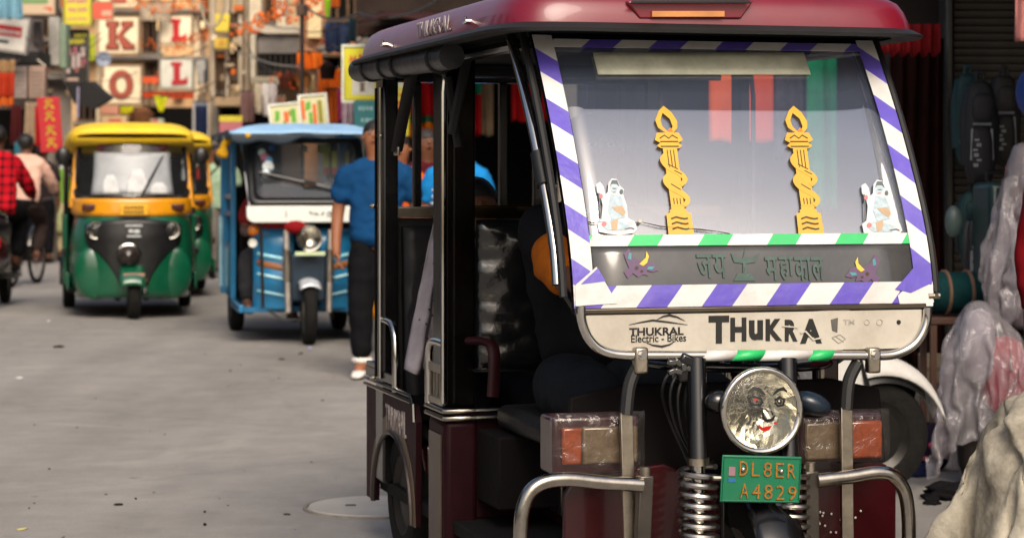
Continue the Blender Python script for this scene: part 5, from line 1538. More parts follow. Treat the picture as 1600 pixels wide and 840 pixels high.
# ================================================================== people on the street
blue_t = pm('royal blue jersey', '#0f3d68', .85, var=.12, scale=10, bump=.3, bscale=60)
bk_tr = pm('black trousers', '#0d0d10', .9, var=.25)
W_S = pm('white sandal', '#d6d2cc', .6)
def ground(px, Y): return Vector(((px-CX)*Y/FPX, Y, 0))
man, MJ = person('man in royal blue T-shirt, black trousers and white sandals walking beside the rickshaws', ground(587, 14.5), R(-4), 1.62,
    dict(shL=(-.20,.01,1.37), shR=(.20,.01,1.37), anL=(-.075,-.12,.085), toL=(-.085,-.25,.035), knL=(-.09,-.10,.48), anR=(.10,.24,.16), toR=(.11,.14,.06), knR=(.095,-.04,.50),
         elL=(-.262,.03,1.10), wrL=(-.262,-.05,.87), paL=(-.25,-.07,.79), elR=(.275,.06,1.11), wrR=(.27,.02,.88)),
    skin='#8a583c', shirt=blue_t, lower=bk_tr, hair='#15110f', shoes=W_S)
# sandal straps and ankle band
for S in 'L':
    an = MJ['an'+S]
    MB().tube([an + Vector((.052*math.cos(w), .052*math.sin(w), .03)) for w in [2*PI*k/14 for k in range(14)]], .018, 8, closed=True).build('ankle_strap', W_S, man)
person('woman in yellow and red patterned dress half hidden behind the man in blue', ground(624, 16.4), R(3), 1.56, skin='#8c5a3e', shirt=pm('yellow red print', '#c4541a', .9, var=.6, scale=18), sleeve='short',
    lower=pm('red leggings', '#7c1a18', .9), skirt=(pm('yellow flowered cloth', '#d48a14', .9, var=.55, scale=9, dirt='#b3200f', dirt_amt=.9), .98, .28, .15, .30), hair='#1a1513', long_hair=True, shoes=bk_tr)
polo, PJ = person('person in bright blue polo shirt with white striped chest behind the maroon rickshaw', ground(714, 15.2), R(0), 1.60, skin='#7d4f36', shirt=pm('bright blue polo', '#1b7cc0', .85), lower=bk_tr, hair='#171210', shoes=bk_tr)
for k in range(3):
    z = 1.195 - .045*k
    MB().tube([Vector((.175*math.cos(w), .135*math.sin(w), z)) for w in [2*PI*q/26 for q in range(26)]], .012, 6, closed=True).build('shirt_stripe', pm('white knit', '#d3d5d6', .8), polo)
person('bystander in maroon top standing beyond the blue polo shirt', ground(668, 17.5), R(10), 1.62, skin='#6d432d', shirt=pm('maroon top', '#4d1620', .9), lower=bk_tr, hair='#2a2220', shoes=bk_tr)

# cyclist seen from behind
pink = pm('pale pink shirt', '#cfa694', .9, var=.1, scale=8, bump=.4, bscale=20)
CY = 26.4
cyr, CJ = person('man in pale pink shirt riding a bicycle away, seen from behind', ground(37, CY), R(180-4), 1.70,
    dict(pelvis=(0,.06,1.0), waist=(0,.05,1.12), chest=(0,-.02,1.32), neckb=(0,-.08,1.47), neck=(0,-.10,1.53), jaw=(0,-.12,1.58), head=(0,-.11,1.645), crown=(0,-.10,1.70),
         shL=(-.19,-.06,1.43), elL=(-.26,-.22,1.20), wrL=(-.26,-.42,1.06), paL=(-.26,-.49,1.06), shR=(.19,-.06,1.43), elR=(.26,-.22,1.20), wrR=(.26,-.42,1.06), paR=(.26,-.49,1.06),
         hiL=(-.10,.03,.96), hiR=(.10,.03,.96), knL=(-.14,-.30,.72), anL=(-.12,-.10,.34), toL=(-.12,-.24,.29), knR=(.13,-.22,.56), anR=(.11,-.06,.16), toR=(.12,-.20,.12)),
    skin='#5c3a28', shirt=pink, sleeve='long', lower=pm('dark brown trousers', '#2b211f', .9), hair='#0f0d0c', shoes=pm('brown shoe', '#3a241b', .6), face=False, fat=1.15)
bc = thing('bicycle', 'dark old bicycle under the man in pink shirt', 'bicycle', ground(37, CY), R(180-4))
for y in (-.55, .50):
    w_ = thing('wheel', None, None); w_.parent = bc
    MB().tube([Vector((0, y + .33*math.cos(a), .345 + .33*math.sin(a))) for a in [2*PI*k/28 for k in range(28)]], .022, 8, closed=True).build('tyre', tyre_m, w_)
    MB().tube([Vector((0, y + .30*math.cos(a), .345 + .30*math.sin(a))) for a in [2*PI*k/28 for k in range(28)]], .010, 6, closed=True).build('rim', hubm, w_)
    mb = MB()
    for k in range(12): mb.cyl((0,y,.345),(0,y+.30*math.cos(k*PI/6),.345+.30*math.sin(k*PI/6)),.003, n=4)
    mb.build('spokes', steel, w_)
    MB().tube([Vector((0, y + .37*math.cos(a), .345 + .37*math.sin(a))) for a in [PI*(.1+.75*k/14) for k in range(15)]], .022, 6, flat=.4).build('mudguard', pm('dull chrome mudguard', '#8f8c88', .35, metal=.7), bc)
MB().tube([(0,.50,.345),(0,.10,.36),(0,.20,.86),(0,-.38,.86),(0,.10,.36)], .016, 8).tube([(0,-.38,.95),(0,-.55,.345)], .016, 8).tube([(0,.2,.8),(0,.5,.345)], .012, 8).build('frame', pm('dark cycle frame', '#1d1b1b', .4), bc)
MB().ell((0,.16,.90), (.10,.14,.045), 14, 8).build('saddle', pm('black saddle', '#151313', .5), bc)
MB().tube(curve2([(-.28,-.42,1.03),(-.2,-.44,1.02),(0,-.42,.98),(.2,-.44,1.02),(.28,-.42,1.03)], 5), .014, 8).build('handlebar', steel, bc)
MB().box(-.07,.07,.35,.75,.72,.74).build('carrier', pm('dark carrier', '#2a2725', .5), bc)
MB().ell((-.0,.76,.62), (.035,.03,.09), 10, 8).build('reflector', pm('white reflector', '#cfcfca', .3), bc)

# rider in red check shirt on a scooter at the left edge
SY = 22.0
sg = pm('scooter silver', '#8d8b88', .3, metal=.6)
srt = thing('scooter', 'silver scooter with red tail light at the left edge, seen from behind', 'scooter', ground(-6, SY), R(180+6))
wheel(srt, Vector((0,.50,.22)), .22, .10, hubm); wheel(srt, Vector((0,-.72,.22)), .22, .10, hubm)
MB().loft([[Vector((w_*math.cos(a), y, z + h_*math.sin(a))) for a in [2*PI*k/14 for k in range(14)]] for y, w_, z, h_ in ((.72,.05,.66,.06),(.64,.13,.62,.14),(.35,.17,.56,.18),(.0,.16,.52,.16),(-.1,.12,.50,.12))]).build('tail_body', pm('dark red scooter body', '#3a1014', .25, coat=.5), srt, smooth=180)
MB().box(-.13,.13,.69,.74,.60,.70).build('tail_light', pm('red tail light', '#a5141a', .2, coat=.6), srt, bevel=.02)
MB().box(-.10,.10,.73,.75,.40,.52).build('number_plate', pm('cream plate', '#b9b49e', .5), srt, bevel=.006)
MB().ell((.0,.15,.82), (.15,.42,.07), 16, 8).build('seat', vinyl, srt)
MB().tube(curve2([(-.14,.35,.85),(-.15,.60,.93),(0,.70,.95),(.15,.60,.93),(.14,.35,.85)], 5), .014, 8).build('grab_rail', chrome, srt)
MB().cyl((.20,.70,.33),(.17,.2,.36),.06, .05).build('exhaust', pm('muffler', '#55504c', .35, metal=.8), srt)
MB().prism([(-.2,.3),(.2,.3),(.16,.95),(-.16,.95)], lambda a, b, t: (a, -.45 + t - .1*(b-.3), b), 0, .05).build('leg_shield', sg, srt, bevel=.02)
MB().box(-.17,.17,-.5,.0,.28,.33).build('footboard', bpl, srt)
MB().tube([(-.33,-.50,1.02),(-.15,-.55,1.04),(.15,-.55,1.04),(.33,-.50,1.02)], .018, 8).build('handlebar', bpl, srt)
rid, _ = person('man in red and black check shirt on the scooter at the left edge', ground(-6, SY), R(180+6), 1.72,
    seated(.85, .03, pelvis=(0,.05,.95), hiL=(-.10,.0,.93), hiR=(.10,.0,.93), knL=(-.20,-.38,.90), knR=(.20,-.38,.90), anL=(-.14,-.36,.42), anR=(.14,-.36,.42), toL=(-.14,-.50,.36), toR=(.14,-.50,.36),
           elL=(-.28,-.20,1.16), wrL=(-.30,-.42,1.06), paL=(-.30,-.49,1.06), elR=(.28,-.20,1.16), wrR=(.30,-.42,1.06), paR=(.30,-.49,1.06)),
    skin='#4f3222', shirt=plaid('red check cotton', '#b01020', '#16060a', .085), sleeve='long', lower=bk_tr, hair='#100d0c', face=False, shoes=bk_tr, fat=1.15)

# people further up the street
far = 'pedestrians far up the street'
person('woman in pale green suit with a bright green scarf walking up the street', ground(86, 34), R(170), 1.60, skin='#5c3a28', shirt=pm('bright green scarf cloth', '#6f9a3f', .9), sleeve='long', lower=pm('cream salwar', '#b9ab86', .9),
       skirt=(pm('pale green kurta', '#a9ae7c', .9), 1.05, .45, .14, .22), hair='#14110f', long_hair=True, face=False, shoes=bk_tr, group=far)
person('man in white shirt walking beside the woman in green', ground(106, 42), R(175), 1.70, skin='#5c3a28', shirt=pm('white shirt', '#c9c8c4', .9), sleeve='short', lower=bk_tr, hair='#14110f', face=False, shoes=bk_tr, group=far)
person('man in dark top just ahead of the cyclist', ground(66, 33), R(178), 1.72, skin='#5c3a28', shirt=pm('dark brown top', '#2b2224', .9), sleeve='short', lower=bk_tr, hair='#14110f', face=False, shoes=bk_tr, group=far)
person('woman in tan dress near the cyclist far up the street', ground(72, 37), R(175), 1.58, skin='#5c3a28', shirt=pm('tan cloth', '#8f7a58', .9), sleeve='long', lower=pm('cream salwar', '#b9ab86', .9), hair='#14110f', face=False, long_hair=True, shoes=bk_tr, group=far)
person('man in pale green shirt between the auto and the blue rickshaw', ground(344, 28), R(8), 1.66, skin='#7a4c34', shirt=pm('pale green shirt', '#8fa58a', .9), lower=pm('grey trousers', '#6f6862', .9), hair='#1b1614', shoes=bk_tr, group=far)
person('man in red shirt behind the two green autos', ground(333, 30), R(0), 1.66, skin='#7a4c34', shirt=pm('red cotton', '#a31d1c', .9), lower=pm('grey trousers', '#6f6862', .9), hair='#1b1614', shoes=bk_tr, group=far)
person('person in maroon shirt and black trousers at the right edge of the picture', ground(1738, 6.6), R(-20), 1.66, skin='#7a4c34', shirt=pm('maroon red cotton', '#6d0c16', .9), sleeve='long', lower=bk_tr, hair='#1b1614', shoes=bk_tr)
# ================================================================== buildings along the street
def plaster(hexc, dirt='#4a4038'): return pm('plaster ' + hexc, hexc, .85, var=.2, scale=1.3, dirt=dirt, dirt_amt=.55, bump=.3, bscale=12)
dark_open = pm('painted dark interior', '#0e0c0b', .9)  # near-black colour stands in for unlit rooms behind openings
frame_w = pm('weathered wood', '#5a4636', .8, var=.3)
concrete = pm('grey concrete', '#7d766d', .9, var=.2, scale=3, dirt='#3d3833', dirt_amt=.5, bump=.3)

class Bld:
    def __init__(s, name, label, px0, px1, Y, depth, ztop, wall, xr=None, xl=None, skew=0):
        a, b = W(px0, 300, Y).x, W(px1, 300, Y).x
        if xr is not None: b = xr
        if xl is not None: a = xl
        s.c, s.Y = (a+b)/2, Y
        s.o = thing(name, label, 'building', (s.c, Y, 0))
        q = depth*skew
        MB().add([(a-s.c,0,-.05),(b-s.c,0,-.05),(b-s.c+q,depth,-.05),(a-s.c+q,depth,-.05),(a-s.c,0,ztop),(b-s.c,0,ztop),(b-s.c+q,depth,ztop),(a-s.c+q,depth,ztop)],
                 [(0,3,2,1),(4,5,6,7),(0,1,5,4),(1,2,6,5),(2,3,7,6),(3,0,4,7)]).build('wall', wall, s.o)
    def L(s, px, py, dy=0):
        Y = s.Y + dy; p = W(px, py, Y); return Vector((p.x - s.c, dy, p.z))
    def block(s, name, px0, py0, px1, py1, mat, dy=-.05, th=.1, bevel=.01, parent=None):
        a, b = s.L(px0, py1, dy), s.L(px1, py0, dy)
        return MB().box(a.x, b.x, dy, dy+th, a.z, b.z).build(name, mat, parent or s.o, bevel=bevel)
    def window(s, px0, py0, px1, py1, glass=None, bars=2, fm=None):
        f = fm or frame_w
        a, b = s.L(px0, py1, -.06), s.L(px1, py0, -.06)
        w = .06
        mb = MB()
        mb.box(a.x, b.x, -.06, .01, a.z, a.z+w).box(a.x, b.x, -.06, .01, b.z-w, b.z).box(a.x, a.x+w, -.06, .01, a.z+w, b.z-w).box(b.x-w, b.x, -.06, .01, a.z+w, b.z-w)
        o = mb.build('window', f, s.o)
        MB().box(a.x+w, b.x-w, -.02, -.004, a.z+w, b.z-w).build('pane', glass or dark_open, o)
        for k in range(1, bars+1):
            x = a.x + (b.x-a.x)*k/(bars+1)
            MB().box(x-.02, x+.02, -.05, -.022, a.z+w, b.z-w).build('mullion', f, o)
        MB().box(a.x-.08, b.x+.08, -.14, -.062, a.z-.06, a.z).build('sill', concrete, o)
        return o
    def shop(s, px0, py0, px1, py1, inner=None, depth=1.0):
        """shop opening: jambs and a back board whose dark colour paints in the unlit room"""
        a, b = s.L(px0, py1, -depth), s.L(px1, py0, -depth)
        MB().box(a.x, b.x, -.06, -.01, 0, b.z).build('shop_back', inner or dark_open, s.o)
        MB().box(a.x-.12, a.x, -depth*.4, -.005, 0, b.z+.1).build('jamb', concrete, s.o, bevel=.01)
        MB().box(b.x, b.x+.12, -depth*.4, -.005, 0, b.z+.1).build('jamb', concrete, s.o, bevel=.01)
    def pipe(s, px, py0, py1, r=.04, mat=None, dy=-.1):
        a, b = s.L(px, py1, dy), s.L(px, py0, dy)
        return MB().cyl(a, b, r, n=8).build('drain_pipe', mat or concrete, s.o)

BA_ = Bld('market_building', 'pale warm building at the far end of the street behind the K and O boards', 104, 346, 52, 10, 6.2, plaster('#d6ae80'))
BL2 = Bld('market_building', 'dim grey building behind the red vertical banner', 58, 112, 44, 2.5, 5.2, plaster('#8d8378'), skew=-.235)
BL1 = Bld('market_building', 'left street building carrying air conditioners and the white and red board', -200, 62, 34, 6, 4.6, plaster('#75685f'), xl=-16, skew=-.235)
BM_ = Bld('market_building', 'grey beige building with a caged balcony above the blue rickshaw', 326, 476, 37, 12, 5.2, plaster('#b59f7f'))
BR4 = Bld('market_building', 'peach walled shop house hung with orange cloth', 468, 600, 28, 8, 4.4, plaster('#b57f5c'))
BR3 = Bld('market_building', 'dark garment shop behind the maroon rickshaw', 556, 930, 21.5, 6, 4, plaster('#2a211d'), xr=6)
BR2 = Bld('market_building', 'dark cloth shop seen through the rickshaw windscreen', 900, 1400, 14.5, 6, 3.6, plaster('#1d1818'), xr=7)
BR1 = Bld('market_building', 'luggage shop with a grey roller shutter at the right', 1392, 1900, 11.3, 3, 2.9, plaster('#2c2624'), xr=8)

# buildings along both kerbs nearer than the frame shows
def near_block(label, x0, x1, y0, y1, z, hx):
    o = thing('market_building', label, 'building', ((x0+x1)/2, (y0+y1)/2, 0)); dx, dy = (x1-x0)/2, (y1-y0)/2
    MB().box(-dx, dx, -dy, dy, -.05, z).build('wall', plaster(hx), o)
    sx = dx if x0 < 0 else -dx; sg_ = 1 if x0 < 0 else -1
    n = int((y1-y0)/3)
    for k in range(n):
        yc = -dy + (k+.5)*(y1-y0)/n
        MB().box(*sorted((sx, sx+sg_*.06)), yc-1.1, yc+1.1, .1, 2.4).build('shutter_panel', pm('blue grey shutter', '#5d6468', .6), o, bevel=.01)
        MB().box(*sorted((sx, sx+sg_*1.2)), yc-1.3, yc+1.3, 2.55, 2.66).build('awning', pm('black awning', '#141213', .7), o)
        f_ = MB().box(*sorted((sx, sx+sg_*.08)), yc-.7, yc+.7, 3.6, 5.0).build('window', frame_w, o)
        MB().box(*sorted((sx+sg_*.07, sx+sg_*.085)), yc-.6, yc+.6, 3.7, 4.9).build('pane', dark_open, f_)
    return o
near_block('plain shop row on the left kerb before the picture begins', -14, -7.0, 5, 20, 3.7, '#6d6258')
near_block('plain shop row on the right kerb before the picture begins', 4.2, 11, 4.4, 8.4, 5.0, '#5c524a')

# far building: windows, ledges, shops
for r in ((222,30,248,84),(302,-10,330,40),(108,-30,150,4),(226,96,247,124),(120,136,152,190)): BA_.window(*r)
BA_.block('ledge', 104, 88, 346, 94, concrete, -.35, .36); BA_.block('ledge', 104, 14, 346, 20, concrete, -.35, .36)
BA_.block('shop_front', 170, 168, 300, 330, dark_open, -.05, .04); BA_.block('pilaster', 303, -40, 312, 330, plaster('#dcc6a4'), -.15, .15); BA_.block('pilaster', 150, -40, 156, 330, plaster('#dcc6a4'), -.15, .15)
BA_.block('shutter_panel', 250, 205, 300, 330, pm('blue grey shutter', '#5d6468', .6), -.10, .05)
for px in (225, 236): BA_.block('bay_wall', px, 130, px+7, 165, plaster('#8f7b63'), -.2, .2)
BA_.pipe(318, -20, 330); BA_.pipe(247.5, -20, 100, .05)
# left buildings
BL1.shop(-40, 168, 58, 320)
BL1.window(-25, 5, 0, 22); BL1.block('ledge', -60, 84, 62, 92, concrete, -.5, .5); BL1.block('ledge', -60, 22, 64, 27, concrete, -.4, .4)
BL1.block('column', 76, 27, 92, 102, pm('off white paint', '#a9a59c', .7), -.3, .3); BL1.block('column', 92, 37, 103, 106, pm('pale green paint', '#7d8f78', .7), -.22, .3)
BL1.block('duct', 36, 30, 60, 86, pm('grey duct', '#857a74', .6), -.5, .4); BL1.block('duct', 52, 34, 63, 70, pm('brown duct', '#4b3f3b', .6), -.62, .1)
BL1.block('awning', -20, 80, 60, 100, pm('black awning', '#141213', .7), -1.3, .9)
BL2.window(64, 20, 96, 60); BL2.shop(62, 235, 108, 330); BL2.block('ledge', 58, 118, 112, 124, concrete, -.4, .4); BL2.window(66, 70, 100, 112)
# middle building with caged balcony
for x0, x1 in ((330,335),(352,358),(372,379),(384,388)): BM_.block('pilaster', x0, -40, x1, 152, plaster('#bcae9a'), -.16, .16)
BM_.block('balcony_beam', 387, 40, 472, 53, plaster('#b8ae9c'), -1.0, 1.0); BM_.block('balcony_post', 391, 54, 399, 122, pm('pale post', '#b3aa97', .8), -1.0, .15)
BM_.block('balcony_slab', 392, 120, 472, 132, plaster('#8f8673'), -1.0, 1.0); BM_.block('balcony_curtain', 402, 54, 470, 84, pm('grey canvas', '#6f6a66', .9, var=.25, scale=3), -.9, .03)
BM_.block('balcony_opening', 402, 84, 470, 119, pm('painted dim balcony', '#3d3a34', .9), -.5, .02)  # dark sheet paints in the shade inside the balcony
for k in range(8): BM_.block('balcony_bar', 404+8.5*k, 86, 405.4+8.5*k, 120, pm('dark iron', '#25211e', .6), -.95, .03, 0)
BM_.block('white_column', 389, -30, 408, 40, pm('cream column', '#c2b49c', .8, var=.2), -.6, .5); BM_.block('white_column', 432, -30, 446, 40, pm('cream column', '#c2b49c', .8, var=.2), -.6, .5)
BM_.window(410, -30, 430, 34); BM_.window(336, 80, 350, 142); BM_.window(359, 20, 371, 120)
BM_.shop(334, 165, 470, 320); BM_.block('lintel_board', 334, 152, 384, 166, pm('beige awning', '#9c8468', .9), -.9, .8)
BM_.block('shutter_panel', 440, 165, 470, 320, pm('brown shutter', '#4b3a30', .7), -.15, .05)
# peach shop house
BR4.block('cream_panel', 480, 2, 502, 60, pm('cream panel', '#d9c294', .7), -.35, .1); BR4.block('peach_panel', 474, 20, 503, 82, pm('peach panel', '#c28a63', .8), -.2, .1)
BR4.window(510, -30, 560, 36); BR4.shop(505, 80, 585, 330); BR4.block('ledge', 470, 84, 600, 90, frame_w, -.5, .5)
# dark garment shop
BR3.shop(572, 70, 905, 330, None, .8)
BR3.block('lintel', 560, 40, 930, 56, pm('dark brown beam', '#2c1d18', .8), -.9, .3)
a, b = BR3.L(560, 40, -3.0), BR3.L(930, 0, -3.0)
MB().grid(lambda s, t: (a.x + (6-a.x)*s, -.05 - 3.0*t, 2.85 - .30*t + .06*math.sin(s*50)*t), 40, 6).build('awning', pm('maroon tarpaulin', '#38201f', .8, var=.3), BR3.o, smooth=180, solid=.02)
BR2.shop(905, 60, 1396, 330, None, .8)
a2 = BR2.L(900, 0)
MB().grid(lambda s, t: (a2.x + (7-a2.x)*s, -.05 - .5*t, 2.45 - .15*t + .05*math.sin(s*60)*t), 50, 6).build('awning', pm('dark red tarpaulin', '#301416', .8, var=.3), BR2.o, smooth=180, solid=.02)

# ------------------------------------------------------------------ luggage shop at the right
slat_m = pm('shutter slat', '#4c463f', .5, metal=.3, var=.2, scale=4, dirt='#1e1b18', dirt_amt=.5)
mesh0 = None
a, b = BR1.L(1490, 560, -.1), BR1.L(1660, 0, -.1)
pitch = .038
for k in range(56):
    z = .55 + pitch*k
    if mesh0 is None:
        ob = MB().prism([(-.022,-.012),(-.006,-.019),(.008,-.019),(.0155,-.006),(.0155,.0),(-.022,.0)], lambda p, q, t: (a.x + (b.x-a.x)*t, -.1 + q, p), 0, 1).build('slat', slat_m, BR1.o, smooth=30)
        mesh0 = ob.data
    else:
        ob = bpy.data.objects.new('slat', mesh0); COL.objects.link(ob); ob.parent = BR1.o
    ob.location = (0, 0, z)
BR1.block('shutter_rail', 1478, -160, 1490, 640, pm('grey steel rail', '#4b4946', .45, metal=.5), -.22, .2)
BR1.block('shutter_rail', 1660, -160, 1672, 640, pm('grey steel rail', '#4b4946', .45, metal=.5), -.22, .2)
BR1.block('plinth', 1392, 610, 1900, 660, concrete, -.5, .5)
def curt(s, t):
    p = BR1.L(1392 + 84*s, 60 + 520*t, -.34)
    return (p.x, -.34 + .03*math.sin(s*26 + .9*math.sin(t*4) + 2*noise.noise(Vector((s*5, t, 4)))) + .02*noise.noise(Vector((s*6, t*2, 0))), p.z)
o = tag(MB().grid(curt, 60, 16).build('curtain', pm('dark red brown curtain', '#1f0906', .9, var=.5, scale=5), smooth=180, solid=.006), 'dark red brown curtain hanging left of the roller shutter', 'curtain')
o.location = BR1.o.location
def awn(s, t):
    p = BR1.L(1330 + 140*s, 40, -1.0)
    return (p.x, -1.0 + .9*t*1.0 - .0, 2.05 - .14 + .20*t + .018*math.sin(s*60))
mb = MB()
mb.grid(lambda s, t: (BR1.L(1325 + 142*s, 40, -1.0).x, -1.02 + .02*math.sin(s*55), 1.99 - .14*t - .012*math.sin(s*55)*t), 60, 3)
o = tag(mb.build('awning', pm('red awning cloth', '#6b1216', .8, var=.2), smooth=180, solid=.006), 'scalloped red awning above the dark curtain', 'awning'); o.location = BR1.o.location
# unseen roof added over the luggage shop to keep the sun off
o = thing('shade_canopy', 'unseen sheet canopy added to shade the luggage shop front', 'canopy', (BR1.c, 11.25, 0))
mb = MB(); mb.grid(lambda s, t: (-3.12 + 6.5*s, -2.6*t, 2.62 - .2*t + .02*math.sin(s*180)), 120, 3); mb.build('sheet', pm('rusty sheet', '#3a2c26', .7, var=.4), o, smooth=180, solid=.01)
for x in (-1.2, 2.6): MB().cyl((x,-2.5,0),(x,-2.5,2.43),.03).build('canopy_post', black, o)

def backpack(px0, py0, px1, py1, Y, hexc, label, hex2='#15151a', yaw=0, marks_=True):
    p = W((px0+px1)/2, py1, Y); s = FPX/Y; w, h = (px1-px0)/s, (py1-py0)/s
    o = thing('backpack', label, 'backpack', p, R(yaw), 'backpacks hung in the luggage shop')
    m1 = pm('nylon ' + hexc, hexc, .6, var=.25, scale=12, bump=.4, bscale=25); m2 = pm('nylon ' + hex2, hex2, .6, var=.25, scale=12, bump=.4, bscale=25)
    def sup(q): return 1.0/max(1e-3, (abs(q.x)**3.2 + abs(q.y)**3.2 + abs(q.z)**3.2))**(1/3.2)
    MB().ell((0,0,h*.48), (w*.48, w*.27, h*.47), 20, 14, None, lambda q: sup(q)*(1 + .04*noise.noise(q*3 + Vector((px0, 0, 0))))).build('body', m1, o, smooth=180)
    MB().ell((0,-w*.22,h*.30), (w*.36, w*.16, h*.25), 16, 10, None, sup).build('pocket', m2, o, smooth=180)
    MB().ell((w*.05,-w*.20,h*.70), (w*.34, w*.13, h*.14), 16, 10, None, sup).build('upper_pocket', m1, o, smooth=180)
    MB().tube(curve2([(-w*.1,0,h*.93),(-w*.08,0,h*1.02),(w*.08,0,h*1.02),(w*.1,0,h*.93)], 5), .010, 6).build('handle', m2, o)
    for sgn in (-1, 1):
        MB().tube(curve2([(sgn*w*.30,w*.2,h*.9),(sgn*w*.50,-.0,h*.62),(sgn*w*.46,-w*.05,h*.2)], 5), .018, 6, flat=.4).build('strap', m2, o)
        MB().tube([(sgn*w*.28,-w*.30,h*.52),(sgn*w*.31,-w*.30,h*.24)], .007, 5).build('zip', pm('grey zip', '#7d7f86', .4), o)
    MB().tube([(-w*.26,-w*.34,h*.56),(w*.26,-w*.34,h*.56)], .007, 5).build('zip', pm('grey zip', '#7d7f86', .4), o)
    if marks_:
        mb = MB()
        for k in range(6): mb.obox((-w*.16 + .01*math.sin(k*2), -w*.375, h*(.42-.045*k)), (.022,.004,.010+.006*(k % 2)))
        mb.build('logo_mark', pm('pale print', '#8d9096', .6), o, smooth=0)
    return o
backpack(1490, 108, 1534, 262, 10.75, '#0a3436', 'teal backpack hanging on the shutter, leftmost of the upper three', '#123336')
backpack(1504, 118, 1558, 292, 10.55, '#17171c', 'charcoal backpack with pale printed marks, middle of the upper three')
backpack(1546, 110, 1592, 262, 10.72, '#24211f', 'black brown backpack, rightmost of the upper three', '#1a1817')
backpack(1496, 292, 1546, 420, 10.6, '#0a3634', 'teal and black backpack below the charcoal one with a pale side pocket', '#121a1c')
backpack(1510, 335, 1540, 452, 10.35, '#17181b', 'small black backpack standing against the upright suitcase')
o = tag(MB().ell(W(1490, 346, 10.4), (.042,.03,.075), 16, 10).build('ball', pm('pale aqua vinyl', '#4a5a58', .4), smooth=180), 'pale rounded pouch hanging left of the lower teal backpack', 'pouch')
# suitcase standing upright
p = W(1556, 462, 10.25)
su = thing('suitcase', 'dark teal hard suitcase with pale edge ribs standing beside the plastic wrap', 'suitcase', p, R(12))
MB().box(-.075,.075,-.11,.11,.0,.52).build('shell', pm('dark teal shell', '#16302f', .35, var=.2), su, bevel=.03, seg=4)
for x in (-.055, .0, .055): MB().tube([(x,-.113,.03),(x,-.113,.49)], .006, 6).build('rib', pm('pale rib', '#7f8d8b', .4), su)
MB().tube(curve2([(-.04,0,.52),(-.04,0,.56),(.04,0,.56),(.04,0,.52)], 4), .008, 6).build('handle', bpl, su)
st = thing('stool', 'low dark table under the duffel bag', 'table', W(1492, 640, 10.1)*1.0, 0)
st.location.z = 0
hh = W(1492, 492, 10.1).z
MB().box(-.14,.13,-.14,.14,hh-.035,hh-.003).build('table_top', pm('brown table top', '#43291c', .7), st, bevel=.006)
for x in (-.12,.11):
    for y in (-.12,.12): MB().box(x-.014,x+.014,y-.014,y+.014,0,hh-.036).build('leg', pm('brown table top', '#43291c', .7), st)
p = W(1492, 457, 10.1)
du = thing('duffel_bag', 'teal rolled duffel bag with brown straps on the low table', 'bag', p, R(8))
MB().loft([[Vector((x, r_*math.cos(a), r_*math.sin(a)*.95)) for a in [2*PI*k/18 for k in range(18)]] for x, r_ in ((-.125,.05),(-.115,.085),(-.08,.098),(.08,.098),(.115,.085),(.125,.05))]).build('body', pm('teal canvas', '#0d3436', .8, var=.25, bump=.4), du, smooth=180)
for x in (-.05,.055): MB().tube([(x, .101*math.cos(a), .097*math.sin(a)) for a in [2*PI*k/18 for k in range(18)]], .009, 6, closed=True).build('strap', pm('tan strap', '#6a5140', .7), du)
# wrapped bundles
def bundle(px0, py0, px1, py1, Y, goods, label, seed, open_top=False):
    p = W((px0+px1)/2, py1, Y); s = FPX/Y; w, h = (px1-px0)/s, (py1-py0)/s
    p.z = max(p.z, 0.0)
    o = thing('wrapped_bundle', label, 'bundle', p, 0, 'goods under clear plastic')
    for (x0, x1, z0, z1, hx) in goods:
        MB().ell((w*(x0+x1-1)/2, 0, h*(z0+z1)/2), (w*(x1-x0)*.5, w*.30, h*(z1-z0)*.5), 18, 12, None, lambda q: (1/(abs(q.x)**4+abs(q.y)**4+abs(q.z)**4)**.25)*(1+.05*noise.noise(q*2.5+Vector((seed,0,0))))).build('goods', pm('goods ' + hx, hx, .8, var=.3, scale=6, bump=.5, bscale=8), o, smooth=180)
    pile = [((w*(x0+x1-1)/2, 0, h*(z0+z1)/2), (w*(x1-x0)*.58, w*.36, h*(z1-z0)*.58)) for (x0, x1, z0, z1, hx) in goods]
    mesh_part('plastic_sheet', drape(pile, 58, (2*h + w)*.45, (2*h + w)*.45, h*1.05 + .10, 40, -.45, .12, .08, seed), film('crumpled clear plastic', '#e2dee0', '#cdc8ce', .24, 1.5, .12, .45, 24), o, sub=1)
    return o
bundle(1480, 470, 1600, 752, 9.4, [(.45,1.0,.32,.80,'#a8122e'),(.15,.85,.0,.45,'#2a2524'),(.2,.6,.55,.95,'#8d8590')], 'red and dark goods in a crumpled clear plastic sheet standing on the ground', 1.3)
bundle(1546, 196, 1640, 520, 9.7, [(.35,1.0,.30,.92,'#4a2b2b'),(.2,.95,.02,.35,'#6a6068')], 'tall maroon goods under clear plastic above the red bundle', 7.7)
st2 = thing('crate', 'dark wooden crate carrying the tall plastic wrapped goods', 'crate', (W(1593, 520, 9.75).x, 9.82, 0))
MB().box(-.14,.14,-.10,.12,.0,W(1593,520,9.7).z-.004).build('crate_body', pm('dark wood crate', '#2b211b', .8), st2, bevel=.008)
o = tag(MB().ell(W(1622, 145, 9.9), (.10,.09,.125), 18, 12).build('bag', pm('bright blue nylon', '#12357f', .5, var=.2), smooth=180), 'bright blue round bag hanging at the top right edge', 'bag')
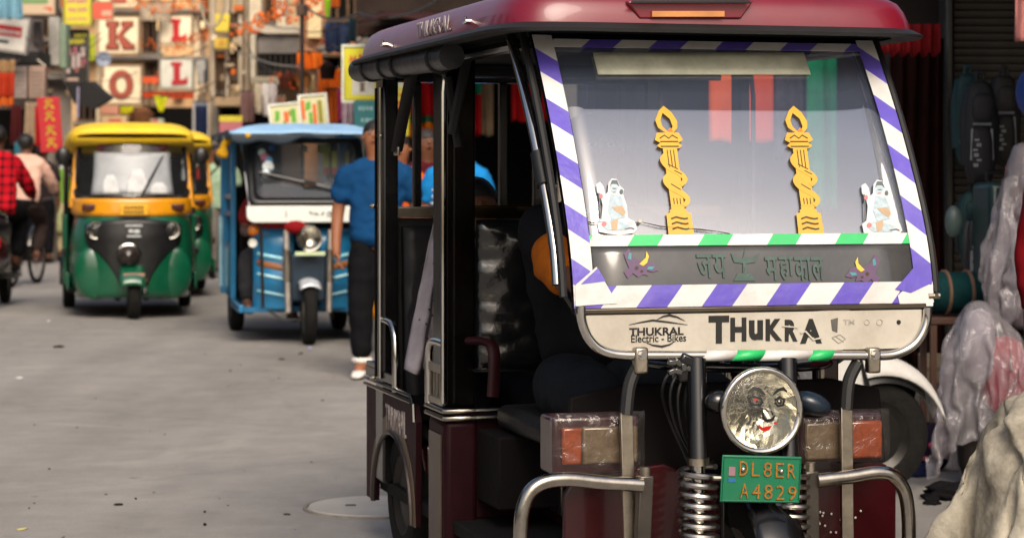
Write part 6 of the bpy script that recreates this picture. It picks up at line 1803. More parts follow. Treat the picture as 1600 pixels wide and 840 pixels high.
o = tag(MB().grid(lambda s, t: tuple(W(1588 + 40*s, -40 + 105*t, 8.9) + Vector((0, .02*math.sin(s*14 + t*2), 0))), 16, 14).build('garment', pm('salmon pink cloth', '#b0726c', .9, var=.2), smooth=180, solid=.008), 'salmon pink garment hanging at the top right corner', 'garment')
# odds and ends on the shop floor
def loose_box(px0, py0, px1, py1, Y, dep, hexc, label, cat, name, yaw=0, z0=None, bev=.01):
    p = W((px0+px1)/2, py1, Y); s = FPX/Y; w, h = (px1-px0)/s, (py1-py0)/s
    if z0 is not None: p.z = z0
    o = thing(name, label, cat, p, R(yaw))
    MB().box(-w/2, w/2, 0, dep, 0, h).build('body', pm('matt ' + hexc, hexc, .85, var=.25, scale=9, bump=.3, bscale=20), o, bevel=bev, seg=3)
    return o, w, h
o, w, h = loose_box(1438, 552, 1482, 600, 10.9, .2, '#a2937c', 'beige carton on the blue grey crate beside the scooter', 'carton', 'carton', 6)
MB().box(-w*.5-.001,w*.5+.001,-.002,.0,h*.42,h*.55).build('carton_tape', pm('brown tape', '#7d6a4d', .4), o)
o, w, h = loose_box(1428, 601, 1494, 648, 10.86, .25, '#26303e', 'blue grey crate under the beige carton', 'crate', 'crate', 3)
MB().box(-w*.52,w*.52,-.012,.0,h*.75,h).build('crate_rim', pm('blue grey rim', '#313d4d', .6), o, bevel=.004)
o, w, h = loose_box(1424, 649, 1496, 700, 10.84, .28, '#191517', 'black crate lowest of the stack beside the scooter', 'crate', 'crate', 2, 0.0)
MB().box(-w*.52,w*.52,-.012,.0,h*.8,h).build('crate_rim', pm('black rim', '#211d20', .6), o, bevel=.004)
p = W(1458, 716, 9.85)
bg_ = thing('cloth_bag', 'dark purple cloth bag with pink spots on the shop floor', 'bag', (p.x, p.y, 0))
MB().ell((0,0,.10), (.075,.07,.11), 16, 12, None, lambda q: 1+.15*noise.noise(q*3)).build('body', pm('dark purple cloth', '#221a2c', .9, var=.3), bg_, smooth=180)
for x, z, hx in ((-.02,.12,'#b23a5c'),(.03,.15,'#a7a3b0'),(.01,.07,'#a83446'),(-.045,.06,'#8f3a5a')): MB().ell((x,-.066,z), (.014,.010,.014), 8, 6).build('spot', pm('spot ' + hx, hx, .7), bg_)
def crumple(name, label, cat, px, py, Y, rx, ry, rz_, hexc, seed, amp=.35):
    p = W(px, py, Y)
    return tag(MB().ell((p.x, p.y, rz_*.45), (rx, ry, rz_), 26, 16, None, lambda q: 1 + amp*noise.noise(q*2.4 + Vector((seed,0,0))) + amp*.5*abs(noise.noise(q*5 + Vector((seed,3,0))))).build(name, pm('rag ' + hexc, hexc, .85, var=.3, bump=.5, bscale=30), smooth=180), label, cat)
crumple('plastic_bag', 'pale blue plastic bag lying flat beside the scooter wheel', 'bag', 1434, 728, 10.0, .09, .06, .02, '#4d7796', 1)
crumple('rag', 'dark blue rag on the ground behind the crash guard', 'rag', 1432, 744, 9.7, .08, .06, .035, '#161c3a', 2)
crumple('rag', 'black crumpled rag on the ground in front of the plastic bundle', 'rag', 1490, 776, 9.0, .105, .06, .04, '#121013', 3, .6)
crumple('rag', 'small black scrap beside the crumpled rag', 'rag', 1456, 788, 8.85, .03, .02, .02, '#151316', 5, .6)

# ------------------------------------------------------------------ canvas heap at the lower right
canvas = pm('stained canvas', '#a19a8b', .92, var=.3, scale=9, dirt='#332c20', dirt_amt=.9, bump=.45, bscale=40)
hp = thing('canvas_sack', 'big stained cream canvas bundle with deep folds at the lower right', 'sack', (1.42, 5.75, 0))
rr_ = random.Random(1)
pile_ = [((.06,0,.36),(.17,.16,.30)), ((-.05,-.05,.15),(.20,.22,.22)), ((.12,.1,.2),(.28,.25,.3))]
for k in range(12):      # lumps inside the bundle that tension the folds
    a_ = rr_.uniform(PI*.75, PI*1.9); h_ = rr_.uniform(.25, .70); r0_ = .24*(1-h_) + .10
    pile_.append(((.04 + r0_*math.cos(a_), r0_*math.sin(a_), h_), (rr_.uniform(.035,.07), rr_.uniform(.035,.07), rr_.uniform(.05,.12))))
cm_ = drape(pile_, 96, 1.35, 1.35, .85, 34, -.9, .02, .12)
for v in cm_.vertices: v.co.x *= .80; v.co.y *= .9
mesh_part('canvas', cm_, canvas, hp, sub=1)

# ------------------------------------------------------------------ white scooter behind the maroon rickshaw
p = W(1362, 773, 9.15)
sc2 = thing('scooter', 'white scooter with its front mudguard showing behind the maroon rickshaw', 'scooter', (p.x, p.y, 0), R(12))
# its length runs along local x, front at +x
wheel(sc2, Vector((0,0,.235)), .235, .11, pm('grey alloy', '#3a3836', .35, metal=.8), axis=(0,1,0))
wheel(sc2, Vector((-1.22,0,.235)), .235, .11, pm('grey alloy', '#3a3836', .35, metal=.8), axis=(0,1,0))
wsc = pm('white scooter paint', '#d2d0cc', .25, var=.06, coat=.5, dirt='#8a7f70', dirt_amt=.25)
def mg(a_, b_):
    t = PI*(1.02 - .90*a_); r_ = .30 + .02*math.sin(PI*a_)
    wv = (2*b_-1)
    return (.015 + r_*math.cos(t)*1.0, wv*.095*(1 - .35*a_), .235 + r_*math.sin(t)*1.02 - .105*wv*wv*(1-.5*a_))
MB().grid(mg, 24, 10).build('front_mudguard', wsc, sc2, smooth=180, solid=.012)
MB().grid(lambda a_, b_: Vector(mg(.12+.75*a_, b_))*1.0 - Vector((.03*math.cos(PI*(1.02-.9*a_)),0,.03*math.sin(PI*(1.02-.9*a_)))), 20, 8).build('mudguard_liner', bpl, sc2, smooth=180)
for y in (-.075,.075): MB().cyl((0,y,.235),(-.16,y*.8,.80),.025,.022).build('fork_leg', pm('black fork', '#121212', .35), sc2)
MB().prism([(-.19,.30),(-.07,.42),(-.17,.92),(-.27,.95),(-.28,.5)], lambda a_, b_, t: (a_, t, b_), -.15, .15).build('front_cowl', wsc, sc2, bevel=.04, seg=4)
MB().tube(curve2([(-.22,-.33,1.03),(-.22,-.12,1.02),(-.22,.12,1.02),(-.22,.33,1.03)], 4), .017, 8).build('handlebar', bpl, sc2)
MB().loft([[Vector((x, w_*math.cos(t), z + h_*math.sin(t))) for t in [2*PI*k/14 for k in range(14)]] for x, w_, z, h_ in ((-.75,.10,.50,.12),(-.9,.16,.55,.17),(-1.3,.16,.60,.15),(-1.5,.06,.64,.06))]).build('rear_body', wsc, sc2, smooth=180)
MB().ell((-1.08,0,.78), (.36,.13,.06), 16, 8).build('seat', vinyl, sc2)
MB().box(-.8,-.2,-.14,.14,.24,.30).build('footboard', bpl, sc2, bevel=.02)

# ================================================================== signs, boards and goods along the street
def sign(label, px0, py0, px1, py1, Y, hexc, frame=None, depth=.10, tilt=0, yaw=0, cat='sign', name='signboard', group=None, rough=.55, var=.1):
    p = W((px0+px1)/2, py1, Y); s = FPX/Y; w, h = (px1-px0)/s, (py1-py0)/s
    o = thing(name, label, cat, p, R(yaw), group)
    o.rotation_euler.y = R(tilt)
    MB().box(-w/2, w/2, -depth/2, depth/2, 0, h).build('panel', pm('board ' + hexc, hexc, rough, var=var, scale=5, dirt='#6d5f4d', dirt_amt=.25), o, bevel=min(.02, h*.04))
    if frame:
        f = .03*min(w, h) + .012; d = depth/2 + .012
        mb = MB()
        mb.box(-w/2-f, w/2+f, -d, d, -f, 0).box(-w/2-f, w/2+f, -d, d, h, h+f).box(-w/2-f, -w/2, -d, d, .001, h-.001).box(w/2, w/2+f, -d, d, .001, h-.001)
        mb.build('frame', pm('frame ' + frame, frame, .6), o)
    o['w'] = w; o['h'] = h
    def put(nm, rects, hx, lift=.004):
        mb = MB()
        for r in rects:
            if len(r) == 4:
                x0, z0, x1, z1 = r
                mb.box(-w/2 + w*x0, -w/2 + w*x1, -depth/2 - lift, -depth/2 + .004, h*z0, h*z1)
            else:
                mb.prism([(-w/2 + w*a_, h*b_) for a_, b_ in r[0]], lambda a_, b_, t: (a_, t, b_), -depth/2 - lift, -depth/2 + .004)
        o_ = mb.build(nm, pm('print ' + hx, hx, .6, var=.15, scale=20), o, smooth=0)
        if len(rects) > 1 and nm == 'lettering': o_['kind'] = 'stuff'      # illegible print, too small to pick apart
        return o_
    return o, w, h, put
def P_(*pts): return (list(pts),)
def flow(n, z0, z1, x0=.08, x1=.92, seed=0):
    """a row of illegible print blocks, as blurred lettering reads from afar"""
    rr_ = random.Random(seed); out = []; x = x0
    step = (x1-x0)/n
    for k in range(n):
        w_ = step*rr_.uniform(.55,.8); out.append((x, z0 + (z1-z0)*rr_.uniform(0,.15), x + w_, z1 - (z1-z0)*rr_.uniform(0,.15))); x += step
    return out
# letter boards
LET = 'letter boards on the far building'
def letterK(k):  # slab serif K in the unit square, grown by k
    return [P_((.20-k,.12-k),(.50+k,.12-k),(.50+k,.24+k),(.43+k,.24+k),(.43+k,.76-k),(.50+k,.76-k),(.50+k,.88+k),(.20-k,.88+k),(.20-k,.76-k),(.27-k,.76-k),(.27-k,.24+k),(.20-k,.24+k)),
            P_((.43,.44-k),(.66-k,.76-k),(.60-k,.76-k),(.60-k,.88+k),(.86+k,.88+k),(.86+k,.76-k),(.80+k,.76-k),(.60+k,.50),(.82+k,.24+k),(.90+k,.24+k),(.90+k,.12-k),(.62-k,.12-k),(.62-k,.20),(.48,.42))]
o, w, h, put = sign('square cream board with a red brown letter K above the O board', 156, 28, 217, 84, 50, '#f2ddb8', '#9a8064', .22, group=LET)
put('letter_outline', letterK(.025), '#5e3320', .02); put('letter', letterK(-.012), '#a34c38', .035)
o, w, h, put = sign('square cream board with a red brown letter O below the K board', 161, 104, 221, 162, 50, '#f2ddb8', '#9a8064', .22, group=LET)
def ringO(rx0, rx1, ry0, ry1, n=28):
    return [P_((.5+rx0*math.cos(a_), .5+ry0*math.sin(a_)), (.5+rx0*math.cos(b_), .5+ry0*math.sin(b_)), (.5+rx1*math.cos(b_), .5+ry1*math.sin(b_)), (.5+rx1*math.cos(a_), .5+ry1*math.sin(a_))) for a_, b_ in [(2*PI*k/n, 2*PI*(k+1)/n) for k in range(n)]]
put('letter_outline', ringO(.32,.13,.40,.22), '#5e3320', .02); put('letter', ringO(.30,.15,.38,.24), '#a34c38', .035)
def letterL(): return [P_((.36,.10),(.86,.14),(.86,.40),(.74,.30),(.62,.28),(.62,.78),(.68,.78),(.68,.90),(.34,.90),(.34,.78),(.42,.78),(.42,.26),(.36,.26))]
o, w, h, put = sign('cream board with a bright red letter L right of the K board', 252, 26, 299, 70, 49, '#f4e4c4', '#b09a7a', .2, group=LET); put('letter', letterL(), '#b8141c', .03)
o, w, h, put = sign('grey white board with a red letter L right of the O board', 252, 93, 301, 138, 49, '#cfcdbf', '#8f8a7c', .2, group=LET); put('letter', letterL(), '#a8161e', .03)
o, w, h, put = sign('cream board cut by the top of the picture above the K board', 156, -50, 216, 12, 50, '#f2ddb8', '#9a8064', .2, group=LET); put('letter', [(.3,.10,.72,.22),(.3,.25,.42,.8),(.6,.25,.72,.8)], '#a34c38', .03)
# other boards
o, w, h, put = sign('yellow board with pink lettering at the top left', 102, -14, 142, 39, 43, '#cfc233', '#a79d3a', .12)
put('lettering', flow(9,.62,.76,.1,.9,1) + flow(3,.36,.50,.15,.45,2) + flow(3,.36,.50,.52,.9,3) + flow(10,.14,.2,.1,.9,4) + flow(8,.84,.96,.1,.9,4), '#b3607a')
o, w, h, put = sign('tall black poster with yellow lettering and pale figures', 103, 48, 137, 130, 43.2, '#17130f', '#5f5a52', .1)
put('lettering', flow(4,.86,.95,.42,.98,5) + flow(6,.74,.84,.06,.9,6), '#b9b021'); put('lettering', flow(1,.03,.10,.05,.95,8), '#a9907f')
put('poster_figures', [(.30,.28,.44,.56),(.52,.30,.68,.58),(.05,.18,.2,.36),(.72,.5,.9,.68)], '#b3a09a'); put('poster_figures', [(.2,.5,.3,.66),(.44,.2,.6,.3),(.72,.3,.88,.46),(.08,.4,.2,.5)], '#8a4f4a'); put('poster_figures', [(.4,.56,.52,.7),(.86,.38,.95,.46)], '#a3546a')
o, w, h, put = sign('narrow lime green banner beside the black poster', 138, 54, 149, 96, 46, '#a9b41c', None, .06); put('stripe', [(.1,.2,.3,.9)], '#6f8a1c')
o, w, h, put = sign('orange red hoarding behind the yellow board', 139, 4, 176, 30, 47.5, '#d5573f', '#a98a6a', .06)
put('print_band', [(.55,.2,.95,.5)], '#c9a58a')
o, w, h, put = sign('tilted white board with a red band at the left edge', -30, 26, 40, 78, 32, '#cfcac0', '#8f8a84', .14, tilt=8)
put('red_band', [(.0,.42,.88,.74)], '#b0131c'); put('lettering', flow(8,.48,.62,.30,.86,9), '#c9b6b0', .008); put('green_line', [(.1,.20,.62,.29)], '#17362a')
o, w, h, put = sign('cream box sign with a green top strip at the upper left', 33, -10, 88, 24, 33, '#bfa78a', '#5a4a3c', .2)
put('green_strip', [(.05,.5,.8,.78)], '#6d8a5a'); put('red_corner', [P_((.65,.34),(.92,.34),(.92,.12))], '#c2543c')
o, w, h, put = sign('red vertical banner with yellow characters left of the green auto', 63, 152, 99, 238, 31, '#a80f1a', None, .03, tilt=-4, name='banner', cat='banner')
for zc, k in ((.88,.0),(.66,1),(.40,2),(.18,3)):
    put('character', [P_((.34,zc+.06),(.70,zc+.07),(.70,zc+.045),(.34,zc+.035)), P_((.44,zc+.09),(.54,zc+.09),(.50,zc-.02),(.36,zc-.09),(.30,zc-.07),(.42,zc-.01)), P_((.50,zc+.02),(.60,zc+.0),(.76,zc-.08),(.68,zc-.10),(.54,zc-.03)), (.36,zc-.035,.66,zc-.02)], '#b99a22')
o, w, h, put = sign('yellow shop sign with white border behind the rolled curtain', 538, 74, 590, 157, 19.4, '#cfc41e', '#d5d3b8', .08)
put('lettering', [P_((.14,.70),(.20,.86),(.27,.76),(.34,.86),(.40,.70),(.34,.70),(.32,.78),(.27,.70),(.22,.78),(.20,.70)), (.44,.70,.54,.86), (.58,.70,.70,.75), (.58,.81,.70,.86), (.58,.70,.62,.86), (.74,.70,.86,.86)], '#c23a2a')
put('picture', [(.24,.10,.92,.38)], '#c9c3b4'); put('picture', [(.48,.16,.62,.34)], '#6d5a48', .007)
o, w, h, put = sign('teal sign with pale marks under the yellow shop sign', 553, 157, 592, 200, 19.3, '#0f5f63', None, .06)
put('lettering', flow(4,.62,.8,.2,.8,12) + flow(3,.2,.36,.3,.8,13), '#7fa3a0')
o, w, h, put = sign('yellow poster with red and green squiggles seen through the rickshaw side', 606, 118, 640, 214, 19.2, '#c9bd3c', None, .05)
put('squiggle', [P_((.30,.55),(.80,.62),(.84,.52),(.5,.46),(.8,.40),(.78,.34),(.34,.44),(.6,.52)), (.5,.66,.8,.70)], '#b8271e'); put('squiggle', [(.2,.12,.36,.3),(.55,.14,.72,.28)], '#3f6d2a'); put('pale_top', [(.0,.8,1,1)], '#cdcaae')
for k, (r, lab) in enumerate((((426,164,470,200),'cream green and orange poster board left of the pole above the blue rickshaw'),((473,150,512,200),'cream green and orange poster board right of the pole above the blue rickshaw'))):
    o, w, h, put = sign(lab, *r, 20.0 + .1*k, '#d0cba0', '#d8d8cc', .05, tilt=(-6, -5)[k])
    put('green_patch', [P_((.12,.3),(.28,.35),(.32,.75),(.16,.8)), (.72,.2,.88,.8), (.4,.15,.5,.3)] if k == 0 else [(.3,.15,.45,.5), P_((.18,.55),(.4,.6),(.42,.85),(.2,.8))], '#5fa331')
    put('orange_patch', [(.46,.25,.62,.70)] if k == 0 else [(.02,.3,.16,.9), (.48,.1,.62,.75)], '#d8682a', .006); put('olive_patch', [(.64,.5,.72,.75)] if k == 0 else [(.68,.15,.86,.85)], '#8f8a2a', .006)
o, w, h, put = sign('yellow paper notice on the grey building', 336, 22, 359, 50, 36.6, '#d3bd3c', None, .04); put('lettering', flow(4,.6,.7,.2,.8,15), '#8a7a2a')
o, w, h, put = sign('small yellow notice under the other on the grey building', 335, 60, 358, 76, 36.6, '#cfae3a', None, .04); put('print_mark', [(.3,.2,.7,.8)], '#b98a2c')
o, w, h, put = sign('pink board with yellow top strip behind the blue rickshaw', 343, 181, 379, 214, 30, '#a85f66', None, .06); put('yellow_strip', [(.0,.72,1,1)], '#c2b22c')

# extra relief on the far facades: vents, small panels, boards, brackets
rr8 = random.Random(21)
for bld, n, (x0, x1), (y0, y1) in ((BA_, 34, (225, 342), (-4, 165)), (BM_, 22, (328, 392), (-4, 150)), (BL1, 14, (-30, 60), (-4, 80)), (BR4, 16, (476, 560), (-4, 150)), (BL2, 8, (60, 108), (-4, 150))):
    for k in range(n):
        px, py = rr8.uniform(x0, x1), rr8.uniform(y0, y1); w_, h_ = rr8.choice(((5,12),(9,6),(14,4),(4,18),(8,9),(12,8))); w_ *= rr8.uniform(.7,1.3); h_ *= rr8.uniform(.7,1.3)
        hx = rr8.choice(('#d9b98a','#e8cfa4','#c46a38','#3a2c24','#1d1714','#8d7a64','#b9a58a','#a2482c','#cfc0a8','#6a5a4c'))
        bld.block(rr8.choice(('vent','wall_panel','bracket','small_board','wall_box')), px, py, px+w_, py+h_, pm('facade ' + hx, hx, .8, var=.25), -rr8.uniform(.12,.42), rr8.uniform(.04,.1))
# satellite dish, awning, lamp tube, air conditioners
p = W(162, 92, 47)
ds = thing('satellite_dish', 'pale blue grey satellite dish beside the letter boards', 'satellite dish', p, R(12))
MB().lathe([(.002,.05),(.06,.045),(.11,.03),(.155,0),(.16,.0),(.11,.04),(.06,.055),(.002,.06)], (0,0,0), (0,1,.2), 24).build('dish', pm('dish grey blue', '#98a3b8', .4), ds, smooth=180)
MB().cyl((0,-.02,-.13),(0,-.16,-.02),.008, n=6).build('feed_arm', steel, ds); MB().cyl((0,.05,-.02),(0,.1,-.4),.015, n=8).build('mount', steel, ds)
p = W(120, 170, 41)
aw = thing('awning', 'black pointed awning projecting under the black poster', 'awning', p)
def awl(px, py, Y=41): return W(px, py, Y) - p
f_ = [awl(100,130), awl(142,128), awl(171,154), awl(146,170), awl(116,162)]
MB().loft([f_, [q + Vector((0,.5,.02)) for q in f_]]).build('cloth', pm('black awning', '#141213', .7), aw, smooth=0)
MB().cyl(awl(123,136)+Vector((0,-.05,0)), awl(122,184)+Vector((0,-.05,0)), .024, n=10).build('tube_lamp', pm('pale lilac tube', '#9a93ad', .4), aw)
for k, (x0, x1, hx) in enumerate(((20,44,'#a08f86'),(47,72,'#9c806f'))):
    p = W((x0+x1)/2, 154, 32.5); s = FPX/32.5; w, h = (x1-x0)/s, 50/s
    o = thing('air_conditioner', ('pale grey' if k == 0 else 'brownish') + ' air conditioner box under the black ledge, ' + ('left' if k == 0 else 'right') + ' of the pair', 'air conditioner', p, R(4), 'air conditioner boxes on the left building')
    MB().box(-w/2, w/2, -.15, .15, 0, h).build('case', pm('case ' + hx, hx, .6, var=.15, dirt='#5c4a40', dirt_amt=.5), o, bevel=.015)
    for q in range(6): MB().box(-w*.4, w*.4, -.162, -.151, h*(.12+.13*q), h*(.16+.13*q)).build('louvre', pm('louvre grey', '#6b625c', .6), o)
    MB().tube([(w*.52 if k else -w*.52,-.1,h),(0,-.1,h*1.2)], .012, 6).build('hanger', steel, o)

# ------------------------------------------------------------------ cloth and garments hanging on shops
def cloth(label, px0, py0, px1, py1, Y, hexc, folds=4, amp=.03, taper=0, name='hanging_cloth', cat='cloth', group=None, var=.2, dirt=None, da=.5, scale=8, yaw=0, shape=None, bands=None):
    p = W((px0+px1)/2, py1, Y); s = FPX/Y; w, h = (px1-px0)/s, (py1-py0)/s
    o = thing(name, label, cat, p, R(yaw), group)
    sd_ = (px0*7 + py0) % 13
    def f(a_, b_):
        x = (a_-.5)*w*(1 + taper*(1-b_)); fr_ = math.sin(a_*folds*2*PI + sd_) + .5*math.sin(a_*folds*3.3*PI + 2*b_ + sd_)
        z = h*b_ - .02*h*math.sin(a_*folds*2*PI + sd_)*(1-b_)
        if shape == 'tee':
            x *= 1.0 if b_ > .62 else .66
            if b_ > .93: x *= .8
        if shape == 'tri':
            x *= .25 + .75*b_
        return (x, amp*fr_*(.4 + .6*(1-b_)), z)
    if bands:
        for z0, z1, hx in bands:
            MB().grid(lambda a_, b_, z0=z0, z1=z1: f(a_, z0 + (z1-z0)*b_), folds*8, 6).build('cloth_panel', pm('cloth ' + hx, hx, .9, var=var, scale=scale), o, smooth=180, solid=.01)
    else:
        MB().grid(f, folds*8, 14).build('cloth_panel', pm('cloth ' + hexc + (dirt or ''), hexc, .9, var=var, scale=scale, dirt=dirt, dirt_amt=da), o, smooth=180 if shape != 'tee' else 60, solid=.012)
    MB().cyl((-w*.5, 0, h+.01), (w*.5, 0, h+.01), .012, n=6).build('hanging_rod', pm('dark rod', '#2a2522', .5), o)
    return o
G = 'garments hung outside the shops'
cloth('light blue cloth hanging at the top left corner', -6, -12, 34, 30, 31.5, '#6d96a8', 3, .05, .2, group=G)
cloth('orange and red fabric bag hanging at the left edge', -6, 94, 24, 166, 31.5, '#a8421c', 2, .04, -.2, group=G, bands=((0,.18,'#b0531f'),(.18,.72,'#9a2f18'),(.72,1,'#8a6b4a')))
cloth('long beige robe hanging in the left shop', 40, 160, 58, 226, 32, '#8f7a64', 2, .03, .15, group=G); cloth('dark red dress hanging in the left shop', 18, 165, 34, 228, 32.4, '#4a1c1c', 2, .03, .1, group=G)
cloth('black coat hanging beside the beige robe', 57, 160, 64, 224, 32.2, '#151213', 2, .02, .1, group=G)
cloth('bright red panel hanging left of the red banner', 55, 168, 64, 228, 31.2, '#b0161c', 2, .02, group=G)
cloth('beige canvas awning above the dark window between the letter boards', 214, 4, 272, 33, 48.5, '#ab9a84', 3, .04, -.25, name='awning_cloth', cat='awning')
cloth('lime yellow flag under the letter boards', 240, 150, 263, 175, 46, '#c2c41e', 1, .03, 0, name='flag', cat='flag', shape='tri'); cloth('small yellow cloth beside the pink stall box', 187, 166, 208, 178, 46, '#b8b21c', 2, .03, group=G)
cloth('orange red valance under the grey L board', 222, 144, 302, 154, 47, '#b5421f', 6, .03, name='valance', cat='valance'); cloth('orange valance right of the O board', 223, 120, 248, 131, 48, '#d8613a', 3, .03, name='valance', cat='valance')
for x0, x1, hx, lab in ((398,410,'#a89c88','pale stone'),(410,422,'#b9b4b0','white'),(421,432,'#a8a1a0','light grey')):
    cloth(lab + ' shirt hanging under the caged balcony', x0, 130, x1, 190 - (x0 % 7)*2, 35.5, hx, 1, .04, .1, group=G, shape='tee', name='hanging_shirt', cat='shirt')
cloth('navy track trousers with white side stripes hanging by the pillar', 301, 160, 327, 216, 44, '#232c48', 2, .03, group=G, bands=((0,.9,'#232c48'),(.9,1,'#8a8f9a')))
for x in (303, 326):
    p = W(x, 216, 43.9); tag(MB().box(p.x-.02, p.x+.02, p.y-.02, p.y, p.z, W(x,161,43.9).z).build('stripe_cloth', pm('white stripe', '#c8c5c0', .7)), ('left' if x < 310 else 'right') + ' white side stripe of the navy trousers by the pillar', 'cloth', G)
cloth('white shirt hanging in the window of the pale building', 306, 94, 321, 132, 45, '#a8a49e', 1, .03, group=G, shape='tee', name='hanging_shirt', cat='shirt'); cloth('grey shirt hanging behind the white shirt', 318, 96, 329, 130, 45.3, '#4d4d50', 1, .03, group=G)
cloth('mauve brown cloth hanging left of the white shirts', 376, 143, 397, 192, 35.8, '#6f5450', 2, .04, group=G); cloth('brown rust cloth hanging right of the white shirts', 432, 150, 446, 192, 35, '#7c5d4c', 2, .03, group=G)
cloth('orange tarpaulin corner over the brown goods', 464, 82, 503, 108, 26, '#d2641c', 2, .05, .1, name='tarpaulin', cat='tarpaulin')
cloth('long orange cloth with black motifs beside the yellow sign', 498, 108, 532, 192, 26.5, '#c25a16', 3, .05, .1, group=G, dirt='#1c0f0a', da=.9, scale=6)
cloth('rust orange cloth hanging in front of the long orange cloth', 506, 140, 526, 194, 26.2, '#b2551c', 2, .04, 0, group=G)
cloth('cream cloth strip hanging behind the poster boards', 480, 118, 492, 152, 26.4, '#b39b74', 1, .03, group=G)
cloth('navy checked shirt hanging in the dark shop top', 508, 36, 547, 82, 25.5, '#2b3450', 3, .04, group=G, dirt='#6c7f95', da=.6, scale=7); cloth('lime green leafy cloth at the top beside the dark shop', 506, -14, 518, 30, 25, '#7fae1c', 1, .03, -.3, group=G, shape='tri'); cloth('orange cloth tip at the top beside the lime one', 519, -14, 531, 12, 25, '#a8521c', 1, .03, 0, group=G)
cloth('pink white and teal patterned cloth beside the teal sign', 534, 150, 553, 200, 20.2, '#a9929c', 2, .03, group=G, dirt='#255a63', da=.9, scale=14); cloth('magenta cloth edge beside the orange cloth', 528, 140, 536, 190, 20.6, '#7d1f4f', 1, .03, group=G)
cloth('large red cloth seen through the rickshaw side opening', 636, 108, 682, 216, 19.8, '#b0161a', 3, .05, 0, group=G, bands=((0,.22,'#cc6f12'),(.22,.32,'#2f5a43'),(.32,1,'#b0161a')))
cloth('red cloth with green top hanging right of the middle pillar', 728, 122, 752, 212, 19.6, '#a3141c', 2, .05, 0, group=G, bands=((0,.72,'#a3141c'),(.72,1,'#157a58'))); cloth('beige cloth hanging right of the red one behind the rickshaw', 752, 122, 770, 212, 19.7, '#8f7a62', 1, .05, 0, group=G)
cloth('red cloth glimpsed behind the windscreen pillar', 800, 110, 862, 190, 19.5, '#a81418', 3, .05, 0, group=G); cloth('red square cloth seen through the left of the windscreen', 880, 142, 932, 202, 16, '#9c1620', 2, .04, 0, group=G); cloth('small red cloth lower left of the windscreen', 908, 208, 932, 244, 16, '#8c1a22', 1, .03, 0, group=G)
cloth('orange red panel seen through the windscreen, left of the two', 1108, 112, 1156, 222, 13.2, '#ff6a34', 1, .02, 0, group=G); cloth('orange red panel seen through the windscreen, right of the two', 1162, 112, 1208, 222, 13.2, '#ff5a30', 1, .02, 0, group=G)
cloth('grey floral cloth seen through the windscreen', 1212, 105, 1254, 250, 13.6, '#4a4450', 2, .03, 0, group=G, dirt='#8d7f86', da=.6, scale=16); cloth('green cloth seen through the right of the windscreen', 1262, 90, 1334, 330, 13.2, '#22b880', 3, .05, 0, group=G); cloth('dusky pink cloth seen at the right edge of the windscreen', 1336, 90, 1392, 330, 13.6, '#7c3a3c', 2, .05, 0, group=G)
cloth('teal cloth hanging in the dark shop top', 545, 30, 562, 66, 24.5, '#1d2f3a', 1, .03, 0, group=G)
# goods on stalls (brown baskets, pink box, fruit)
def basket(label, px, py, Y, rx, rz_, hexc, name='basket', cat='basket'):
    p = W(px, py, Y); o = thing(name, label, cat, p)
    MB().lathe([(.02,0),(rx*.8,0),(rx,rz_),(rx*.9,rz_),(rx*.7,rz_*.15),(.02,rz_*.15)], (0,0,0), (0,0,1), 18).build('bowl', pm('basket ' + hexc, hexc, .85, var=.4, scale=25), o)
    MB().ell((0,0,rz_*.8), (rx*.85,rx*.85,rz_*.7), 16, 8, None, lambda q: 1+.2*noise.noise(q*5)).build('contents', pm('contents ' + hexc, hexc, .85, var=.5, scale=30), o, smooth=180)
    return o
basket('round brown leather goods hanging under the orange tarpaulin', 452, 140, 26.3, .13, .14, '#4a2418'); basket('tan basket goods under the orange tarpaulin', 474, 136, 26.2, .10, .13, '#8a5a30'); basket('dark round bag in front of the orange cloth', 512, 124, 26.0, .10, .14, '#1b1210'); basket('brown basket on the stall under the lime flag', 222, 192, 46, .26, .22, '#6f4a32')
basket('second brown basket right of the small yellow cloth', 205, 196, 46.5, .2, .16, '#7a5238')
o, w, h, put = sign('pink stall box behind the green auto roof', 160, 166, 186, 180, 45, '#c98a70', None, .3, cat='box', name='stall_box'); put('shadow_line', [(.0,.0,1,.12)], '#6d4030')
o, w, h, put = sign('cream stall box under the pink one', 160, 181, 200, 200, 45, '#c7a880', None, .3, cat='box', name='stall_box'); put('red_print', [(.3,.4,.8,.75)], '#b8604a')
o, w, h, put = sign('pale green tin beside the brown baskets', 236, 186, 256, 202, 45, '#a8b09a', None, .2, cat='tin', name='stall_tin'); put('red_print', [(.1,.7,.6,.95)], '#b84a3a')
# mannequin-like stacked goods near the left shop door
loose_box(0, 235, 14, 330, 31, .3, '#5c5248', 'grey brown door frame panel in the left shop', 'door', 'shop_door')
loose_box(22, 222, 34, 270, 31.2, .2, '#2c5a66', 'teal and blue books stacked in the left shop', 'books', 'stacked_books')

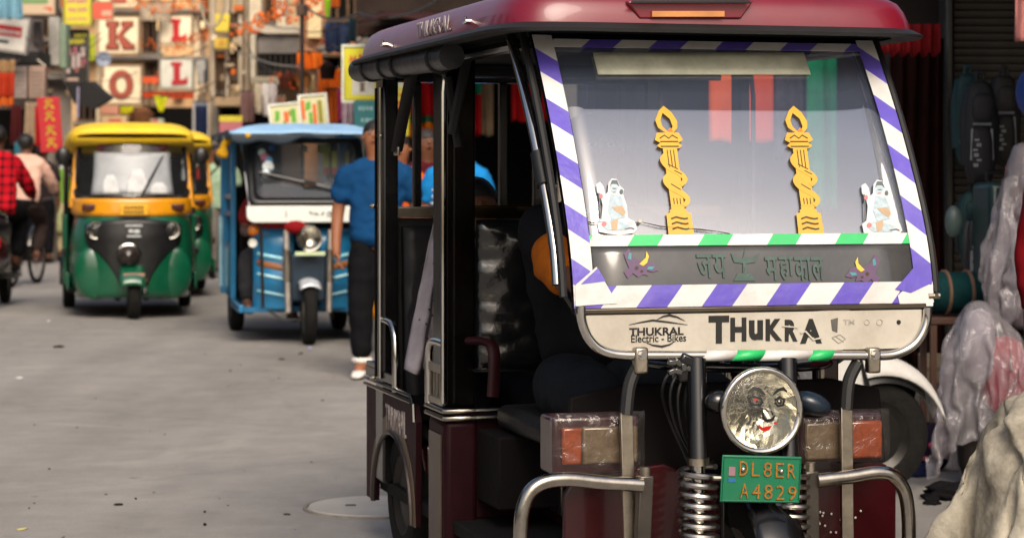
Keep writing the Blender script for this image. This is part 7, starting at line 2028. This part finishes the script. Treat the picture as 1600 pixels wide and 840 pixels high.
# ------------------------------------------------------------------ pole, cables, garlands
p = W(472, 273, 24)
po = thing('utility_pole', 'thin dark pole standing behind the blue rickshaw', 'pole', (p.x, p.y, 0))
MB().cyl((0,0,0),(0,0,4.2),.026,.022, n=12).build('shaft', pm('dark pole', '#241d1a', .6), po)
MB().box(-.06,.06,-.05,.05,3.0,3.12).build('junction_box', pm('rusty box', '#4a3426', .6), po, bevel=.01); MB().cyl((0,0,3.6),(.3,-.1,3.7),.012, n=6).build('bracket', steel, po)
def cable(label, pts, r, hexc, sag=0):
    q = [W(*a_) for a_ in pts]
    out = []
    for i in range(len(q)-1):
        for k in range(10):
            t = k/10; s_ = q[i].lerp(q[i+1], t); s_.z -= sag*4*t*(1-t); out.append(s_)
    out.append(q[-1])
    return tag(MB().tube(out, r, 6).build('overhead_cable', pm('cable ' + hexc, hexc, .5)), label, 'cable', 'overhead cables')
cable('black cable crossing down from the top left of the grey building', [(340,-10,38),(372,38,36),(440,60,33)], .016, '#2c2826', .02)
cable('pale cable running from the pillar to the pole', [(340,62,40),(400,92,32),(470,104,24)], .012, '#8a8073', .03)
cable('thin dark cable across the letter boards', [(100,78,44),(230,92,46),(330,70,42)], .010, '#2c2826', .1)
cable('thin dark cable below the letter boards', [(150,140,47),(250,150,46),(345,120,42)], .010, '#3a3430', .12)
cable('thin cable from the top edge to the left building', [(20,110,32),(70,96,36),(160,60,46)], .010, '#221e1c', .1)
cable('black cable from the dark shop to the pole top', [(475,8,24),(560,20,20),(700,-10,16)], .010, '#1a1716', .1)
tag(MB().tube([W(332 + 17*math.cos(a_), 8 + 34*math.sin(a_), 36) for a_ in [PI*(.05 + 1.0*k/18) for k in range(19)]], .022, 8).build('hose', pm('beige hose', '#9c8d76', .6)), 'beige hose loop hanging from the top of the grey building', 'hose')
for lab, pts in (('thin wire running from the left building to the K board', [(40,60,31),(110,70,38),(160,50,46)]), ('thin wire passing low over the umbrella shaped black awning', [(70,120,32),(130,126,38),(215,112,46)]),
    ('thin wire between the O board and the grey building', [(218,150,46),(270,146,42),(335,128,36)]), ('thin wire above the two L boards', [(230,14,46),(290,20,42),(350,4,37)]),
    ('thin wire sagging in front of the caged balcony', [(380,60,33),(425,112,31),(472,96,24)]), ('thin wire from the caged balcony to the dark shop', [(400,22,33),(460,44,28),(540,34,23)]),
    ('thin wire dropping beside the yellow paper notice', [(362,-10,36),(356,60,36),(350,150,36)]), ('thin wire crossing the peach wall', [(474,62,23.9),(520,70,23),(575,52,20)])):
    cable(lab, pts, .007, '#1f1b19', .08)
def garland(label, pts, n, hexc, r=.05, drop=.0):
    q = [W(*a_) for a_ in pts]; c_ = curve2(q, 12)
    o = thing('garland', label, 'garland', q[0]*1.0)
    MB().tube([v - q[0] for v in c_], .008, 5).build('string', pm('garland string', '#6b3a1c', .8), o)
    mb = MB(); rr_ = random.Random(len(label))
    for i in range(n):
        v = c_[int(i/(n-1)*(len(c_)-1))] - q[0] + Vector((rr_.uniform(-.07,.07), rr_.uniform(-.05,.05), rr_.uniform(-.12-drop,.04)))
        mb.ell(v, r*rr_.uniform(.45,.85), 7, 5, None, lambda u: 1+.3*noise.noise(u*4+v))
    tag(mb.build('flowers', pm('marigold ' + hexc, hexc, .85, var=.35, scale=14), o, smooth=180), kind='stuff')
garland('orange marigold garland rising across the grey building', [(276,72,44),(312,52,41),(345,44,38),(390,38,34),(410,24,32),(445,6,30)], 150, '#e2702e', .034, .05)
garland('orange garland hanging across the top of the pale building', [(205,-6,47),(240,6,46),(285,0,45),(330,8,42)], 100, '#e0742f', .036, .1)
garland('orange garland at the top beside the cream panel', [(430,0,30),(455,8,28),(480,-2,27),(500,-8,26)], 80, '#e8774a', .032, .12)
garland('sparse orange garland below the right L board', [(222,60,47),(250,66,46),(285,66,45),(300,58,45)], 50, '#d4662a', .03, .03)
garland('orange marigolds hanging by the brown goods', [(432,112,27),(440,120,26.6),(452,116,26.4),(462,124,26)], 30, '#c9521a', .022, .04)

# ------------------------------------------------------------------ manhole, litter
p = Vector((W(588, 795, 8.72).x, 8.72, 0)); zz = road_z(p.x, p.y)
mh = thing('manhole_cover', 'round grey concrete manhole cover beside the maroon rickshaw', 'manhole cover', (p.x, p.y, zz))
MB().lathe([(.001,.012),(.25,.012),(.262,.014),(.268,.006)], (0,0,0), (0,0,1), 40).build('lid', pm('pale concrete lid', '#a39f99', .8, var=.1, scale=4, bump=.3), mh, smooth=60)
MB().lathe([(.270,-.01),(.271,.010),(.284,.012),(.290,-.012)], (0,0,0), (0,0,1), 40).build('ring', pm('dusty iron ring', '#7a756d', .8, var=.3), mh, smooth=60)
for x in (-.1,.1): MB().box(x-.02,x+.02,-.006,.006,.0125,.017).build('lifting_bar', pm('dark iron ring', '#3a3633', .7), mh)
LIT = [(92,543,'dark fallen leaf clump on the road left of the autos','#1c1714',.05,.035,.018),(30,592,'white crumpled paper on the road at left','#c9c6c6',.035,.03,.008),(484,546,'pale blue scrap by the blue rickshaw front wheel','#9a9cc0',.035,.02,.02),
       (76,502,'small white scrap left of the green auto','#c9c6c2',.02,.02,.012),(185,790,'dark twig bits in the lower left of the road','#2a2420',.022,.012,.008),(35,828,'yellowish leaf at the bottom left corner','#a9a06a',.03,.012,.006),
       (320,823,'dark stone chip at the bottom of the road','#1e1a18',.008,.008,.008),(320,802,'dark chip above the stone chip','#1e1a18',.006,.006,.006),(440,562,'brown leaf in front of the blue rickshaw','#4a3426',.03,.015,.01),(470,553,'brown twig before the front wheel of the blue rickshaw','#3a2a20',.035,.012,.01),
       (504,625,'flat brown leaf right of the road middle','#5a463a',.022,.012,.005),(360,580,'dark leaf in the middle of the road','#3a2f28',.012,.008,.006),(77,734,'dark chip at the left of the road','#231e1b',.006,.006,.006),(120,668,'brown chip at the left of the road','#4a3b30',.008,.006,.005),(212,780,'brown twig right of the twig bits','#3a2f28',.012,.006,.006),(448,806,'crumbled grit left of the manhole','#3f372f',.02,.012,.006)]
for k, (px, py, lab, hx, rx, ry, rz_) in enumerate(LIT):
    Y = CAM_H*FPX/(py-HOR); x = (px-CX)*Y/FPX
    tag(MB().ell((x, Y, road_z(x, Y) + rz_*.4), (rx*.8, ry*.8, rz_*.7), 12, 7, Matrix.Rotation(k*.8, 4, 'Z'), lambda q, k=k: 1 + .5*noise.noise(q*2 + Vector((k,0,0)))).build('litter', pm('litter ' + hx, hx, .85, var=.3), smooth=180), lab, 'litter', 'litter on the road')
rr_ = random.Random(3); mb = MB()
for _ in range(120):
    Y = 6 + 18*rr_.random()**1.3; x = rr_.uniform(-.235, -.02)*Y + rr_.uniform(-.3,.3)
    s_ = rr_.uniform(.0015,.005); mb.ell((x, Y, road_z(x, Y) + s_*.4), (s_*rr_.uniform(.7,1.8), s_, s_*.7), 5, 4)
tag(mb.build('road_grit', pm('road grit', '#57504a', .9, var=.5, scale=40), smooth=0), kind='stuff')
